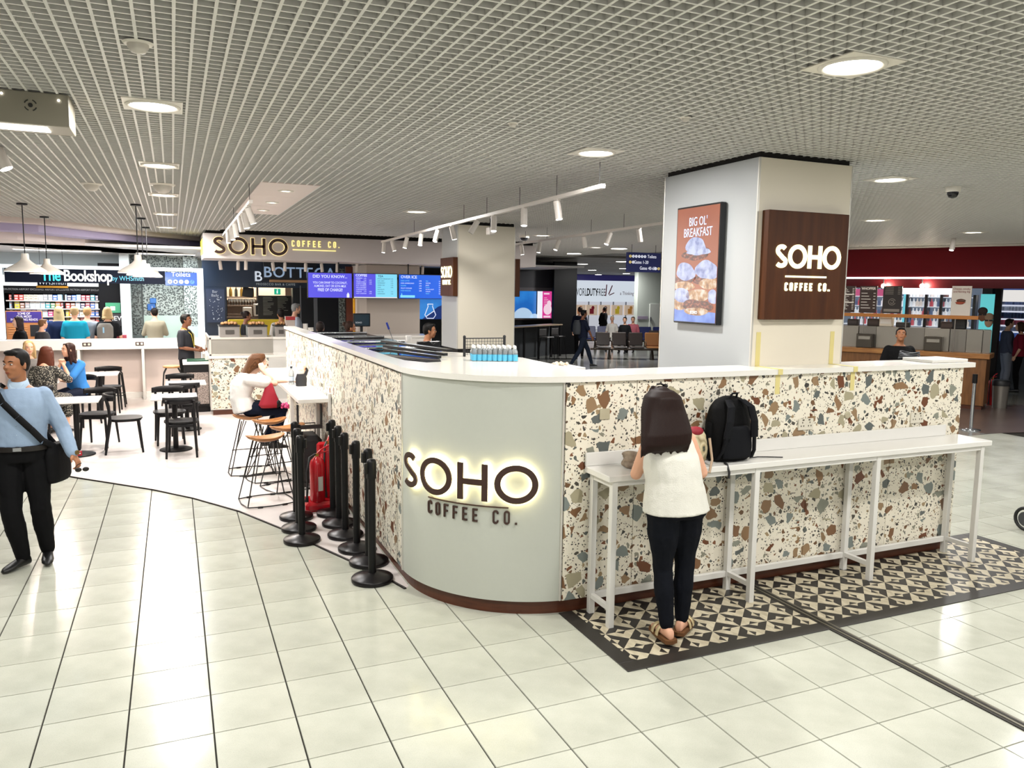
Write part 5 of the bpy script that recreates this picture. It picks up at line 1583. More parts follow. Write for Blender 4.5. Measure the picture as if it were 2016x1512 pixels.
# back wall counter of the serving area
s = thing('back_serving_counter', 'white back counter of the coffee kitchen carrying ovens and cups', 'counter', (.55, 16.2, 0))
zb_ = 1.257
b = MB(); b.bbox(0, 4.6, 0, .7, zb_ - .05, zb_, .004); obj('worktop', b, cornice, s)
b = MB(); b.bbox(0.02, 4.58, .03, .68, 0, zb_ - .05, .003); obj('cabinet', b, white_lam, s)
oven_m = mat('oven_grey', '#8f8a86', .4, .2)
def oven(px0, px1, pyt, lb, Yp=16.25):
    x0, x1 = px0, px1
    t_ = thing('oven', lb, 'oven', (x0, Yp, zb_)); w = x1 - x0; h = pyt - zb_
    b = MB(); b.bbox(0, w, 0, .5, 0, h, .008); obj('body', b, oven_m, t_)
    b = MB(); b.bbox(w * .28, w * .72, -.006, 0, h * .28, h * .68, .002); obj('display', b, mat('oven_dark', '#4b4744', .3), t_)
    b = MB(); b.box(-.01, w + .01, -.01, .51, h, h + .02); obj('lid', b, mat('oven_black', '#1b1a1a', .4), t_)
    b = MB()
    for k in range(5):
        b.ball((w * (.2 + .15 * k), .2, h + .05 + .01 * (k % 2)), w * .13, .12, .035, n=10, m=6)
    o = obj('bread_rolls', b, mat('bread', '#a47c55', .7, noise=.25, nscale=14)); o.location = (x0, Yp, zb_)
    tag(o, 'pile of bread rolls on top of the ' + lb.split(' on ')[0], 'bread', None, 'stuff')
oven(0.817, 1.192, 1.468, 'left grey oven on the back counter')
oven(1.344, 1.71, 1.465, 'middle grey oven on the back counter')
oven(1.866, 2.093, 1.463, 'right grey oven on the back counter')
s = thing('display_box', 'grey display box with red band on the back counter', 'box', (2.08, 16.3, zb_))
b = MB(); w = 2.26 - 2.08; h = 1.662 - zb_; b.bbox(0, w, 0, .2, 0, h, .005); obj('body', b, mat('box_greige', '#a39890', .5), s)
b = MB(); b.bbox(-.005, w + .005, -.006, 0, h * .82, h, .002); obj('red_band', b, mat('band_red', '#8e1f22', .4), s)
zc0 = zb_
def cup_stack(x, y, z, n, lb, r=.04, m=None):
    b = MB()
    for k in range(n): b.lathe([(r * .8, k * .02), (r, k * .02 + .09), (r * 1.06, k * .02 + .094)], 14)
    return tag(obj('cup_stack', b, m or cup_w, None, (x, y, z)), lb, 'cups')
cup_stack(2.477, 16.4, zc0, 9, 'tall stack of white paper cups on the back counter', .05)
cup_stack(2.579, 16.4, zc0, 5, 'short stack of white paper cups on the back counter', .06)
b = MB()
for k in range(7): b.ball((.07 * (k % 4), .05 * (k // 4), .04 + .07 * (k // 4)), .07, .05, .03, n=10, m=6)
tag(obj('wrapped_baguettes', b, mat('baguette', '#b98d62', .6, noise=.2, nscale=12), None, (2.345, 16.4, zc0)), 'pile of wrapped baguettes on the back counter beside the cup stacks', 'bread', None, 'stuff')
# till monitor
s = thing('till_monitor', 'dark till monitor with small white wordmark facing the customers', 'monitor', (0, 15.2, 0))
x0, x1 = 3.217, 3.547; z0, z1 = 1.501, 1.759
b = MB(); b.bbox(x0, x1, 0, .05, z0, z1, .006); obj('casing', b, mat('screen_black', '#0c0c10', .3), s)
b = MB(); b.box(x0 + .02, x1 - .02, -.002, 0, z0 + .02, z1 - .02); obj('display', b, mat('monitor_teal', '#1d2a33', .25, emit=.25, ecol='#22343e'), s)
text('SOHO', .045, emis('#cfd6da', .6), s, ((x0 * .7 + x1 * .3), -.005, z0 * .7 + z1 * .3))
b = MB(); b.cyl(((x0 + x1) / 2, .06, z0 + .05), ((x0 + x1) / 2, .06, 1.25), .03, n=10); b.bbox((x0 + x1) / 2 - .12, (x0 + x1) / 2 + .12, -.05, .18, 1.23, 1.25, .004); obj('stand', b, mat('screen_black', '#0c0c10', .3), s)
s = thing('till_counter', 'white till counter in the serving area behind the island', 'counter', (0, 0, 0))
b = MB(); b.bbox(2.6, 4.1, 14.9, 15.6, 0, 1.225, .005); obj('body', b, white_lam, s)
# broad cream column under the fascia
cc = mat('column_cream', '#bdb2a8', .55)
b = MB(); b.bbox(3.933, 5.155, 17.2, 18.4, 0, 2.77, .004); struct('column_cream', b, cc)
b = MB(); b.bbox(3.89, 4.116, 18.0, 18.5, 0, 2.77, .004); struct('column_white', b, mat('column_white', '#dcd2ca', .5))
s = thing('gold_wall_lamp', 'tall gold wall lamp glowing behind the menu screens', 'lamp', (4.147 - .16, 18.2, 1.632))
b = MB()
for dx in (-.12, -.07, -.02): b.cyl((dx, 0, 0), (dx, 0, .42), .028, n=10)
obj('gold_tubes', b, mat('gold_lit', '#c98f1c', .3, .4, emit=.25, ecol='#c98f1c'), s)
s = thing('timber_panel', 'red-brown timber post beside the black shop wall', 'post', (3.826, 18.4, 0))
b = MB(); b.bbox(-.10, .06, 0, .1, 0, 2.75, .004); obj('post', b, mat('timber_red', '#5c2815', .5), s); b = MB(); b.bbox(-.26, -.12, 0.02, .1, 0, 2.7, .004); obj('speckled_strip', b, mosaic_d, s)

# ---------------------------------------------------------------- Bottega bar
YB = 20.0
nv = mat('bottega_navy', '#16263a', .4, noise=.1, nscale=3)
s = thing('bar_shopfront', 'dark navy prosecco bar shopfront behind the serving area', 'shopfront', (0, YB, 0))
x0, x1, xo0, xo1 = 0.66, 3.112, 1.179, 2.733
zt, zm = 2.93, 2.238
xr_ = 4.198
b = MB(); b.bbox(x0, xr_, 0, .3, zm, zt, .004); obj('fascia_board', b, nv, s)
b = MB(); b.bbox(x0, xo0, 0, .3, 0, zm, .004); obj('left_wall', b, nv, s)
b = MB(); b.bbox(xo1, xr_, 0.02, .3, 0, zm, .004); obj('right_wall', b, mat('bottega_black', '#0b0f16', .35), s)
b = MB(); b.bbox(2.903, 2.928, -.03, 0, 0, 2.3, .002); b.bbox(3.237, 3.325, -.03, 0, 0, 2.5, .002); obj('door_frame', b, mat('frame_steel', '#6c6f74', .4, .5), s)
b = MB(); b.bbox(2.039, x1 + .2, -.10, -.02, 2.447, zt + .0, .004); bo = obj('sign_board', b, mat('bottega_black2', '#10161f', .4), s)
text('BOTTEGA', .36, mat('letter_chrome', '#b9cfe8', .25, .6, emit=.25, ecol='#9fc0e8'), bo, (2.892, -.13, 2.601), depth=.04, bold=.008, spacing=1.1)
b = MB(); b.bbox(2.175, 3.112, -.12, -.02, 2.372, 2.434, .003); obj('timber_strip', b, mat('timber_tan', '#a5805c', .5), s)
text('PROSECCO BAR & CAFFE', .075, emis('#b8c0c4', .5), s, (2.331, -.012, 2.319), spacing=1.25, xs=.9)
b = MB(); q = (1.918, 2.497); b.bbox(q[0] - .09, q[0] + .09, -.04, 0, q[1] - .13, q[1] + .13, .01); lo = obj('logo_plate', b, nv, s)
text('B', .34, emis('#dfe8f4', .7), lo, (q[0], -.05, q[1]), bold=.01)
b = MB(); b.bbox(0.735, 1.144, -.03, 0, 1.391, 2.189, .004); lo = obj('chalk_board', b, mat('board_navy', '#22304a', .4), s)
text('Bar\nBaily', .09, emis('#c8d0dc', .5), lo, (0.924, -.034, 2.081))
b = MB(); rr = random.Random(3); xk, zk = 0.935, 1.755
for k in range(34): b.ball((xk + rr.uniform(-.14, .16), -.032, zk + rr.uniform(-.3, .25)), rr.uniform(.006, .014), .003, rr.uniform(.006, .016), n=6, m=4)
obj('speckles', b, emis('#c8d0dc', .5), lo)['kind'] = 'stuff'
# bar interior
b = MB(); b.box(x0, xr_, 3.2, 3.25, 0, 2.95); obj('back_wall', b, mat('bottega_wall', '#a98d78', .5), s)
b = MB(); b.box(xo0 - .05, xo1 + .1, 2.2, 2.25, 1.9, 2.9); obj('bulkhead', b, mat('bottega_cream', '#cdb9a2', .5), s)
arealamp(2.096, 21.6, 2.88, 1.6, .3, 55, (1, .88, .74), label='added warm ceiling light panel inside the navy prosecco bar')  # warm lamp added to light the bar interior
Yq = 21.7
zsh = 1.997; zs2 = 1.772
sh = thing('bar_shelf', 'back bar shelf of bottles and glasses in the navy prosecco bar', 'shelf', (0, Yq, 0))
xA, xB = 1.295, 2.041
b = MB()
for z in (zsh, zs2, 1.545): b.bbox(xA, xB, 0, .25, z - .03, z, .003)
obj('shelf_board', b, mat('shelf_wood', '#6a5442', .5), sh)
b = MB(); b.bbox(xA - .04, xA, 0, .28, 0, 2.4, .003); b.bbox(xB, xB + .04, 0, .28, 0, 2.4, .003); obj('upright', b, mat('bottega_black', '#0b0f16', .35), sh)
bt_k = mat('bottle_dark', '#2c2a20', .2)
def bottle_mesh(m, h=.3, r=.038):
    b = MB(); b.lathe([(r, 0), (r, h * .58), (r * .35, h * .74), (r * .33, h)], 12); return b.mesh('bottle', m)
wb = bottle_mesh(bt_k); bb2 = bottle_mesh(mat('bottle_gold', '#8a6a2a', .25, .5))
for k in range(5):
    o = link('bottle', wb if k % 2 else bb2, None, (xA + .1 + k * (xB - xA - .2) / 4, Yq + .12, zsh)); tag(o, 'dark prosecco bottle, %s from the left on the upper bar shelf' % ordn[k], 'bottle', 'bottles on the upper bar shelf')
b = MB(); b.lathe([(.03, 0), (.004, .01), (.004, .07), (.03, .09), (.034, .14), (.028, .17)], 10, caps=False); gm = b.mesh('wine_glass', mat('glass_pale', '#d8d2c8', .15, alpha=1))
for k in range(10):
    o = link('wine_glass', gm, None, (xA + .06 + k * (xB - xA - .12) / 9, Yq + .10, zs2)); tag(o, 'wine glass, %s from the left on the lower bar shelf' % ordn[k], 'glass', 'wine glasses on the lower bar shelf')
s2 = thing('coffee_machine', 'pale boxy coffee machine on the bar back counter', 'coffee machine', (1.764, 21.4, 1.476))
b = MB(); b.bbox(-.10, .12, 0, .25, 0, .25, .01); obj('body', b, mat('steel_warm', '#c9bfb2', .3, .4), s2); b = MB(); b.bbox(.17, .42, 0, .25, 0.02, .34, .01); obj('oven_box', b, mat('steel_warm', '#c9bfb2', .3, .4), s2)
b = MB(); b.bbox(.21, .38, -.004, 0, .06, .30, .004); obj('window', b, mat('oven_black', '#1b1a1a', .4), s2)
s2 = thing('bar_back_counter', 'dark back counter of the navy prosecco bar', 'counter', (0, 21.4, 0))
zb2 = 1.476
b = MB(); b.bbox(xA - .1, xB + 1.6, 0, .3, 0, zb2 - .004, .004); obj('body', b, mat('bottega_brown', '#4d3a2e', .5), s2)
s2 = thing('bar_menu_board', 'black chalk menu board hanging in the navy prosecco bar', 'board', (0, 21.2, 0))
b = MB(); b.bbox(2.016, 2.897, 0, .04, 1.429, 2.036, .004); obj('board', b, mat('board_black', '#0d0e10', .4), s2)
b = MB(); rr = random.Random(5); q0, q1, z0, z1 = 2.104, 2.832, 1.535, 1.983
for k in range(13):
    z = z1 - (z1 - z0) * k / 12
    for c in (0, 1):
        a = q0 + (q1 - q0) * (.05 + .5 * c); b.box(a, a + (q1 - q0) * rr.uniform(.15, .38), -.003, 0, z, z + .012)
obj('chalk_lines', b, mat('chalk', '#8c8c84', .7), s2)
s2 = thing('exit_sign', 'small green running man exit sign inside the navy prosecco bar', 'sign', (2.494, 21.0, 2.065))
b = MB(); b.bbox(-.09, .07, 0, .04, 0, .15, .003); obj('panel', b, emis('#1fae8c', .9), s2); b = MB(); b.box(-.03, .0, -.003, 0, .03, .10); b.ball((-.01, -.002, .12), .014, .003, .014, n=8, m=6); obj('figure', b, emis('#e8fff6', 1), s2)
s2 = thing('bar_screen', 'small black screen hanging over the bar shelf', 'screen', (1.741, 20.8, 1.995))
b = MB(); b.bbox(-.14, .12, 0, .05, 0, .24, .01, M=Matrix.Rotation(.12, 4, 'Y')); obj('casing', b, mat('screen_black', '#0c0c10', .3), s2)
b = MB(); b.cyl((0, .02, .2), (0, .02, .62), .015, n=8); obj('mount', b, mat('screen_black', '#0c0c10', .3), s2)
s2 = thing('yellow_banquette', 'mustard yellow banquette back along the navy prosecco bar front', 'banquette', (0, 19.3, 0))
b = MB(); b.bbox(1.16, 2.5, 0, .12, .6, 1.489, .02); obj('backrest', b, mat('vinyl_yellow', '#bfa51c', .4), s2)
b = MB(); b.bbox(1.16, 2.5, -.5, .12, 0, .45, .02); obj('seat', b, mat('vinyl_yellow', '#bfa51c', .4), s2)

# ---------------------------------------------------------------- inside the island: display chiller and clutter
s = thing('glass_display_chiller', 'long low black chiller with glossy glass top inside the island counter', 'display case', (0, 0, 0))
gl_k = mat('black_glass', '#06070c', .04, spec=.9)
b = MB(); b.bbox(1.70, 2.55, 6.75, 11.9, 0, 1.50, .006); obj('body', b, mat('chiller_black', '#131417', .4), s)
ya = 6.95
for k in range(5):
    a, c = ya + k * .98, ya + k * .98 + .95
    b = MB(); b.bbox(1.71, 2.54, a, c, 1.505, 1.60, .01); fo = obj('glass_lid', b, gl_k, s)
    b = MB(); b.cyl((1.72, a + .06, 1.615), (2.5, a + .06, 1.615), .014, n=8); obj('lid_bar', b, mat('chrome', '#c4c6ca', .12, .9), fo)
b = MB(); b.add([(1.672, 6.07, 1.654), (1.80, 5.835, 1.658), (1.93, 5.865, 1.658), (2.215, 6.88, 1.640), (2.2, 6.95, 1.639), (1.672, 6.95, 1.639)], [(0, 1, 2, 3, 4, 5)]); b2_ = obj('glass_shelf', b, gl_k, s)
# long folded black menu boards lying on the ledge
blk_s = mat('black_satin', '#141417', .3)
for k, (p, q, w_, l) in enumerate((((1.74, 6.9), (1.98, 6.05), .035, 'nearest long black metal strip lying across the island worktop'), ((1.84, 7.3), (2.09, 6.22), .04, 'second long black metal strip lying across the island worktop'), ((1.98, 7.9), (2.24, 6.55), .06, 'widest long black metal strip lying across the island worktop'))):
    P_, Q_ = V((*p, 1.67 + .006 * k)), V((*q, 1.67 + .006 * k)); d = (Q_ - P_); n_ = V((-d.y, d.x, 0)).normalized() * w_ / 2
    b = MB(); vs = [P_ - n_, P_ + n_, Q_ + n_, Q_ - n_]; vs = vs + [v_ + V((0, 0, .022)) for v_ in vs]
    b.add(vs, [(3, 2, 1, 0), (4, 5, 6, 7), (0, 1, 5, 4), (1, 2, 6, 5), (2, 3, 7, 6), (3, 0, 4, 7)])
    tag(obj('metal_strip', b, blk_s), l, 'strip')
s = thing('small_screen_back', 'black screen seen from behind standing on the island near the pillar', 'screen', (2.553, 8.2, 1.6))
b = MB(); zq = 1.666 - 1.6; b.bbox(-.13, .16, 0, .03, 0.0, max(.06, zq), .004, M=Matrix.Rotation(.25, 4, 'Z')); obj('casing', b, blk_s, s)
b = MB(); b.tube([(-.06, -.02, .05), (0, -.03, .07), (.05, -.02, .03), (.1, -.02, .06)], .006, 6); obj('cable', b, cord_k, s)
s = thing('blue_handled_brush', 'thin brush with blue handle standing behind the island counter', 'brush', (2.383, 9, 1.6))
b = MB(); b.cyl((0, 0, 0), (-.06, 0, .16), .004, n=6); obj('rod', b, mat('chrome', '#c4c6ca', .12, .9), s); b = MB(); b.cyl((-.06, 0, .16), (-.09, 0, .24), .012, n=10); obj('handle', b, mat('handle_blue', '#2438a0', .4), s)
s = thing('white_cup', 'small white cup near the screen on the island', 'cup', (2.562, 9, 1.60))
b = MB(); b.lathe([(.03, 0), (.04, .08), (.036, .085)], 16); obj('bowl', b, cup_w, s)
s = thing('inner_worktop', 'pale inner worktop of the island near the rear pillar', 'worktop', (0, 0, 0))
b = MB(); b.bbox(2.56, 3.9, 7.2, 11.0, 1.10, 1.14, .004); obj('top', b, white_lam, s); b = MB(); b.bbox(2.6, 3.86, 7.24, 10.96, 0, 1.10, .004); obj('cabinet', b, white_lam, s)

# ---------------------------------------------------------------- bottles of water and wire basket on the corner worktop
glass_b = mat('bottle_clear', '#dfe6e8', .08, trans=.75); lab_b = mat('bottle_label', '#56b5d8', .4); cap_b = mat('bottle_cap', '#f1efe9', .4)
def water_bottle():
    t_ = thing('water_bottle', None, 'bottle', (0, 0, 0), 0, 'blue labelled water bottles lined up on the corner worktop')
    r = .021
    b = MB(); b.lathe([(r, 0), (r, .075), (r * .8, .09), (r * .42, .104), (r * .4, .108)], 14); obj('body', b, glass_b, t_)
    b = MB(); b.lathe([(r * 1.02, .006), (r * 1.02, .056)], 14, caps=False); obj('label', b, lab_b, t_)
    b = MB(); b.lathe([(r * .46, .104), (r * .46, .120), (r * .25, .128)], 12); obj('cap', b, cap_b, t_)
    return t_
wb0 = None
q0, q1 = (2.202, 5.831, 1.662), (2.502, 5.704, 1.662)
n_ = 0
for row in range(3):
    cnt_ = (9, 9, 8)[row]
    for k in range(cnt_):
        f = k / 8
        x = q0[0] + (q1[0] - q0[0]) * f + .012 * row; y = q0[1] + (q1[1] - q0[1]) * f + .052 * row
        if wb0 is None: wb0 = water_bottle(); c = wb0
        else: c = dup(wb0)
        c.location = (x, y, 1.662)
        c['label'] = 'blue labelled water bottle, %s from the left in the %s row on the corner worktop' % (ordn[k], ('front', 'middle', 'back')[row])
s = thing('wire_basket_rack', 'black wire rack standing behind the water bottles', 'rack', (0, 0, 1.662))
q0, q1 = (2.274, 6.108, 1.662), (2.64, 6.118, 1.662)
P_, Q_ = V((q0[0] - .0, q0[1] + .16, 0)), V((q1[0], q1[1] + .14, 0))
for nm, p in (('post', P_), ('post', Q_)):
    b = MB(); b.cyl(p, p + V((0, 0, .165)), .012, n=10); b.ball(p + V((0, 0, .168)), .014, n=10, m=6); obj(nm, b, cord_k, s)
b = MB()
for k in range(6): z = .02 + .027 * k; b.cyl(P_ + V((0, 0, z)), Q_ + V((0, 0, z)), .0018 if k < 5 else .005, n=5)
for k in range(1, 14): p = P_.lerp(Q_, k / 14); b.cyl(p + V((0, 0, .01)), p + V((0, 0, .155)), .0018, n=5)
obj('wire_mesh', b, cord_k, s)
b = MB()
rr = random.Random(9)
for k in range(16): b.ball((rr.uniform(-.07, .07), rr.uniform(-.05, .05), rr.uniform(.008, .03)), rr.uniform(.01, .022), rr.uniform(.01, .02), rr.uniform(.008, .014), n=8, m=5)
tag(obj('wrapped_biscuits', b, ramp_mat('biscuit_wrap', 'noise', [(.35, '#b8894e'), (.5, '#e8dcc8'), (.7, '#d8a878')], (1, 1, 1), .3, 0, 30), None, (2.988, 5.888, 1.6)), 'loose pile of wrapped biscuits behind the corner worktop edge', 'snacks', None, 'stuff')
s = thing('biscuit_tray', 'low inner shelf holding wrapped biscuits behind the corner', 'shelf', (0, 0, 0))
b = MB(); q = (2.988, 5.888, 1.6); b.bbox(q[0] - .25, q[0] + .15, q[1] - .2, q[1] + .2, 1.55, 1.6, .003); obj('top', b, white_lam, s)
b = MB(); b.bbox(q[0] - .2, q[0] + .1, q[1] - .15, q[1] + .15, 0, 1.55, .003); obj('cabinet', b, white_lam, s)
# ---------------------------------------------------------------- concourse seen between the pillars
YC = 25.0
mb = MB(); x0, x1 = 12.434, 13.353
mb.bbox(x0, x1, YC, YC + .12, 0, 3.3, .004); struct('column_black', mb, wdark)
s = thing('blue_advert_wall', 'bright blue lit advertising wall left of the black column', 'advert', (0, 26.5, 0))
xa, xb = 7.934, 12.46
zt, zb = 2.252, 1.217
b = MB(); b.bbox(xa, xb, 0, .1, zb, zt, .004); obj('panel', b, ramp_emit('advert_blue', 'noise', [(.4, '#1a62b4'), (.6, '#2b80cf')], (1, 1, 1), .8, .8), s)
def adblob(cx, cz, r, m, sq=1.0, half=True):
    b = MB(); b.prism([(cx + r * math.cos(math.radians(a)), max(zb, cz + r * sq * math.sin(math.radians(a)))) for a in range(0, 181 if half else 360, 12)], .0, .006, 0, Matrix.Rotation(PI / 2, 4, 'X'))
    return obj('printed_shape', b, m, s)
adblob(11.925, zb, .42, emis('#bcd8f4', .8)); adblob(12.385, zb, .2, emis('#bcd8f4', .8))
b = MB(); vs = [(8.027, -.004, zb), (8.796, -.004, zb), (8.794, -.004, 1.726), (8.606, -.004, 1.654)]; b.add(vs, [(0, 1, 2, 3)]); obj('dark_hill_shape', b, emis('#16357a', .7), s)
b = MB(); q = (8.325, zb + .25)
fq = lambda x, y, z: V((q[0] + x, -.006 - z, q[1] + y))
ribbon(b, [(-.1, .28), (-.08, .2), (-.2, -.1), (-.12, -.22), (.12, -.22), (.2, -.1), (.08, .2), (.1, .28), (-.1, .28)], .03, 0, .004, fq); ribbon(b, [(-.15, -.15), (.15, .05)], .03, 0, .004, fq); obj('flask_outline', b, emis('#dfe8ff', .9), s)
s = thing('dark_shop_soffit', 'dark grey shop soffit above the blue and pink adverts', 'fascia', (0, 25.6, 0))
b = MB(); b.bbox(11.104, 12.753, 0, 1.0, 2.25, 3.28, .004); obj('panel', b, mat('soffit_dark', '#2c2c34', .4), s)
b = MB(); b.bbox(11.104, 12.753, -.01, 0, 2.25, 2.377, .002); obj('lower_band', b, mat('soffit_band', '#5a565c', .4), s)
s = thing('pink_advert', 'white and pink lit beauty advert beside the black column', 'advert', (0, 26.3, 0))
xa, xm_, xb = 12.449, 12.617, 12.996
b = MB(); b.bbox(xa, xm_, 0, .1, zb, zt, .003); obj('white_panel', b, emis('#f0f0fa', .95), s)
b = MB(); b.bbox(xm_, xb, 0, .1, zb, zt, .003); p_ = obj('pink_panel', b, emis('#d83a92', .9), s)
b = MB(); b.ball(((xm_ + xb) / 2 + .02, -.01, zb + (zt - zb) * .35), .17, .01, .2, n=12, m=8); b.ball(((xm_ + xb) / 2 + .08, -.01, zb + (zt - zb) * .55), .09, .01, .13, n=12, m=8); obj('pale_shape', b, emis('#f4d2e2', .9), p_)
b = MB()
for k in range(7): b.box(xm_ + .06, xm_ + .06 + .12 + .05 * (k % 3), -.004, 0, zt - .25 - .06 * k, zt - .235 - .06 * k)
b.box(xm_ + .05, xb - .05, -.004, 0, zb + .06, zb + .13); b.box(xm_ + .05, xb - .1, -.004, 0, zt - .12, zt - .06); obj('print_lines', b, emis('#f4d2e2', .9), p_)
s = thing('etched_glass_panel', 'dark panel with faint white sketch beside the pink advert', 'panel', (0, 25.4, 0))
xa, xb = 12.612, 12.921; b = MB(); b.bbox(xa, xb, -.05, 0, 0, 2.35, .003); obj('panel', b, mat('panel_indigo', '#1a1a30', .3), s)
b = MB(); ribbon(b, [(xa + .1, 1.2), (xb - .1, 1.4), (xa + .1, 1.6), (xb - .08, 1.8), (xa + .15, 2.0), (xb - .15, 2.2)], .014, .052, .056, lambda x, y, z: V((x, -z, y))); obj('sketch', b, mat('sketch_grey', '#6c6874', .6), s)
# dark high bar with stools
s = thing('dark_high_bar', 'long dark high bar with pale edge in front of the blue adverts', 'bar', (0, 0, 0))
P0, P1 = (9.618, 22.404, 1.12), (12.474, 24.336, 1.12)
P0, P1 = V(P0), V(P1)
d = (P1 - P0); n_ = V((-d.y, d.x, 0)).normalized()
b = MB(); vs = [P0, P1, P1 + n_ * .5, P0 + n_ * .5]; vs = [v_ + V((0, 0, -.035)) for v_ in vs] + vs; b.add(vs, [(3, 2, 1, 0), (4, 5, 6, 7), (0, 1, 5, 4), (1, 2, 6, 5), (2, 3, 7, 6), (3, 0, 4, 7)]); obj('bar_top', b, mat('bar_top', '#9b8a74', .35), s)
for f in (.02, .28, .55, .8, .98):
    p = P0 + d * f + n_ * .05; b = MB(); b.bbox(p.x - .03, p.x + .03, p.y - .03, p.y + .03, 0, 1.08, .003); obj('leg', b, black_w, s)
b = MB(); q_ = P0 + n_ * .52; r_ = P1 + n_ * .52; vs = [V((q_.x, q_.y, 0)), V((r_.x, r_.y, 0)), V((r_.x, r_.y, 1.05)), V((q_.x, q_.y, 1.05))]; b.add(vs, [(0, 1, 2, 3)]); obj('back_panel', b, mat('panel_slate', '#3c3f42', .5), s)
P0b = P0 + n_ * 1.2; P1b = P1 + n_ * 1.2
s = thing('dark_counter', 'dark counter behind the high bar below the blue adverts', 'counter', (0, 0, 0))
b = MB(); b.bbox(11.201, 13.222, 26.0, 26.4, 0, 1.255, .004); obj('body', b, wdark, s)
b = MB(); b.bbox(11.201, 13.222, 25.95, 26.0, 1.199, 1.255, .002); obj('edge', b, mat('edge_brown', '#4a3a36', .4), s)
def bar_stool_far(x, y, lb):
    t_ = thing('high_stool', lb, 'stool', (x, y, 0), .4)
    b = MB(); b.bbox(-.18, .18, -.18, .18, .74, .78, .02); obj('seat', b, mat('stool_grey', '#4c4a4a', .5), t_)
    b = MB(); b.bbox(-.17, .17, .15, .18, .80, 1.02, .01); obj('backrest', b, mat('stool_grey', '#4c4a4a', .5), t_)
    for sx in (-1, 1):
        for sy in (-1, 1): b = MB(); b.tube([(sx * .13, sy * .13, .75), (sx * .2, sy * .2, 0)], .012, 6); obj('leg', b, black_w, t_)
for k, (px_, lb) in enumerate(((P0 + d * .45 - n_ * .45, 'grey high stool at the dark bar, left one'), (P0 + d * .68 - n_ * .45, 'grey high stool at the dark bar, right one'))):
    bar_stool_far(px_.x, px_.y, lb)

# World Duty Free front
YW = 42.0
wdf = emis('#dfe8f2', .78)
s = thing('shopfront', 'bright white duty free shop wall with a row of small display windows', 'shopfront', (0, YW, 0))
xa, xb = 21.914, 28.46
zt, zm, zb = 2.96, 1.686, 0
b = MB(); b.bbox(xa, xb, 0, .2, zm, zt, .004); obj('upper_lit_panel', b, wdf, s)
b = MB(); b.bbox(xa, xb, .1, .3, 0, zm, .004); obj('lower_wall', b, emis('#dde0ea', .62), s)
b = MB(); b.bbox(xa, xb, -.5, .1, zt, 3.269 + .02, .004); obj('purple_band', b, mat('band_purple', '#4a4692', .4, emit=.15, ecol='#4a4692'), s)
zt3 = 2.234
text('WORLD', .66, mat('wdf_grey', '#5a6068', .5), s, (22.797, -.02, zt3), xs=.44)
text('DUTY', .62, mat('wdf_dark', '#1c2026', .5), s, (23.482, -.02, zt3), bold=.02, xs=.46)
text('FREE', .62, mat('wdf_grey', '#5a6068', .5), s, (24.103, -.02, zt3), xs=.50)
b = MB(); fw = lambda x, y, z: V((24.533 + x, -.02 - z, zt3 + y))
ribbon(b, [(-.1, -.2), (-.05, .5)], .06, 0, .02, fw); ribbon(b, [(.1, -.1), (.35, .45)], .06, 0, .02, fw); ribbon(b, [(.15, -.15), (.5, .0)], .05, 0, .02, fw); obj('rays_emblem', b, mat('emblem_red', '#c8506a', .5), s)
text('a Thinking Store', .3, mat('wdf_red', '#9c3344', .5), s, (26.248, -.02, 2.201), xs=.8)
for k, (px_, c) in enumerate(((22.651, '#c07a4a'), (23.495, '#7c2430'), (24.387, '#8a5a52'), (25.292, '#c8b23a'), (26.211, '#b5803f'))):
    zz0, zz1 = 0.858, 1.483
    b = MB(); b.box(px_ - .38, px_ + .38, -.03, .1, zz0, zz1); w_ = obj('window', b, mat('win_cream_%d' % k, '#c9b49e', .4, emit=.5, ecol='#c9b49e'), s)
    b = MB(); b.box(px_ - .16, px_ + .12, -.05, -.03, zz0 + .08, zz0 + .40); b.ball((px_ + .05, -.05, zz0 + .45), .11, .03, .12, n=8, m=6); obj('goods', b, mat('goods_%d' % k, c, .5, emit=.35, ecol=c), w_)
    b = MB(); b.box(px_ + .62, px_ + .66, -.01, .1, 0, zm); obj('wall_joint', b, mat('joint_grey2', '#b8bcc4', .5), s)
# pale wall with a door on the right of the gap
mb = MB(); X0_, X1_ = 19.112, 21.158
mb.box(X0_, X1_, 30, 30.3, 0, 3.3)
w = struct('wall_pale_green', mb, mat('wall_sage', '#aeb5ae', .5))
b = MB(); b.bbox(19.748, 20.267, 29.95, 30, 0, 1.763, .004); dd = struct('door_1', b, mat('door_pale', '#c2c6c0', .45)); 
b = MB(); b.bbox(19.755, 19.81, 29.90, 29.95, 0.984, 1.167, .004); obj('door_handle', b, mat('frame_steel', '#6c6f74', .4, .5), dd)
b = MB()
for z in (1.145, 0.596): b.box(19.133, 19.671, 29.97, 30, z - .08, z + .06)
obj('wall_band', b, mat('band_mauve', '#8f8598', .5), w)
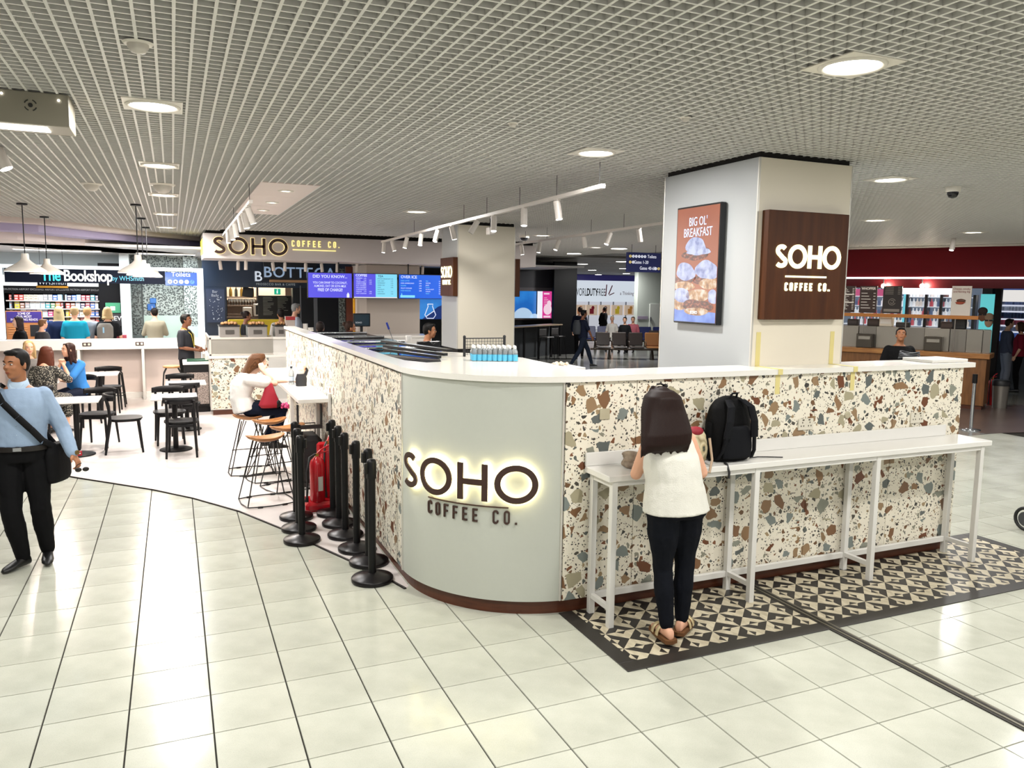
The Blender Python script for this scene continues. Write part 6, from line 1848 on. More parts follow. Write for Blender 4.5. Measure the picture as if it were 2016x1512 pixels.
# gate direction sign
s = thing('gate_direction_sign', 'dark blue hanging sign for Toilets, Gates 1-20 and Gates 40-68', 'sign', (0, 0, 0))
YG = 15.0
xa, xb = 9.27, 10.137; z0, z1 = 2.691, 3.123
s.location = (xa, YG, z0); W_, H_ = xb - xa, z1 - z0
b = MB(); b.bbox(0, W_, 0, .08, 0, H_, .004); obj('board', b, mat('sign_navy', '#141f5c', .35, emit=.12, ecol='#141f5c'), s)
for x in (.12, W_ - .12): b = MB(); b.cyl((x, .04, H_), (x, .04, ZC - z0), .006, n=6); obj('hanger', b, cord_k, s)
wtx = emis('#e6e8f4', .9); ytx = emis('#d8c070', .9)
def pict(x, z, m, r=.032):
    b = MB(); b.lathe([(r, 0), (r, .004)], 16, 0, Matrix.Translation((x, -.001, z)) @ Matrix.Rotation(PI / 2, 4, 'X')); o = obj('symbol_disc', b, m, s)
    b = MB(); b.box(x - r * .18, x + r * .18, -.007, -.005, z - r * .55, z + r * .3); b.ball((x, -.006, z + r * .5), r * .2, .002, r * .2, n=8, m=5); obj('symbol', b, mat('sign_navy', '#141f5c', .35), o)
u = W_ / 1.0
for k in range(6): pict(W_ * (.07 + .088 * k), H_ * .80, ytx if k == 0 else wtx, W_ * .036)
text('Toilets', W_ * .115, wtx, s, (W_ * .72, -.004, H_ * .80), xs=.85)
for k in range(2): pict(W_ * (.07 + .09 * k), H_ * .50, ytx if k == 0 else wtx, W_ * .036)
text('Gates 1-20', W_ * .115, wtx, s, (W_ * .40, -.004, H_ * .50), xs=.85)
text('Gates 40-68', W_ * .115, wtx, s, (W_ * .60, -.004, H_ * .20), xs=.85)
for k in range(2): pict(W_ * (.85 + .09 * k), H_ * .20, wtx if k == 0 else ytx, W_ * .036)

# rows of airport seats
leather = mat('seat_brown_black', '#2e2522', .35); blueseat = mat('seat_blue', '#1f2c6c', .4); seat_metal = mat('seat_metal', '#4a4038', .35, .6); tan = mat('seat_tan', '#8a5c33', .4)
def seat_bank(name, lb, loc, rz, n, m, last=None):
    t_ = thing(name, lb, 'bench', loc, rz)
    b = MB(); b.bbox(-.15, n * .56 + .3, -.03, .03, .30, .36, .006); obj('beam', b, seat_metal, t_)
    for k in range(n):
        mm = last if (last and k == n - 1) else m
        x = .05 + k * .56
        b = MB(); b.bbox(x, x + .48, -.24, .22, .38, .43, .02); obj('seat', b, mm, t_)
        b = MB(); b.bbox(x, x + .48, -.03, .03, 0, .46, .02, M=Matrix.Translation((0, .23, .44)) @ Matrix.Rotation(-.25, 4, 'X')); obj('backrest', b, mm, t_)
        b = MB(); b.tube([(x - .03, -.2, .40), (x - .03, -.18, .60), (x - .03, .12, .60), (x - .03, .22, .42)], .015, 6); obj('armrest', b, seat_metal, t_)
    for x in (.5, n * .56 - .3):
        b = MB(); b.prism([(-.32, 0), (.32, 0), (.22, .14), (.07, .30), (-.07, .30), (-.22, .14)], x - .03, x + .03, 0, Matrix(((0, 0, 1, 0), (1, 0, 0, 0), (0, 1, 0, 0), (0, 0, 0, 1)))); obj('leg', b, seat_metal, t_)
    b = MB(); b.bbox(n * .56 + .08, n * .56 + .6, -.22, .22, .36, .40, .02); obj('side_table', b, seat_metal, t_)
    return t_
P1_ = (13.069, 22.688, 0); P2_ = (14.003, 21.657, 0)
seat_bank('seat_bank', 'row of brown-black airport seats ending in a tan one, nearer row', (P1_[0], P1_[1] + .4, 0), -.42, 4, leather, tan)
P1_ = (15.261, 27.409, 0)
seat_bank('seat_bank', 'row of blue airport seats in the concourse behind the brown row', (P1_[0] - .3, P1_[1], 0), -.40, 6, blueseat)
P1_ = (15.644, 23.742, 0)
seat_bank('seat_bank', 'dark airport seats partly hidden behind the front pillar', (P1_[0], P1_[1], 0), -.42, 3, leather)
# concourse downlights
for k, (x, y) in enumerate((((7.347, 12.953, 3.3)[0], (7.347, 12.953, 3.3)[1]),)): pass
fars = [(1082,524),(1130,498),(1219,488),(1147,519),(1224,514),(1166,531),(1228,528),(1178,540),(1233,537),(1235,545)]
fpos = [(14.491, 29.586, 3.3), (10.167, 19.251, 3.3), (9.893, 16.417, 3.3), (14.143, 26.07, 3.3), (14.015, 23.068, 3.3), (18.207, 32.597, 3.3), (18.053, 29.528, 3.3), (22.924, 40.298, 3.3), (22.73, 36.899, 3.3)]
for k, p in enumerate(fpos):
    t_ = thing('downlight', 'round concourse downlight, %s from the camera beyond the pillars' % ordn[k], 'ceiling light', (p[0], p[1], 3.295))
    b = MB(); b.lathe([(.22, 0), (.22, -.015)], 20); obj('trim_ring', b, dl_w, t_)
    b = MB(); b.lathe([(.19, -.016), (.19, -.02)], 20); obj('diffuser', b, dl_e, t_)
    if k in (2, 4, 6): downlamp(t_, 120, .36, (0, 0, -.03))

# ---------------------------------------------------------------- red burger kiosk at the right; local x runs right, y away
KZ = math.atan2(-.877, .480)
KO = (13.332, 12.715, 0)
oak = ramp_mat('oak_counter', 'noise', [(.3, '#8c5a2c'), (.5, '#a56f3a'), (.7, '#b98448')], (.6, 4, 4), .4, 0, 5)
red_m = mat('fascia_red', '#64000f', .6, noise=.05, spec=.2); steel = mat('brushed_steel', '#9a958d', .28, .75, noise=.06, nscale=3)
s = thing('kiosk_fascia', 'deep red curved ceiling fascia with white light line over the burger kiosk', 'fascia', KO, KZ)
UX = 4.6
b = MB(); b.bbox(-2.5, UX, .9, .95, 2.652, 3.262, .004); obj('red_panel', b, red_m, s)
za, zb2_ = 2.609, 2.647
b = MB(); b.bbox(-2.5, UX, .87, .90, za, zb2_, .002); obj('light_strip', b, emis('#ffffff', 2.2), s)
b = MB(); b.bbox(-2.5, UX, 1.0, 1.05, 2.415, za, .003); obj('lower_red_band', b, mat('fascia_dark_red', '#4a0710', .5, spec=.2), s)
b = MB(); b.bbox(-2.5, UX + 1.5, .7, .9, 3.262, 3.298, .004); obj('top_edge', b, dl_w, s)
for k, (u_, z_) in enumerate(((0.553, 2.455), (1.324, 2.459))):
    o = thing('glowing_bulb', 'bright bare bulb under the red fascia, %s one' % ('left', 'right')[k], 'lamp', tuple(Matrix.Translation(KO) @ Matrix.Rotation(KZ, 4, 'Z') @ V((u_, .97, z_))))
    b = MB(); b.ball((0, 0, 0), .05, n=12, m=8); obj('bulb', b, mat('bulb_hot', '#fff2d0', .4, emit=14, ecol='#ffeec8'), o); b = MB(); b.cyl((0, 0, .04), (0, 0, .6), .012, n=8); obj('socket', b, cord_k, o)
    l = bpy.data.lights.new('lamp', 'POINT'); l.energy = 25; l.color = (1, .85, .65); l.shadow_soft_size = .06; lo = bpy.data.objects.new('lamp', l); COL.objects.link(lo); lo.parent = o; lo.location = (0, -.08, 0)
s = thing('kiosk_counter', 'oak-topped burger kiosk counter with steel back panels', 'counter', KO, KZ)
ue = 2.79
b = MB(); b.bbox(-2.5, ue, 0, .7, 1.02, 1.12, .006); obj('oak_top', b, oak, s)
b = MB(); b.bbox(-2.5, ue - .05, .05, .65, .08, 1.02, .006); obj('oak_front', b, ramp_mat('oak_dark', 'noise', [(.3, '#6b4422'), (.7, '#86592f')], (4, .6, .6), .4, 0, 5), s)
b = MB(); b.bbox(-2.5, ue - .08, .08, .62, 0, .08, .004); obj('plinth', b, plinth_m, s)
zst = 1.581
us = [-2.5, 0.252, 0.614, 1.114, 1.55, 2.017, 2.317, 2.601, 2.749]
for k in range(len(us) - 1):
    b = MB(); b.bbox(us[k] + .004, us[k + 1] - .004, .33 + .03 * (k % 2), .40, 1.12, zst, .004); obj('steel_panel', b, steel if k % 2 else mat('steel_light', '#b9b3a8', .22, .7), s)
for u_ in (0.428, 1.756):
    b = MB(); b.bbox(u_ - .16, u_ + .16, .12, .33, 1.12, 1.42, .01); fo = obj('fryer_box', b, mat('steel_dark', '#5a544c', .3, .7), s)
    b = MB(); b.bbox(u_ - .12, u_ + .12, .112, .12, 1.30, 1.37, .003); obj('control_plate', b, mat('steel_light', '#b9b3a8', .22, .7), fo)
zr0, zr1 = 1.788, 1.861
b = MB(); b.bbox(-2.5, 2.528, .12, .2, zr0, zr1, .004); obj('oak_rail', b, mat('oak_lit', '#c07a34', .4), s)
for u_ in (0.388, 1.216, 2.122): b = MB(); b.cyl((u_, .16, 1.12), (u_, .16, zr0), .012, n=8); obj('rail_post', b, steel, s)
menu_br = mat('menu_brown', '#3c2720', .4); menu_lt = mat('menu_text', '#d8cfc2', .5, emit=.25, ecol='#d8cfc2')
def board(name, lb, u0, u1, z0, z1, m, kind):
    t_ = thing(name, lb, 'menu board', tuple(Matrix.Translation(KO) @ Matrix.Rotation(KZ, 4, 'Z') @ V((u0, .15, z0))), KZ)
    w, h = u1 - u0, z1 - z0
    b = MB(); b.bbox(0, w, 0, .03, 0, h, .003); obj('panel', b, m, t_)
    b = MB()
    if kind == 'list':
        for k in range(14):
            z = h * (.90 - .06 * k)
            if k in (4, 9): b.box(w * .06, w * .94, -.003, 0, z, z + h * .04); continue
            b.box(w * .08, w * (.4 + .09 * (k % 3)), -.003, 0, z, z + h * .018); b.box(w * .8, w * .93, -.003, 0, z, z + h * .018)
        obj('menu_lines', b, menu_lt, t_)
    elif kind == 'title':
        for k in range(6):
            z = h * (.72 - .11 * k)
            b.box(w * .1, w * (.45 + .1 * (k % 3)), -.003, 0, z, z + h * .02); b.box(w * .8, w * .92, -.003, 0, z, z + h * .02)
        obj('menu_lines', b, menu_lt, t_); text('WHOPPER', .075, menu_lt, t_, (w / 2, -.004, h * .9), bold=.02, xs=.8)
    elif kind == 'coffee':
        for k in range(5):
            z = h * (.94 - .06 * k); b.box(w * .1, w * .55, -.003, 0, z, z + h * .02); b.box(w * .78, w * .92, -.003, 0, z, z + h * .02)
        ribbon(b, arc(w * .5, h * .42, w * .18, 20, 340, 18), .012, 0, .003, lambda x, y, z: V((x, -z, y))); ribbon(b, arc(w * .5, h * .42, w * .09, 200, 500, 14), .012, 0, .003, lambda x, y, z: V((x, -z, y)))
        b.box(w * .08, w * .92, -.003, 0, h * .06, h * .16); obj('menu_lines', b, mat('menu_text_dim', '#8f857a', .5), t_)
    else:
        text('Cheesy, smoky\nand flaming big', .055, mat('ink_red', '#8e2f2a', .5), t_, (w / 2, -.004, h * .86), xs=.9)
        b.ball((w * .5, -.012, h * .52), w * .24, .012, h * .06, n=14, m=8); bo = obj('burger_bun', b, mat('bun_brown', '#5c3420', .5), t_)
        b = MB(); b.ball((w * .47, -.014, h * .46), w * .27, .012, h * .025, n=14, m=8); b.ball((w * .45, -.014, h * .43), w * .2, .012, h * .03, n=14, m=8); obj('burger_filling', b, mat('filling', '#a8472a', .5), bo)
    return t_
board('menu_board', 'brown price list board half hidden behind the front pillar', -0.113, 0.181, zr1 + .01, 2.44, menu_br, 'list')
board('menu_board', 'brown titled menu board, second from the front pillar', 0.275, 0.621, zr1 + .01, 2.442, menu_br, 'title')
board('menu_board', 'dark menu board with coffee emblem on the kiosk rail', 0.741, 1.106, zr1 + .01, 2.445, mat('menu_black', '#2a211e', .4), 'coffee')
board('menu_board', 'white poster of a burger standing on the kiosk rail', 2.024, 2.373, zr1 - .02, 2.452, mat('poster_ivory', '#e2d8cc', .4), 'burger')
# things along the kiosk back shelf
rr = random.Random(12)
for k, (pu, w, h, c, nm, l) in enumerate(((0.095, .22, .14, '#2b211d', 'till', 'dark till box on the kiosk shelf, leftmost'), (0.514, .24, .16, '#35271f', 'till', 'dark till box on the kiosk shelf below the coffee board'), (0.769, .26, .2, '#e6dcc8', 'bag_box', 'cream carton of bags on the kiosk shelf'), (1.1, .26, .1, '#241d1b', 'till', 'dark till box on the kiosk shelf right of the carton'), (1.943, .24, .14, '#3a2a22', 'till', 'dark till box on the kiosk shelf below the burger poster'), (2.146, .26, .24, '#0c0b0b', 'till_screen', 'black screen back on the kiosk shelf right of the burger poster'))):
    o = thing(nm, l, 'box', tuple(Matrix.Translation(KO) @ Matrix.Rotation(KZ, 4, 'Z') @ V((pu, .42, zst))), KZ)
    b = MB(); b.bbox(-w / 2, w / 2, 0, .18, 0, h, .01); obj('body', b, mat('k_' + c, c, .45), o)
    b = MB(); b.bbox(-w / 2 + .02, w / 2 - .02, -.006, 0, h * .3, h * .8, .002); obj('face', b, mat('k2_' + c, tuple(min(1, x * 1.6 + .01) for x in lin(c)), .4), o)
s = thing('kiosk_back_shelf', 'steel shelf behind the kiosk panels', 'shelf', KO, KZ)
b = MB(); b.bbox(-2.5, ue - .1, .41, .75, zst - .03, zst, .003); obj('top', b, steel, s); b = MB(); b.bbox(-2.5, ue - .1, .41, .72, 1.12, zst - .03, .003); obj('body', b, steel, s)
# shop of bottles and drinks behind the kiosk
YK = 3.4
s = thing('drinks_fridge_wall', 'wall of lit drinks fridges in the shop behind the kiosk', 'fridge', KO, KZ)
zf0, zf1 = .0, 2.286
ua, ub = -0.923, 2.085
b = MB(); b.box(ua - 2, ub, YK + .5, YK + .6, 0, 3.3); obj('back_panel', b, mat('fridge_back', '#20262c', .4, emit=.3, ecol='#8a9ab0'), s)
b = MB(); b.bbox(0.457, 1.611, YK - .1, YK + .3, zf1, zf1 + .22, .004); obj('lit_header', b, emis('#f2f0f6', 1.2), s)
b = MB(); b.bbox(ua, 0.4, YK - .1, YK + .3, zf1 - .05, zf1 + .12, .004); obj('pink_header', b, emis('#d0608c', .7), s)
b = MB(); b.bbox(0.486, 0.567, YK, YK + .4, 0, zf1, .003); obj('cyan_end_panel', b, emis('#6fd0e0', .8), s)
for u_ in (0.578, 0.995, 1.325, 1.648, 2.016): b = MB(); b.bbox(u_ - .03, u_ + .03, YK - .05, YK + .4, 0, zf1, .004); obj('fridge_frame', b, mat('fridge_frame', '#23262b', .35), s)
for k in range(9):
    z = .35 + k * .235; b = MB(); b.bbox(ua, ub - .1, YK + .02, YK + .42, z - .02, z, .002); obj('fridge_shelf', b, mat('shelf_glow', '#c8ccd2', .4, emit=.45, ecol='#dfe6ee'), s)
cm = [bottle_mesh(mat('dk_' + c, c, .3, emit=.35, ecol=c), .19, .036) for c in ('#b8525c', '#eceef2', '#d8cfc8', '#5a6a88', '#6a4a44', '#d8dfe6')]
cn = ['red', 'white', 'cream', 'blue', 'brown', 'clear']
MK = Matrix.Translation(KO) @ Matrix.Rotation(KZ, 4, 'Z')
for r in range(3, 9):
    z = .35 + r * .235
    for k in range(34):
        u_ = ua + .2 + (ub - ua - .4) * k / 33
        c = rr.choice((0, 1, 1, 2, 3, 4, 5, 5, 1))
        o = link('drink_bottle', cm[c], None, tuple(MK @ V((u_, YK + .12, z)))); tag(o, '%s drink bottle among the rows in the lit fridges behind the kiosk' % cn[c], 'bottle', '%s drink bottles in the fridges behind the kiosk' % cn[c])
s = thing('cyan_glasses_advert', 'cyan advert with people in sunglasses beside the shop entrance', 'advert', tuple(MK @ V((2.184, 3.0, 0))), KZ)
w = 2.474 - 2.184; z1 = 2.308; z0 = 1.545
b = MB(); b.bbox(0, w, 0, .1, z0 - .6, z1, .004); obj('panel', b, emis('#5fc8cc', .85), s)
for k, (x, z, c) in enumerate(((w * .22, z0 + (z1 - z0) * .35, '#3a2a24'), (w * .68, z0 + (z1 - z0) * .18, '#b59a80'))):
    b = MB(); b.ball((x, -.005, z), .085, .02, .13, n=14, m=10); f_ = obj('face_print', b, mat('adface%d' % k, ('#8f6148', '#c8a288')[k], .5), s)
    b = MB(); b.ball((x, -.012, z + .11), .10, .02, .09, n=14, m=10); obj('hair_print', b, mat('adhair%d' % k, c, .6), f_)
    b = MB(); b.box(x - .075, x - .008, -.03, -.026, z + .01, z + .045); b.box(x + .008, x + .075, -.03, -.026, z + .01, z + .045); obj('glasses_print', b, cord_k, f_)
b = MB(); b.bbox(w, w + .12, -.1, .2, 0, 3.0, .004); obj('side_post', b, wdark, s)
# perfume shop at the far right
s = thing('perfume_shop_shelving', 'lit white and blue shop shelving at the far right edge', 'shelf', tuple(MK @ V((0, 6.0, 0))), KZ)
ua, ub = 2.191, 3.048
b = MB(); b.box(ua, ub, .3, .4, 1.1, 3.0); obj('back_panel', b, emis('#3f5a9c', .5), s); b = MB(); b.box(ua, ub, .3, .4, 0, 1.1); obj('lower_panel', b, mat('panel_slate', '#3c3f42', .5), s)
b = MB(); b.box(ua, ub, 0, .3, 2.133, 2.432); obj('lit_header', b, emis('#e8e4e0', .9), s)
for k, py_ in enumerate((2.055, 1.899, 1.704, 1.535, 1.378)):
    b = MB(); b.box(ua, ub, 0, .3, py_ - .04, py_); obj('shelf_board', b, emis('#d8dcec', .8), s)
    b = MB()
    for q in range(12):
        x = ua + (ub - ua) * (q + .5) / 12; hh = rr.uniform(.1, .22); b.box(x - .06, x + .06, .05, .2, py_, py_ + hh)
    obj('goods', b, mat('goods_shelf_%d' % k, ('#6a7aa8', '#c8ccd8', '#28365c', '#b04a5c', '#8088a0')[k], .4), s)['kind'] = 'stuff'
b = MB(); b.box(ua - .12, ua, -.05, .3, 0, 3.0); obj('side_post', b, wdark, s)
# steel stand, bins, extinguishers by the kiosk corner
s = thing('steel_display_stand', 'tall thin chrome stand at the kiosk corner', 'stand', (21.17, 14.372, 0))
b = MB(); zq = 1.313
for dx in (-.16, .16): b.cyl((dx * .48, -dx * .877, 0), (dx * .48, -dx * .877, 1.45), .014, n=8)
obj('post', b, mat('chrome', '#c4c6ca', .12, .9), s)
b = MB(); b.bbox(-.17, .17, -.02, .02, 1.15, 1.45, .006, M=Matrix.Rotation(KZ, 4, 'Z')); obj('sign_frame', b, mat('frame_alu', '#cbc4bb', .4, .2), s)
b = MB(); b.bbox(-.2, .2, -.2, .2, 0, .03, .006); obj('base', b, mat('chrome', '#c4c6ca', .12, .9), s)
p = (15.375, 10.469, 0)
s = thing('pedal_bin', 'round steel bin with black lid beside the kiosk', 'bin', p)
hb_ = 0.573
b = MB(); b.lathe([(.13, 0), (.15, hb_ * .82)], 24); obj('body', b, steel, s); b = MB(); b.lathe([(.16, hb_ * .80), (.165, hb_ * .95), (.14, hb_)], 24); obj('lid', b, cord_k, s)
# ---------------------------------------------------------------- fire extinguishers
ext_red = mat('extinguisher_red', '#b3121e', .25, coat=.3); ext_k = mat('rubber_black', '#141414', .5)
def extinguisher(loc, rz, lb, h=.50, r=.075, grp=None):
    t_ = thing('fire_extinguisher', lb, 'fire extinguisher', loc, rz)
    b = MB(); b.lathe([(r * .9, 0), (r, .02), (r, h * .72), (r * .85, h * .80), (r * .4, h * .86), (r * .25, h * .88)], 24); obj('cylinder', b, ext_red, t_)
    b = MB(); b.cyl((0, 0, h * .87), (0, 0, h * .93), r * .26, n=12); obj('valve', b, mat('brass', '#b08d45', .3, .8), t_)
    b = MB(); b.tube([(0, 0, h * .92), (.05, 0, h * 1.0), (.13, 0, h * 1.06)], [.011, .010, .008], 8); b.tube([(0, 0, h * .91), (.06, 0, h * .94), (.12, 0, h * .95)], [.009, .008, .007], 8); obj('handle', b, ext_red, t_)
    b = MB(); b.tube([(-.02, 0, h * .92), (-.09, -.02, h * .88), (-.125, -.03, h * .6), (-.13, -.04, h * .25), (-.14, -.05, h * .12)], .011, 8); b.cyl((-.14, -.05, h * .13), (-.145, -.05, h * .04), .016, .02, 10); obj('hose', b, ext_k, t_)
    b = MB(); rg = []
    for k in range(7):
        a = math.radians(-110 + 40 * k / 6); rg.append([V(((r + .001) * math.cos(a), (r + .001) * math.sin(a), h * .22)), V(((r + .001) * math.cos(a), (r + .001) * math.sin(a), h * .5))])
    vs = [p for q in rg for p in q]; b.add(vs, [(2 * k, 2 * k + 2, 2 * k + 3, 2 * k + 1) for k in range(6)]); obj('label', b, mat('label_white', '#dcd8d0', .5), t_)
    return t_
s = thing('extinguisher_stand', 'red moulded plastic extinguisher stand against the terrazzo wall', 'stand', (1.36, 7.88, .002))
b = MB(); b.bbox(-.22, .17, -.16, .16, 0, .10, .03); obj('base', b, ext_red, s)
b = MB(); b.bbox(-.06, .17, .10, .15, .08, .66, .03); b.bbox(.12, .17, -.14, .12, .08, .66, .03); obj('back', b, ext_red, s)
extinguisher((1.27, 7.80, .102), .3, 'front red fire extinguisher with white label on the red stand', .52)
extinguisher((1.40, 7.95, .102), .9, 'rear taller red fire extinguisher on the red stand', .62, .07)
p = (15.634, 10.835, 0)
extinguisher((p[0], p[1], 0), 0, 'red fire extinguisher by the kiosk corner beside the bin', .62, .08)

# ---------------------------------------------------------------- queue barrier posts
bk = mat('barrier_black', '#08080a', .42, spec=.3); bk2 = mat('barrier_base', '#141113', .32, .35)
def barrier():
    t_ = thing('queue_barrier_post', None, 'barrier post', (0, 0, 0), 0, 'black queue barrier posts beside the counter')
    b = MB(); b.lathe([(.158, 0), (.160, .006), (.160, .026), (.153, .034), (.045, .062), (.034, .066)], 40); obj('base', b, bk2, t_)
    b = MB(); b.cyl((0, 0, .06), (0, 0, .86), .030, n=20); obj('post', b, bk, t_)
    b = MB(); b.lathe([(.036, .80), (.037, .805), (.037, .925), (.030, .945), (.015, .95)], 20); ho = obj('cassette', b, bk, t_)
    b = MB(); b.bbox(-.056, -.033, -.016, .016, .84, .92, .003); obj('belt_clip', b, bk, ho)
    return t_
bp = [((1.332, 5.71), 'nearest black barrier post in front of the rounded corner'), ((1.395, 6.10), 'second barrier post of the row along the terrazzo wall'), ((1.375, 6.46), 'third barrier post of the row along the terrazzo wall'), ((1.36, 6.87), 'fourth barrier post of the row along the terrazzo wall'), ((1.375, 7.24), 'fifth barrier post of the row, before the extinguishers'), ((1.385, 7.60), 'sixth barrier post of the row, right by the extinguishers'),
      ((.975, 6.86), 'nearest barrier post of the left cluster of three'), ((1.0, 7.22), 'middle barrier post of the left cluster of three'), ((1.03, 7.60), 'farthest barrier post of the left cluster of three')]
b0 = barrier()
for k, (xy, lb) in enumerate(bp):
    c = b0 if k == 0 else dup(b0)
    c.location = (xy[0], xy[1], .003); c.rotation_euler = (0, 0, (.1, .3, .2, .4, .3, 0, 2.6, 2.9, 3.0)[k]); c['label'] = lb
s = thing('steel_barrier_post', 'steel barrier post with black head at the right end of the counter', 'barrier post', (12.281, 8.819, 0))
b = MB(); b.lathe([(.15, 0), (.15, .02), (.04, .035)], 32); obj('base', b, mat('chrome', '#c4c6ca', .12, .9), s)
b = MB(); b.cyl((0, 0, .03), (0, 0, .85), .028, n=16); obj('post', b, mat('chrome', '#c4c6ca', .12, .9), s); b = MB(); b.cyl((0, 0, .80), (0, 0, .95), .04, n=16); obj('cassette', b, bk, s)

# ---------------------------------------------------------------- bar stools with wire frames
def wire_stool():
    t_ = thing('bar_stool', None, 'stool', (0, 0, 0), 0, 'wooden bar stools with black wire frames')
    b = MB(); rings = []
    n = 28
    def pt(r, k, z0):
        a = 2 * PI * k / n; x, y = .20 * r * math.cos(a), .165 * r * math.sin(a)
        return V((x, y, z0 + .035 * r * r * (math.cos(a) ** 2) + .012 * r * r - .010 * math.sin(a) * r))
    for r, dz in ((.02, -.028), (.5, -.026), (.85, -.02), (1.0, .0), (.97, .010), (.8, .0), (.45, -.004), (.02, -.006)):
        rings.append([pt(r, k, .665 + dz) for k in range(n)])
    b.loft(rings); obj('seat', b, ramp_mat('stool_oak', 'noise', [(.3, '#8b5a31'), (.55, '#a9713f'), (.75, '#c08d57')], (1, 5, 5), .42, 0, 6), t_)
    w = mat('wire_black', '#141312', .4, .3)
    for sx in (-1, 1):
        b = MB(); b.tube([(sx * .10, .11, .645), (sx * .24, .20, .012), (sx * .26, .0, .010), (sx * .24, -.20, .012), (sx * .10, -.11, .645)], .0065, 8); obj('side_frame', b, w, t_)
        b = MB(); b.tube([(sx * .05, .12, .645), (sx * .16, .20, .22), (sx * .05, -.12, .645)], .0055, 6); obj('inner_brace', b, w, t_)
    b = MB()
    for sy in (-1, 1): b.tube([(-.24, sy * .20, .012), (-.12, sy * .235, .012), (0, sy * .245, .012), (.12, sy * .235, .012), (.24, sy * .20, .012)], .0065, 8)
    obj('floor_ring', b, w, t_)
    b = MB()
    for sx in (-1, 1):
        for sy in (-1, 1): b.cyl((sx * .10, sy * .237, .010), (sx * .15, sy * .229, .010), .011, n=8)
    obj('glide', b, w, t_)
    b = MB(); b.tube([(-.20, .155, .25), (0, .17, .25), (.20, .155, .25)], .006, 6); obj('foot_rail', b, w, t_)
    return t_
st0 = wire_stool()
for k, (x, y, rz, lb) in enumerate(((.83, 8.32, .15, 'nearest wooden bar stool with black wire frame'), (1.12, 8.85, .35, 'bar stool partly hidden behind the left barrier posts'), (.98, 9.36, .2, 'bar stool between the nearest stool and the seated girl'), (.80, 9.78, 0, 'bar stool the girl in the white shirt sits on'))):
    c = st0 if k == 0 else dup(st0)
    c.location = (x, y, .002); c.rotation_euler = (0, 0, rz); c['label'] = lb
# black bag under the bar table
s = thing('black_suitcase', 'black suitcase standing under the left bar table', 'suitcase', (1.36, 8.95, .003))
b = MB(); b.bbox(-.13, .13, -.2, .2, .04, .58, .05); obj('body', b, mat('case_black', '#101013', .6, bump=.2), s)
b = MB(); b.tube([(-.08, .0, .57), (-.08, 0, .70), (.08, 0, .70), (.08, 0, .57)], .008, 6); obj('handle', b, cord_k, s)
for dx in (-.08, .08): b = MB(); b.cyl((dx, -.15, .03), (dx + .025, -.15, .03), .03, n=12); obj('wheel', b, ext_k, s)
s = thing('hanging_basket', 'black metal strap basket hanging from the edge of the left bar table', 'basket', (1.24, 8.60, 0))
b = MB(); b.bbox(-.05, .22, -.03, .03, .70, .74, .004); b.bbox(-.05, -.03, -.03, .03, .74, .97, .004); b.bbox(.20, .22, -.03, .03, .74, .97, .004); b.bbox(-.05, .22, -.03, .03, .985, .999, .002); obj('strap', b, cord_k, s)
# water bottle and paper bag on the bar table
s = thing('plastic_water_bottle', 'clear plastic water bottle with dark cap on the left bar table', 'bottle', (1.308, 9.844, 1.045))
b = MB(); b.lathe([(.032, 0), (.034, .02), (.034, .13), (.028, .16), (.012, .19), (.011, .205)], 18); obj('body', b, glass_b, s); b = MB(); b.cyl((0, 0, .203), (0, 0, .225), .014, n=12); obj('cap', b, mat('cap_navy', '#1f2a3a', .4), s)
b = MB(); b.lathe([(.0345, .05), (.0345, .10)], 18, caps=False); obj('label', b, mat('label_ice', '#c8d8ea', .4), s)
s = thing('takeaway_bag', 'grey and black takeaway bag with orange and white wrapping on the bar table', 'bag', (1.397, 9.654, 1.045))
b = MB(); b.loft([ring(V((0, 0, 0)), V((1, 0, 0)), V((0, 1, 0)), .065, .04, 14), ring(V((0, 0, .09)), V((1, 0, 0)), V((0, 1, 0)), .07, .042, 14), ring(V((0, 0, .15)), V((1, 0, 0)), V((0, 1, 0)), .05, .03, 14)]); obj('bag_body', b, mat('bag_black', '#26262a', .35, noise=.5, nscale=18), s)
b = MB(); b.loft([ring(V((.0, .01, .12)), V((1, 0, 0)), V((0, 1, 0)), .035, .02, 12), ring(V((.02, .01, .25)), V((1, 0, .2)).normalized(), V((0, 1, 0)), .06, .025, 12), ring(V((.03, .01, .33)), V((1, 0, .2)).normalized(), V((0, 1, 0)), .05, .01, 12)]); obj('wrapping', b, ramp_mat('wrap_orange', 'noise', [(.4, '#f4f0ea'), (.55, '#f0e2d0'), (.66, '#e08a4a')], (1, 1, 1), .4, 0, 12), s)
b = MB(); b.tube([(.05, 0, .13), (.075, 0, .19), (.06, 0, .22)], [.02, .016, .012], 8); obj('knot', b, mat('bag_black', '#26262a', .35), s)
# ---------------------------------------------------------------- on the front high table
ZTT = 1.042
s = thing('black_backpack', 'large black backpack standing on the high table beside the woman', 'backpack', (3.62, 4.43, ZTT))
bpk = mat('nylon_black', '#060607', .75, bump=.25, bscale=120, noise=.15); bps = mat('nylon_grey', '#101115', .75)
b = MB()
prof = [(0, .155, .085), (.03, .175, .105), (.15, .18, .115), (.28, .172, .11), (.38, .15, .09), (.435, .11, .065), (.46, .05, .03)]
for a in (0,):
    b.loft([ring(V((.01 * z, .015 * math.sin(z * 5), z)), V((1, 0, 0)), V((0, 1, 0)), w, d, 20) for z, w, d in prof])
bo = remeshed('main_body', b, bpk, s, .012, 4)
b = MB(); b.loft([ring(V((0, -.10, z)), V((1, 0, 0)), V((0, 1, 0)), w, .03, 14) for z, w in ((.03, .12), (.10, .13), (.22, .12), (.26, .08))]); remeshed('back_padding', b, bps, s, .01, 3)
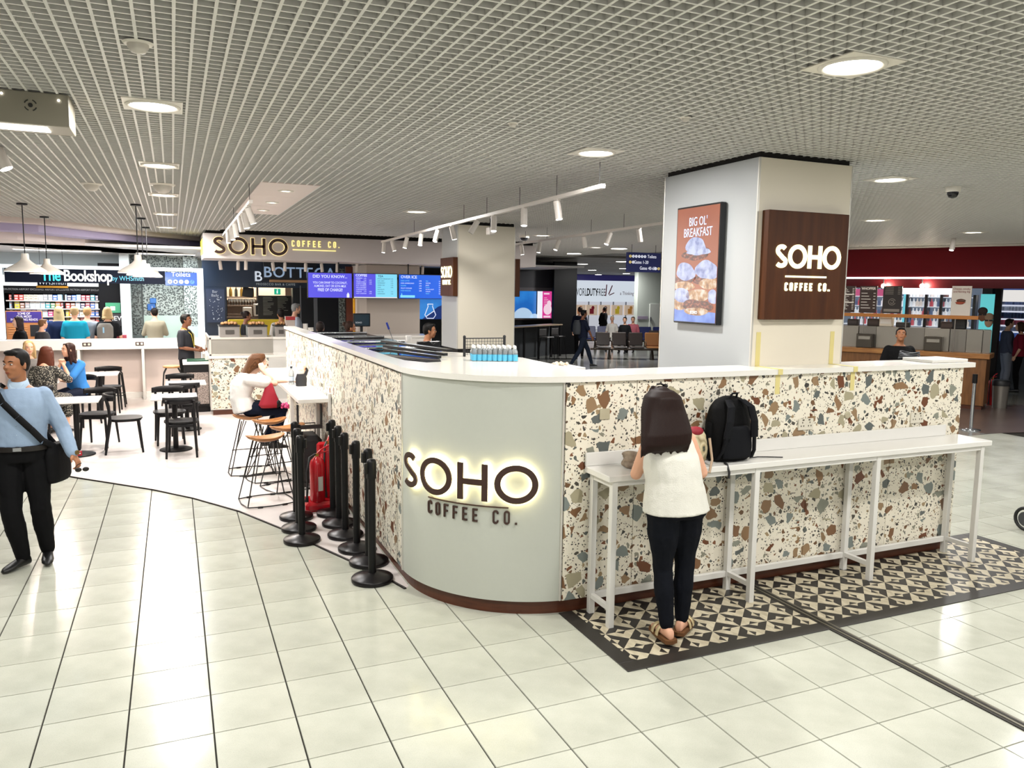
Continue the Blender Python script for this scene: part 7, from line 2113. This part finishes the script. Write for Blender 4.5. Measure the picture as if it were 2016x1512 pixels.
for sg in (-1, 1):
    b = MB(); pts = [(sg * .06, -.06, .44), (sg * .085, -.13, .40), (sg * .105, -.15, .30), (sg * .12, -.14, .18), (sg * .14, -.12, .08), (sg * .15, -.08, .02)]
    for i in range(len(pts) - 1):
        p, q = V(pts[i]), V(pts[i + 1]); w_ = .028 if i < 3 else .012
        b.loft([[p + V((-w_, 0, 0)), p + V((w_, 0, 0)), p + V((w_, .014, 0)), p + V((-w_, .014, 0))], [q + V((-w_, 0, 0)), q + V((w_, 0, 0)), q + V((w_, .014, 0)), q + V((-w_, .014, 0))]])
    obj('shoulder_strap', b, bps, s)
b = MB(); b.tube([(-.03, -.03, .455), (-.02, -.05, .485), (.02, -.05, .485), (.03, -.03, .455)], .008, 8); obj('grab_handle', b, bps, s)
b = MB(); b.tube([(-.16, .02, .05), (-.185, .0, .16), (-.17, -.01, .28)], [.03, .04, .02], 10); obj('side_pocket', b, bpk, s)
b = MB(); b.tube([(.15, -.06, .012), (.25, -.03, .006), (.34, -.06, .005), (.42, -.10, .005)], .004, 6); obj('loose_strap', b, cord_k, s); b = MB(); b.tube([(-.12, -.12, .01), (-.13, -.16, .004), (-.12, -.175, -.05), (-.125, -.178, -.09)], .009, 6); obj('loose_strap', b, cord_k, s)
# scarf on the left end
s_ = MB(); rr2 = random.Random(4)
for k in range(9):
    a = rr2.uniform(0, 6.28); s_.tube([(.09 * math.cos(a + j * .7) * (1 - .1 * j) + rr2.uniform(-.02, .02), .06 * math.sin(a + j * .7), .02 + .011 * k * .8 + .012 * math.sin(j)) for j in range(6)], [.012, .02, .024, .024, .02, .01], 8)
o = remeshed('scarf', s_, ramp_mat('scarf_taupe', 'noise', [(.3, '#7b6c5e'), (.7, '#a89883')], (1, 1, 1), .8, .4, 20), None, .008, 3); o.location = (2.86, 4.45, ZTT + .0)
tag(o, 'crumpled taupe scarf lying at the left end of the high table', 'scarf')
# patterned handbag
s = thing('patterned_handbag', 'cream patterned handbag with red scarf inside on the table by the backpack', 'handbag', (3.26, 4.40, ZTT))
hbm = ramp_mat('bag_pattern', 'voronoi', [(.1, '#2c3a34'), (.3, '#b5a27a'), (.5, '#cfc3a0'), (.8, '#8a7a58')], (1, 1, 1), .6, .2, 16)
b = MB(); b.loft([ring(V((0, 0, z)), V((1, 0, 0)), V((0, 1, 0)), w, d, 18) for z, w, d in ((.0, .10, .07), (.03, .13, .085), (.12, .14, .09), (.20, .12, .075), (.235, .10, .06))]); remeshed('bag_body', b, hbm, s, .009, 3, .012)
b = MB(); b.ball((.02, -.03, .235), .07, .045, .035, n=14, m=8); b.ball((-.03, .0, .24), .05, .04, .03, n=12, m=8); remeshed('red_scarf', b, mat('scarf_red', '#8c1226', .6), s, .008, 2)
b = MB(); b.tube([(-.09, -.07, .20), (-.06, -.13, .10), (-.02, -.16, -.01), (.06, -.16, -.03), (.10, -.13, .05), (.11, -.08, .19)], .009, 8); obj('handle', b, mat('leather_tan', '#b39a80', .5), s)
# ---------------------------------------------------------------- small things on the worktop
s = thing('coiled_cable', 'coil of grey cable lying on the right of the counter top', 'cable', (6.133, 5.053, 1.664))
b = MB()
for k in range(5): b.tube([(.10 * math.cos(a) * (1 - .06 * k), .08 * math.sin(a), .008 + .012 * k + .008 * math.sin(2 * a + k)) for a in [2 * PI * j / 20 for j in range(20)]], .005, 6, closed=True)
obj('coil', b, mat('cable_grey', '#3a3c40', .5), s)
# stroller wheel at the right edge
s = thing('pushchair_wheel', 'black pushchair wheel entering at the right picture edge', 'wheel', (7.431, 4.699, 0))
b = MB(); b.tube([(.0, .105 * math.cos(a), .12 + .105 * math.sin(a)) for a in [2 * PI * j / 24 for j in range(24)]], .016, 8, closed=True); obj('tyre', b, ext_k, s)
b = MB(); b.cyl((-.015, 0, .12), (.015, 0, .12), .07, n=20); obj('hub', b, mat('hub_grey', '#3c3d40', .4), s)
# ---------------------------------------------------------------- people
white_knit = mat('knit_white', '#dfddd3', .85, bump=.35, bscale=160)
denim = mat('denim_navy', '#0a0d15', .8, noise=.25, nscale=30, bump=.15)
blk_cloth = mat('cloth_black', '#0b0b0d', .85); navy_cloth = mat('cloth_navy', '#141a2b', .85)
# the woman at the high table
root, J, hp = human('woman in white sleeveless top and navy jeans leaning over the high table', (2.93, 4.02, .006), 0, 1.66, female=True, vx=.009, folds=.010,
    joints=dict(pel=(-.035, .0, .87), wai=(-.055, 0, 1.04), che=(-.09, .01, 1.20), nec=(-.125, .0, 1.39), hea=(-.15, .075, 1.525), shR=(.035, .0, 1.30), shL=(-.245, .0, 1.30),
                elR=(.150, -.01, 1.075), elL=(-.25, .14, 1.065), wrR=(.155, .235, 1.085), wrL=(-.10, .34, 1.09), hiR=(.05, 0, .83), hiL=(-.125, 0, .83),
                knR=(.065, .02, .46), knL=(-.105, .015, .46), anR=(.045, .0, .09), anL=(-.11, -.06, .09)),
    Wd=[(.185, .12), (.200, .132), (.168, .12), (.168, .118), (.146, .09), (.092, .06), (.044, .046)], hip=1.13, girth=1.1,
    skin='light', top=(white_knit, 0, 1.0, .014, 'sleeveless_top'), bottom=(denim, 1.92, .009, 1.5, 'jeans'), shoes='sandal', topf={'R': (.75, .55, 0), 'L': (.1, 1, 0)},
    hair=('rings', '#1c0c07', [(-.15, .03, 1.615, .07, .06), (-.152, .02, 1.58, .115, .10), (-.158, .0, 1.50, .146, .095), (-.168, -.045, 1.42, .168, .078), (-.18, -.08, 1.36, .180, .066), (-.195, -.10, 1.30, .180, .05), (-.21, -.105, 1.27, .162, .03)]), head_turn=(-.35, .05, .1), hands={'R': dict(d=(.1, 1, -.1), n=(0, 0, -1), t=(-1, 0, 0), curl=.6), 'L': dict(d=(.3, 1, -.1), n=(0, 0, -1), t=(1, 0, 0), curl=.6)})
b = MB(); b.tube([hp(.03, .02, .125), hp(.0, .03, .132), hp(-.03, .03, .128)], .006, 8); b.ball(hp(.045, .03, .115), .022, .01, .014); obj('sunglasses', b, mat('glasses_dark', '#15100f', .2), root)

# the walking man
shirt = mat('shirt_blue', '#8fa3bb', .8, bump=.12, bscale=120, noise=.05)
root, J, hp = human('man in light blue shirt and black trousers walking with a shoulder bag', (-1.13, 7.05, 0), PI - .05, 1.72, vx=.009, folds=.012, skin='mid', Wd=[(.155, .115), (.172, .125), (.165, .125), (.185, .135), (.180, .115), (.118, .078), (.06, .058)],
    joints=dict(elL=(-.285, -.03, 1.08), wrL=(-.365, .07, .885), elR=(.28, .02, 1.08), wrR=(.28, .20, .92), knR=(.075, .10, .47), anR=(.03, .04, .09), knL=(-.115, .05, .48), anL=(-.125, -.06, .10)),
    top=(shirt, 1.93, 1.2, .016), bottom=(blk_cloth, 2.0, .020, 1.75), shoes='#0c0c0d', topf={'R': (.55, .8, 0), 'L': (-.15, 1, 0)},
    hair=('short', '#0e0b0a'), head_turn=(0, 0, -.55), sleeve_fat=1.12, hands={'L': dict(d=(-.5, .35, -.8), n=(.6, .3, -.3), t=(.2, 1, 0), curl=.75)})
b = MB(); b.loft([ring(V((0, 0, z)), V((1, 0, 0)), V((0, 1, 0)), .203, .156, 28) for z in (.945, .982)]); obj('belt', b, mat('belt_black', '#17120f', .4), root)
b = MB(); b.bbox(-.03, .03, .150, .160, .948, .98, .003); obj('buckle', b, mat('chrome', '#c4c6ca', .12, .9), root)
b = MB()
nk = J['nec']
b.loft([ring(nk + V((0, .006 + dy, dz)), V((1, 0, 0)), V((0, 1, -.25)).normalized(), w, d, 22) for dz, w, d, dy in ((-.025, .080, .082, 0), (.005, .072, .074, .002), (.035, .064, .066, .004), (.036, .058, .060, .004))])
for sg in (-1, 1):
    b.add([nk + V((sg * .004, .082, -.02)), nk + V((sg * .05, .062, .012)), nk + V((sg * .058, .078, -.035)), nk + V((sg * .022, .105, -.06))], [(0, 1, 2, 3), (3, 2, 1, 0)])
for k in range(5): b.ball(V((.0, .147 - .004 * abs(k - 2), 1.30 - .075 * k)), .005, .003, .005, n=8, m=5)
obj('collar_and_buttons', b, mat('shirt_blue_pale', '#a9bccf', .8), root)
W0 = J['wrL']; d_ = (W0 - J['elL']).normalized(); q = d_.to_track_quat('Z', 'Y').to_matrix().to_4x4()
b = MB(); b.lathe([(.033, 0), (.036, .004), (.036, .018), (.033, .022)], 20, 0, Matrix.Translation(W0 - d_ * .035) @ q); b.cyl(W0 - d_ * .024 + V((-.03, .02, 0)), W0 - d_ * .024 + V((-.044, .028, 0)), .019, n=14); obj('wrist_watch', b, mat('watch_gold', '#a08a55', .25, .8), root)
MR = Matrix.Translation((-1.13, 7.05, 0)) @ Matrix.Rotation(PI - .05, 4, 'Z')
s = thing('messenger_bag', 'black messenger bag on a wide strap at the walking man hip', 'bag', (-1.13, 7.05, 0), PI - .05)
b = MB(); b.loft([ring(V((-.235, -.05, z)), V((.35, 1, 0)).normalized(), V((1, -.35, 0)).normalized(), w, d, 18) for z, w, d in ((.66, .13, .045), (.70, .145, .06), (.90, .15, .06), (.97, .13, .04))]); remeshed('bag_body', b, mat('bag_cloth_black', '#0c0c0e', .75, bump=.2), s, .01, 3)
b = MB(); sp_ = [(-.23, .03, .95), (-.17, .13, 1.02), (-.10, .155, 1.12), (-.02, .17, 1.22), (.07, .165, 1.33), (.125, .11, 1.425), (.13, .0, 1.455), (.10, -.10, 1.40), (-.02, -.15, 1.2), (-.2, -.11, .95)]
for i in range(len(sp_) - 1):
    p, q_ = V(sp_[i]), V(sp_[i + 1]); o1 = V((p.x * .4, p.y + (.02 if p.z < 1.4 else 0), .0 if p.z < 1.4 else 1.0)).normalized(); up_ = (q_ - p).normalized().cross(o1).normalized() * .024; nn = o1 * .005; p = p + o1 * .006; q_ = q_ + o1 * .006
    b.loft([[p - up_, p + up_, p + up_ + nn, p - up_ + nn], [q_ - up_, q_ + up_, q_ + up_ + nn, q_ - up_ + nn]])
obj('shoulder_strap', b, mat('strap_black', '#111113', .7), s)
o = thing('red_folder', 'red folder sticking out behind the walking man hand', 'folder', tuple(MR @ V((-.30, -.10, .86))), .1)
b = MB(); b.bbox(-.10, .10, -.01, .01, -.02, .02, .004); obj('cover', b, mat('folder_red', '#b01a2c', .4), o); b = MB(); b.bbox(-.06, .09, -.012, -.010, -.004, .006, .001); obj('paper_edge', b, cup_w, o)
o = thing('folded_sunglasses', 'dark sunglasses dangling from the walking man fingers', 'sunglasses', tuple(MR @ V((-.430, .13, .775))), .2)
for dx in (-.026, .026): b = MB(); b.ball((dx, 0, 0), .024, .006, .018, n=14, m=8); obj('lens', b, mat('glasses_dark', '#15100f', .2), o)
b = MB(); b.tube([(-.05, 0, .01), (-.03, .01, .04), (0, .01, .05)], .003, 6); obj('arm_piece', b, mat('glasses_dark', '#15100f', .2), o)

# the girl on the bar stool
tee = mat('tee_white', '#e6e2de', .85, bump=.1)
human('girl in white T-shirt on a bar stool resting her head on her hand', (.80, 9.80, .002), -PI / 2, 1.64, female=True, vx=.010, folds=.012, seat=.70, skin='pale',
    joints=dict(pel=(0, -.06, .80), wai=(0, -.10, .93), che=(0, -.07, 1.06), nec=(0, .03, 1.205), hea=(0, .125, 1.325), shR=(.150, -.005, 1.14), shL=(-.150, -.005, 1.14), elR=(.15, .29, 1.085), elL=(-.17, .22, 1.08),
                wrR=(.115, .155, 1.245), wrL=(-.12, .46, 1.08), knR=(.10, .38, .76), knL=(-.10, .36, .76), anR=(.09, .26, .36), anL=(-.10, .20, .36)),
    top=(tee, .6, .9, .028), bottom=(navy_cloth, 1.95, .012), shoes='#1b1b1d', hair=('rings', '#583820', [(0, .12, 1.435, .065, .075), (0, .105, 1.39, .09, .10), (0, .065, 1.31, .098, .095), (0, -.01, 1.23, .09, .06), (.0, -.07, 1.15, .08, .045), (.0, -.12, 1.08, .055, .03)]), head_turn=(-.42, 0, .12), sleeve_fat=1.4,
    hands={'R': dict(d=(-.25, -.25, .9), n=(-1, -.3, 0), t=(0, .6, .3), curl=.5), 'L': dict(d=(.1, 1, 0), n=(0, 0, -1), t=(1, 0, 0), curl=.4)})
s = thing('red_shoulder_bag', 'red and black bag with pink flowers on the seated girl lap', 'bag', (1.02, 9.62, .80), -PI / 2)
b = MB(); b.loft([ring(V((0, 0, z)), V((0, 1, 0)), V((1, 0, 0)), w, d, 14) for z, w, d in ((0, .10, .05), (.04, .13, .06), (.16, .08, .05), (.30, .035, .03))]); remeshed('bag_body', b, mat('bag_red', '#a01c30', .5), s, .010, 3)
b = MB(); b.ball((.02, .08, .05), .03, .05, .05); obj('black_flap', b, ext_k, s)
b = MB(); rr = random.Random(2)
for k in range(12): b.ball((rr.uniform(-.04, .05), .16 + rr.uniform(-.04, .05), .02 + rr.uniform(-.02, .03)), .018, n=8, m=5)
obj('flower_trim', b, mat('pink_trim', '#d84a80', .6), s)['kind'] = 'stuff'

# three women round the table
grey_top = mat('top_grey', '#6b6866', .85); dress = ramp_mat('dress_pattern', 'voronoi', [(.12, '#d8d2c4'), (.3, '#7b7668'), (.5, '#1b1b19')], (1, 1, 1), .8, 0, 55)
blue_top = mat('top_blue', '#3b7cc0', .8)
human('blonde woman in grey top holding a white cup at the far side of the table', (-2.13, 14.42, 0), PI, 1.66, female=True, vx=.012, seat=.47, skin='light',
    joints=dict(elR=(.24, .18, .83), wrR=(.10, .28, .99), elL=(-.22, .16, .80), wrL=(-.02, .30, .80)), top=(grey_top, 1.8, .9, .02), bottom=(navy_cloth, 1.95, .012), hair=('shoulder', '#b09468', .22, .95), head_turn=(.0, 0, .35),
    hands={'R': dict(d=(-.6, .5, .5), n=(-.5, .4, 0), t=(0, .3, 1), curl=.9)})
o = paper_cup(-2.175, 14.06, .985, 'white paper cup held by the blonde woman', .10)
human('woman in bright blue top with hands joined at her chin', (-1.42, 14.02, 0), 2.45, 1.68, female=True, vx=.012, seat=.47, skin='light', lean=.22,
    joints=dict(elR=(.16, .36, .79), wrR=(.03, .30, 1.0), elL=(-.18, .34, .79), wrL=(-.03, .30, 1.0)), top=(blue_top, .8, .9, .022), bottom=(navy_cloth, 1.1, .014), hair=('long', '#2c1712', .30, .95), head_turn=(-.05, 0, -.35), shoes='#b08a70',
    hands={'R': dict(d=(-.3, .1, .9), n=(-1, 0, 0), t=(0, -.6, .3), curl=.8), 'L': dict(d=(.3, .1, .9), n=(1, 0, 0), t=(0, -.6, .3), curl=.8)})
human('woman with long auburn hair in a black patterned dress seen from behind', (-1.76, 13.06, 0), -.30, 1.66, female=True, vx=.012, seat=.47, skin='light', lean=.12, face=False,
    joints=dict(elR=(.30, .12, .83), wrR=(.12, .33, .80)), top=(dress, .9, .9, .02, 'dress_top'), bottom=(dress, 1.45, .045, 1.6, 'dress_skirt'), hair=('long', '#4a2213', .42, 1.15))
human('person with black hair sitting half out of the picture behind the walking man', (-2.62, 12.75, 0), .4, 1.72, vx=.016, seat=.47, skin='mid', face=False, top=(blk_cloth, 1.8, .9, .02), bottom=(blk_cloth, 2, .015), hair=('short', '#100c0b'))
# waiter with lanyard
wtr = (0.194, 15.75, 0)
polo = mat('polo_charcoal', '#2b2c31', .85)
root, J, hp = human('waiter in charcoal polo shirt with yellow lanyard beside the tray station', wtr, -1.95, 1.72, vx=.012, skin='brown', top=(polo, .85, .9, .02), bottom=(blk_cloth, 2, .015), hair=('short', '#0d0a09'), head_turn=(-.1, 0, 0),
    joints=dict(elR=(.25, .0, 1.12), wrR=(.08, .26, 1.06), elL=(-.25, .0, 1.12), wrL=(-.06, .28, 1.08)), hands={'R': dict(d=(-.7, .7, 0), n=(0, .2, -1), t=(0, .3, 1), curl=.9), 'L': dict(d=(.7, .7, 0), n=(0, .2, -1), t=(0, .3, 1), curl=.9)})
b = MB(); b.tube([(.05, -.06, 1.47), (.075, .03, 1.45), (.06, .13, 1.35), (.01, .155, 1.12)], .006, 6); b.tube([(-.05, -.06, 1.47), (-.075, .03, 1.45), (-.06, .13, 1.35), (-.0, .155, 1.12)], .006, 6); lo = obj('lanyard', b, mat('lanyard_yellow', '#b8a832', .6), root)
b = MB(); b.bbox(-.03, .03, .153, .16, 1.03, 1.12, .003); obj('badge', b, cup_w, lo)
b = MB(); b.cyl((.02, .33, .98), (-.02, .33, 1.16), .03, n=14); o = obj('cloth_roll', b, cup_w, None, wtr, (0, 0, -1.95)); tag(o, 'rolled white cloth held by the waiter', 'cloth')

# shoppers in the bookshop
def std(lb, px, zt, Yp, rz, cols, **k):
    return human(lb, (px, Yp, 0), rz, zt, top=(mat('tc_' + cols[0], cols[0], .85), k.pop('sl', .8), .9, .02), bottom=(mat('tc_' + cols[1], cols[1], .85), 2, .014), face=k.pop('face', False), vx=k.pop('vx', .020), **k)
std('woman with long blonde hair in navy top in the bookshop', -2.275, 1.766, 19.4, .1, ('#1d2a4c', '#5c2438'), female=True, hair=('long', '#b09a72', .30), sl=1.9)
std('man in turquoise T-shirt seen from behind in the bookshop', -1.946, 1.774, 19.1, -.1, ('#1b8fae', '#3a3a40'), hair=('short', '#b59a70'), girth=1.12, sl=.9)
std('man in grey T-shirt seen from behind in the bookshop', -1.724, 1.76, 19.3, -.25, ('#8a929c', '#3a3a40'), hair=('short', '#b08a5c'), sl=.9)
root, J, hp = std('woman with blonde bob carrying a grey backpack in the bookshop', -1.31, 1.768, 19.0, .15, ('#17171a', '#17171a'), female=True, hair=('shoulder', '#b49a70', .17))
s = thing('grey_backpack', 'grey backpack worn by the blonde bob woman in the bookshop', 'backpack', (-1.355, 18.80, 1.05))
b = MB(); b.loft([ring(V((0, 0, z)), V((1, 0, 0)), V((0, 1, 0)), w, d, 16) for z, w, d in ((0, .13, .07), (.1, .16, .09), (.3, .16, .09), (.38, .11, .06))]); remeshed('bag_body', b, mat('pack_grey', '#77736d', .7), s, .014, 3)
b = MB(); b.bbox(-.04, -.01, -.10, -.092, .18, .30, .004); obj('tag', b, emis('#9cc8e0', .7), s)
std('man in beige shirt standing with his back to us near the toilets entrance', -0.407, 1.721, 20.2, .1, ('#9a917c', '#17171a'), hair=('short', '#1a120e'), sl=.95, joints=dict(elR=(.25, .05, 1.10), wrR=(.14, .25, 1.10), elL=(-.25, .05, 1.10), wrL=(-.14, .25, 1.10)))
human('dark haired woman in black sitting at the left end behind the bench', (-2.847, 18.3, 0), 1.9, 1.66, female=True, seat=.72, vx=.016, skin='pale', top=(blk_cloth, 1.8, .9, .025), bottom=(blk_cloth, 2, .015), hair=('long', '#1f1210', .28))
human('boy with short hair in grey jacket sitting behind the bench', (-2.463, 18.4, 0), -1.0, 1.5, seat=.75, vx=.016, skin='light', top=(mat('jacket_grey', '#3b3a3e', .85), 1.9, .9, .025), bottom=(blk_cloth, 2, .015), hair=('short', '#6a4a30'))
# people in and around the bar
std('smiling dark haired woman leaning on the yellow banquette', 1.51, 1.696, 18.7, 1.6 + PI, ('#141416', '#17171a'), female=True, hair=('bun', '#1c110e'), skin='brown', face=True, sl=1.6, vx=.018)
std('man with black backpack straps seen from behind at the bar', 2.243, 1.752, 18.4, .1, ('#a9a49e', '#17171a'), hair=('short', '#141010'), skin='mid')
std('grey haired man in white shirt walking past the black bar board', 2.671, 1.865, 19.2, -1.4, ('#b9c3d2', '#202228'), hair=('short', '#8c8c8c'), skin='light', face=True)
# staff inside the island
std('staff member with dark hair bending behind the display chiller', 2.352, 1.647, 13.9, -.3, ('#232429', '#17171a'), hair=('short', '#1a1210'), skin='brown')
std('staff girl with braided dark hair facing right behind the chiller', 2.797, 1.666, 13.6, -PI / 2, ('#232429', '#17171a'), female=True, hair=('bun', '#2a1a12'), skin='mid', face=True, vx=.014)
root, J, hp = human('staff man in grey polo with yellow lanyard left of the rear pillar', (3.549, 11.4, 0), -PI / 2 - .35, 1.721, vx=.014, skin='mid', top=(mat('polo_grey', '#55575c', .85), .8, .9, .02), bottom=(blk_cloth, 2, .014), hair=('short', '#0d0a09'))
b = MB(); b.tube([(.05, .0, 1.46), (.06, .12, 1.36), (.0, .15, 1.15)], .006, 6); b.tube([(-.05, .0, 1.46), (-.06, .12, 1.36), (.0, .15, 1.15)], .006, 6); obj('lanyard', b, mat('lanyard_yellow', '#b8a832', .6), root)
# concourse
wp_ = (11.258, 20.63, 0)
root, J, hp = human('dark dressed man striding across the concourse between the pillars', wp_, -PI / 2 - .1, 1.70, vx=.018, skin='brown', face=True, top=(navy_cloth, .9, .9, .025), bottom=(mat('jeans_dark', '#1a2230', .85), 2, .016), hair=('short', '#0d0a09'),
    joints=dict(knR=(.07, -.12, .50), anR=(.07, -.38, .12), knL=(-.07, .20, .52), anL=(-.07, .34, .09), elR=(.24, .08, 1.12), wrR=(.22, .20, .90)))
s = thing('grey_shoulder_backpack', 'grey backpack on the striding man back', 'backpack', (wp_[0] - .20, wp_[1] + .02, .98), -PI / 2)
b = MB(); b.loft([ring(V((0, 0, z)), V((1, 0, 0)), V((0, 1, 0)), w, d, 14) for z, w, d in ((0, .13, .09), (.1, .15, .11), (.3, .15, .10), (.42, .1, .06))]); remeshed('bag_body', b, mat('pack_slate', '#3f4246', .7), s, .016, 3)
q = (12.552, 23.231, 0)
human('person in dark blue jacket standing half hidden by the black column', q, -.6, 1.74, vx=.02, skin='light', face=True, top=(navy_cloth, 1.8, .9, .03), bottom=(blk_cloth, 2, .016), hair=('short', '#2a1c14'))
q = (17.339, 30, 1.569)
human('person in black jacket leaning over luggage beyond the blue seats', (q[0], 30, 0), -PI / 2, q[2] + .04, vx=.022, skin='brown', face=False, lean=.15, top=(blk_cloth, 1.9, .9, .05), bottom=(blk_cloth, 2, .02), hair=('short', '#0d0a09'), joints=dict())
for k, (px_, py_, Yp, c, hc, lb, fem) in enumerate((((15.527, 25.5, 1.134), 0, 25.2, '#1a1a1d', '#0f0c0b', 'dark haired person sitting in the concourse seats, left of three', True), ((15.63, 25.2, 1.184), 0, 26.3, '#d5d2cc', '#c9b79a', 'fair haired woman in white shirt sitting in the concourse seats', True), ((16.134, 25.5, 1.132), 0, 25.6, '#b0606c', '#5a4a3c', 'man in pink shirt sitting in the concourse seats, right of three', False))):
    human(lb, (px_[0], Yp, 0), 2.4, 1.68, female=fem, seat=.45, vx=.02, skin='light', top=(mat('tc_' + c, c, .85), .9, .9, .02), bottom=(blk_cloth if k != 1 else mat('tc_' + c, c, .85), 1.2 if k == 1 else 2, .016), hair=('short', hc))
# man at the kiosk
root, J, hp = human('man in black T-shirt looking down in front of the burger kiosk', (10.75, 9.05, 0), 2.55, 1.72, vx=.012, skin='mid', girth=1.1, top=(mat('tee_black', '#0a0a0b', .8), .85, .9, .025), bottom=(blk_cloth, 2, .016), hair=('short', '#1a1412'), head_turn=(-.3, 0, -.2),
    joints=dict(elR=(.26, .03, 1.10), wrR=(.16, .24, 1.05), elL=(-.26, .03, 1.10), wrL=(-.14, .26, 1.05)))
MKp = Matrix.Translation((13.332, 12.715, 0)) @ Matrix.Rotation(math.atan2(-.877, .480), 4, 'Z')
q = MKp @ V((2.62, 4.6, 0))
human('shopper in grey browsing the lit shelves at the far right', tuple(q), -2.2, 1.72, vx=.02, skin='light', face=False, top=(mat('tc_#4a4c5c', '#4a4c5c', .85), 1.8, .9, .02), bottom=(mat('tc_#8a8c98', '#8a8c98', .85), 2, .016), hair=('short', '#2a1c14'))
q = MKp @ V((2.908, 4.2, 0))
human('shop assistant in dark red behind the far right counter', tuple(q), 0.6, 1.66, female=True, vx=.02, skin='light', face=False, top=(mat('tc_#7c1a2c', '#7c1a2c', .85), 1.0, .9, .02), bottom=(blk_cloth, 2, .016), hair=('shoulder', '#3a2418', .15))
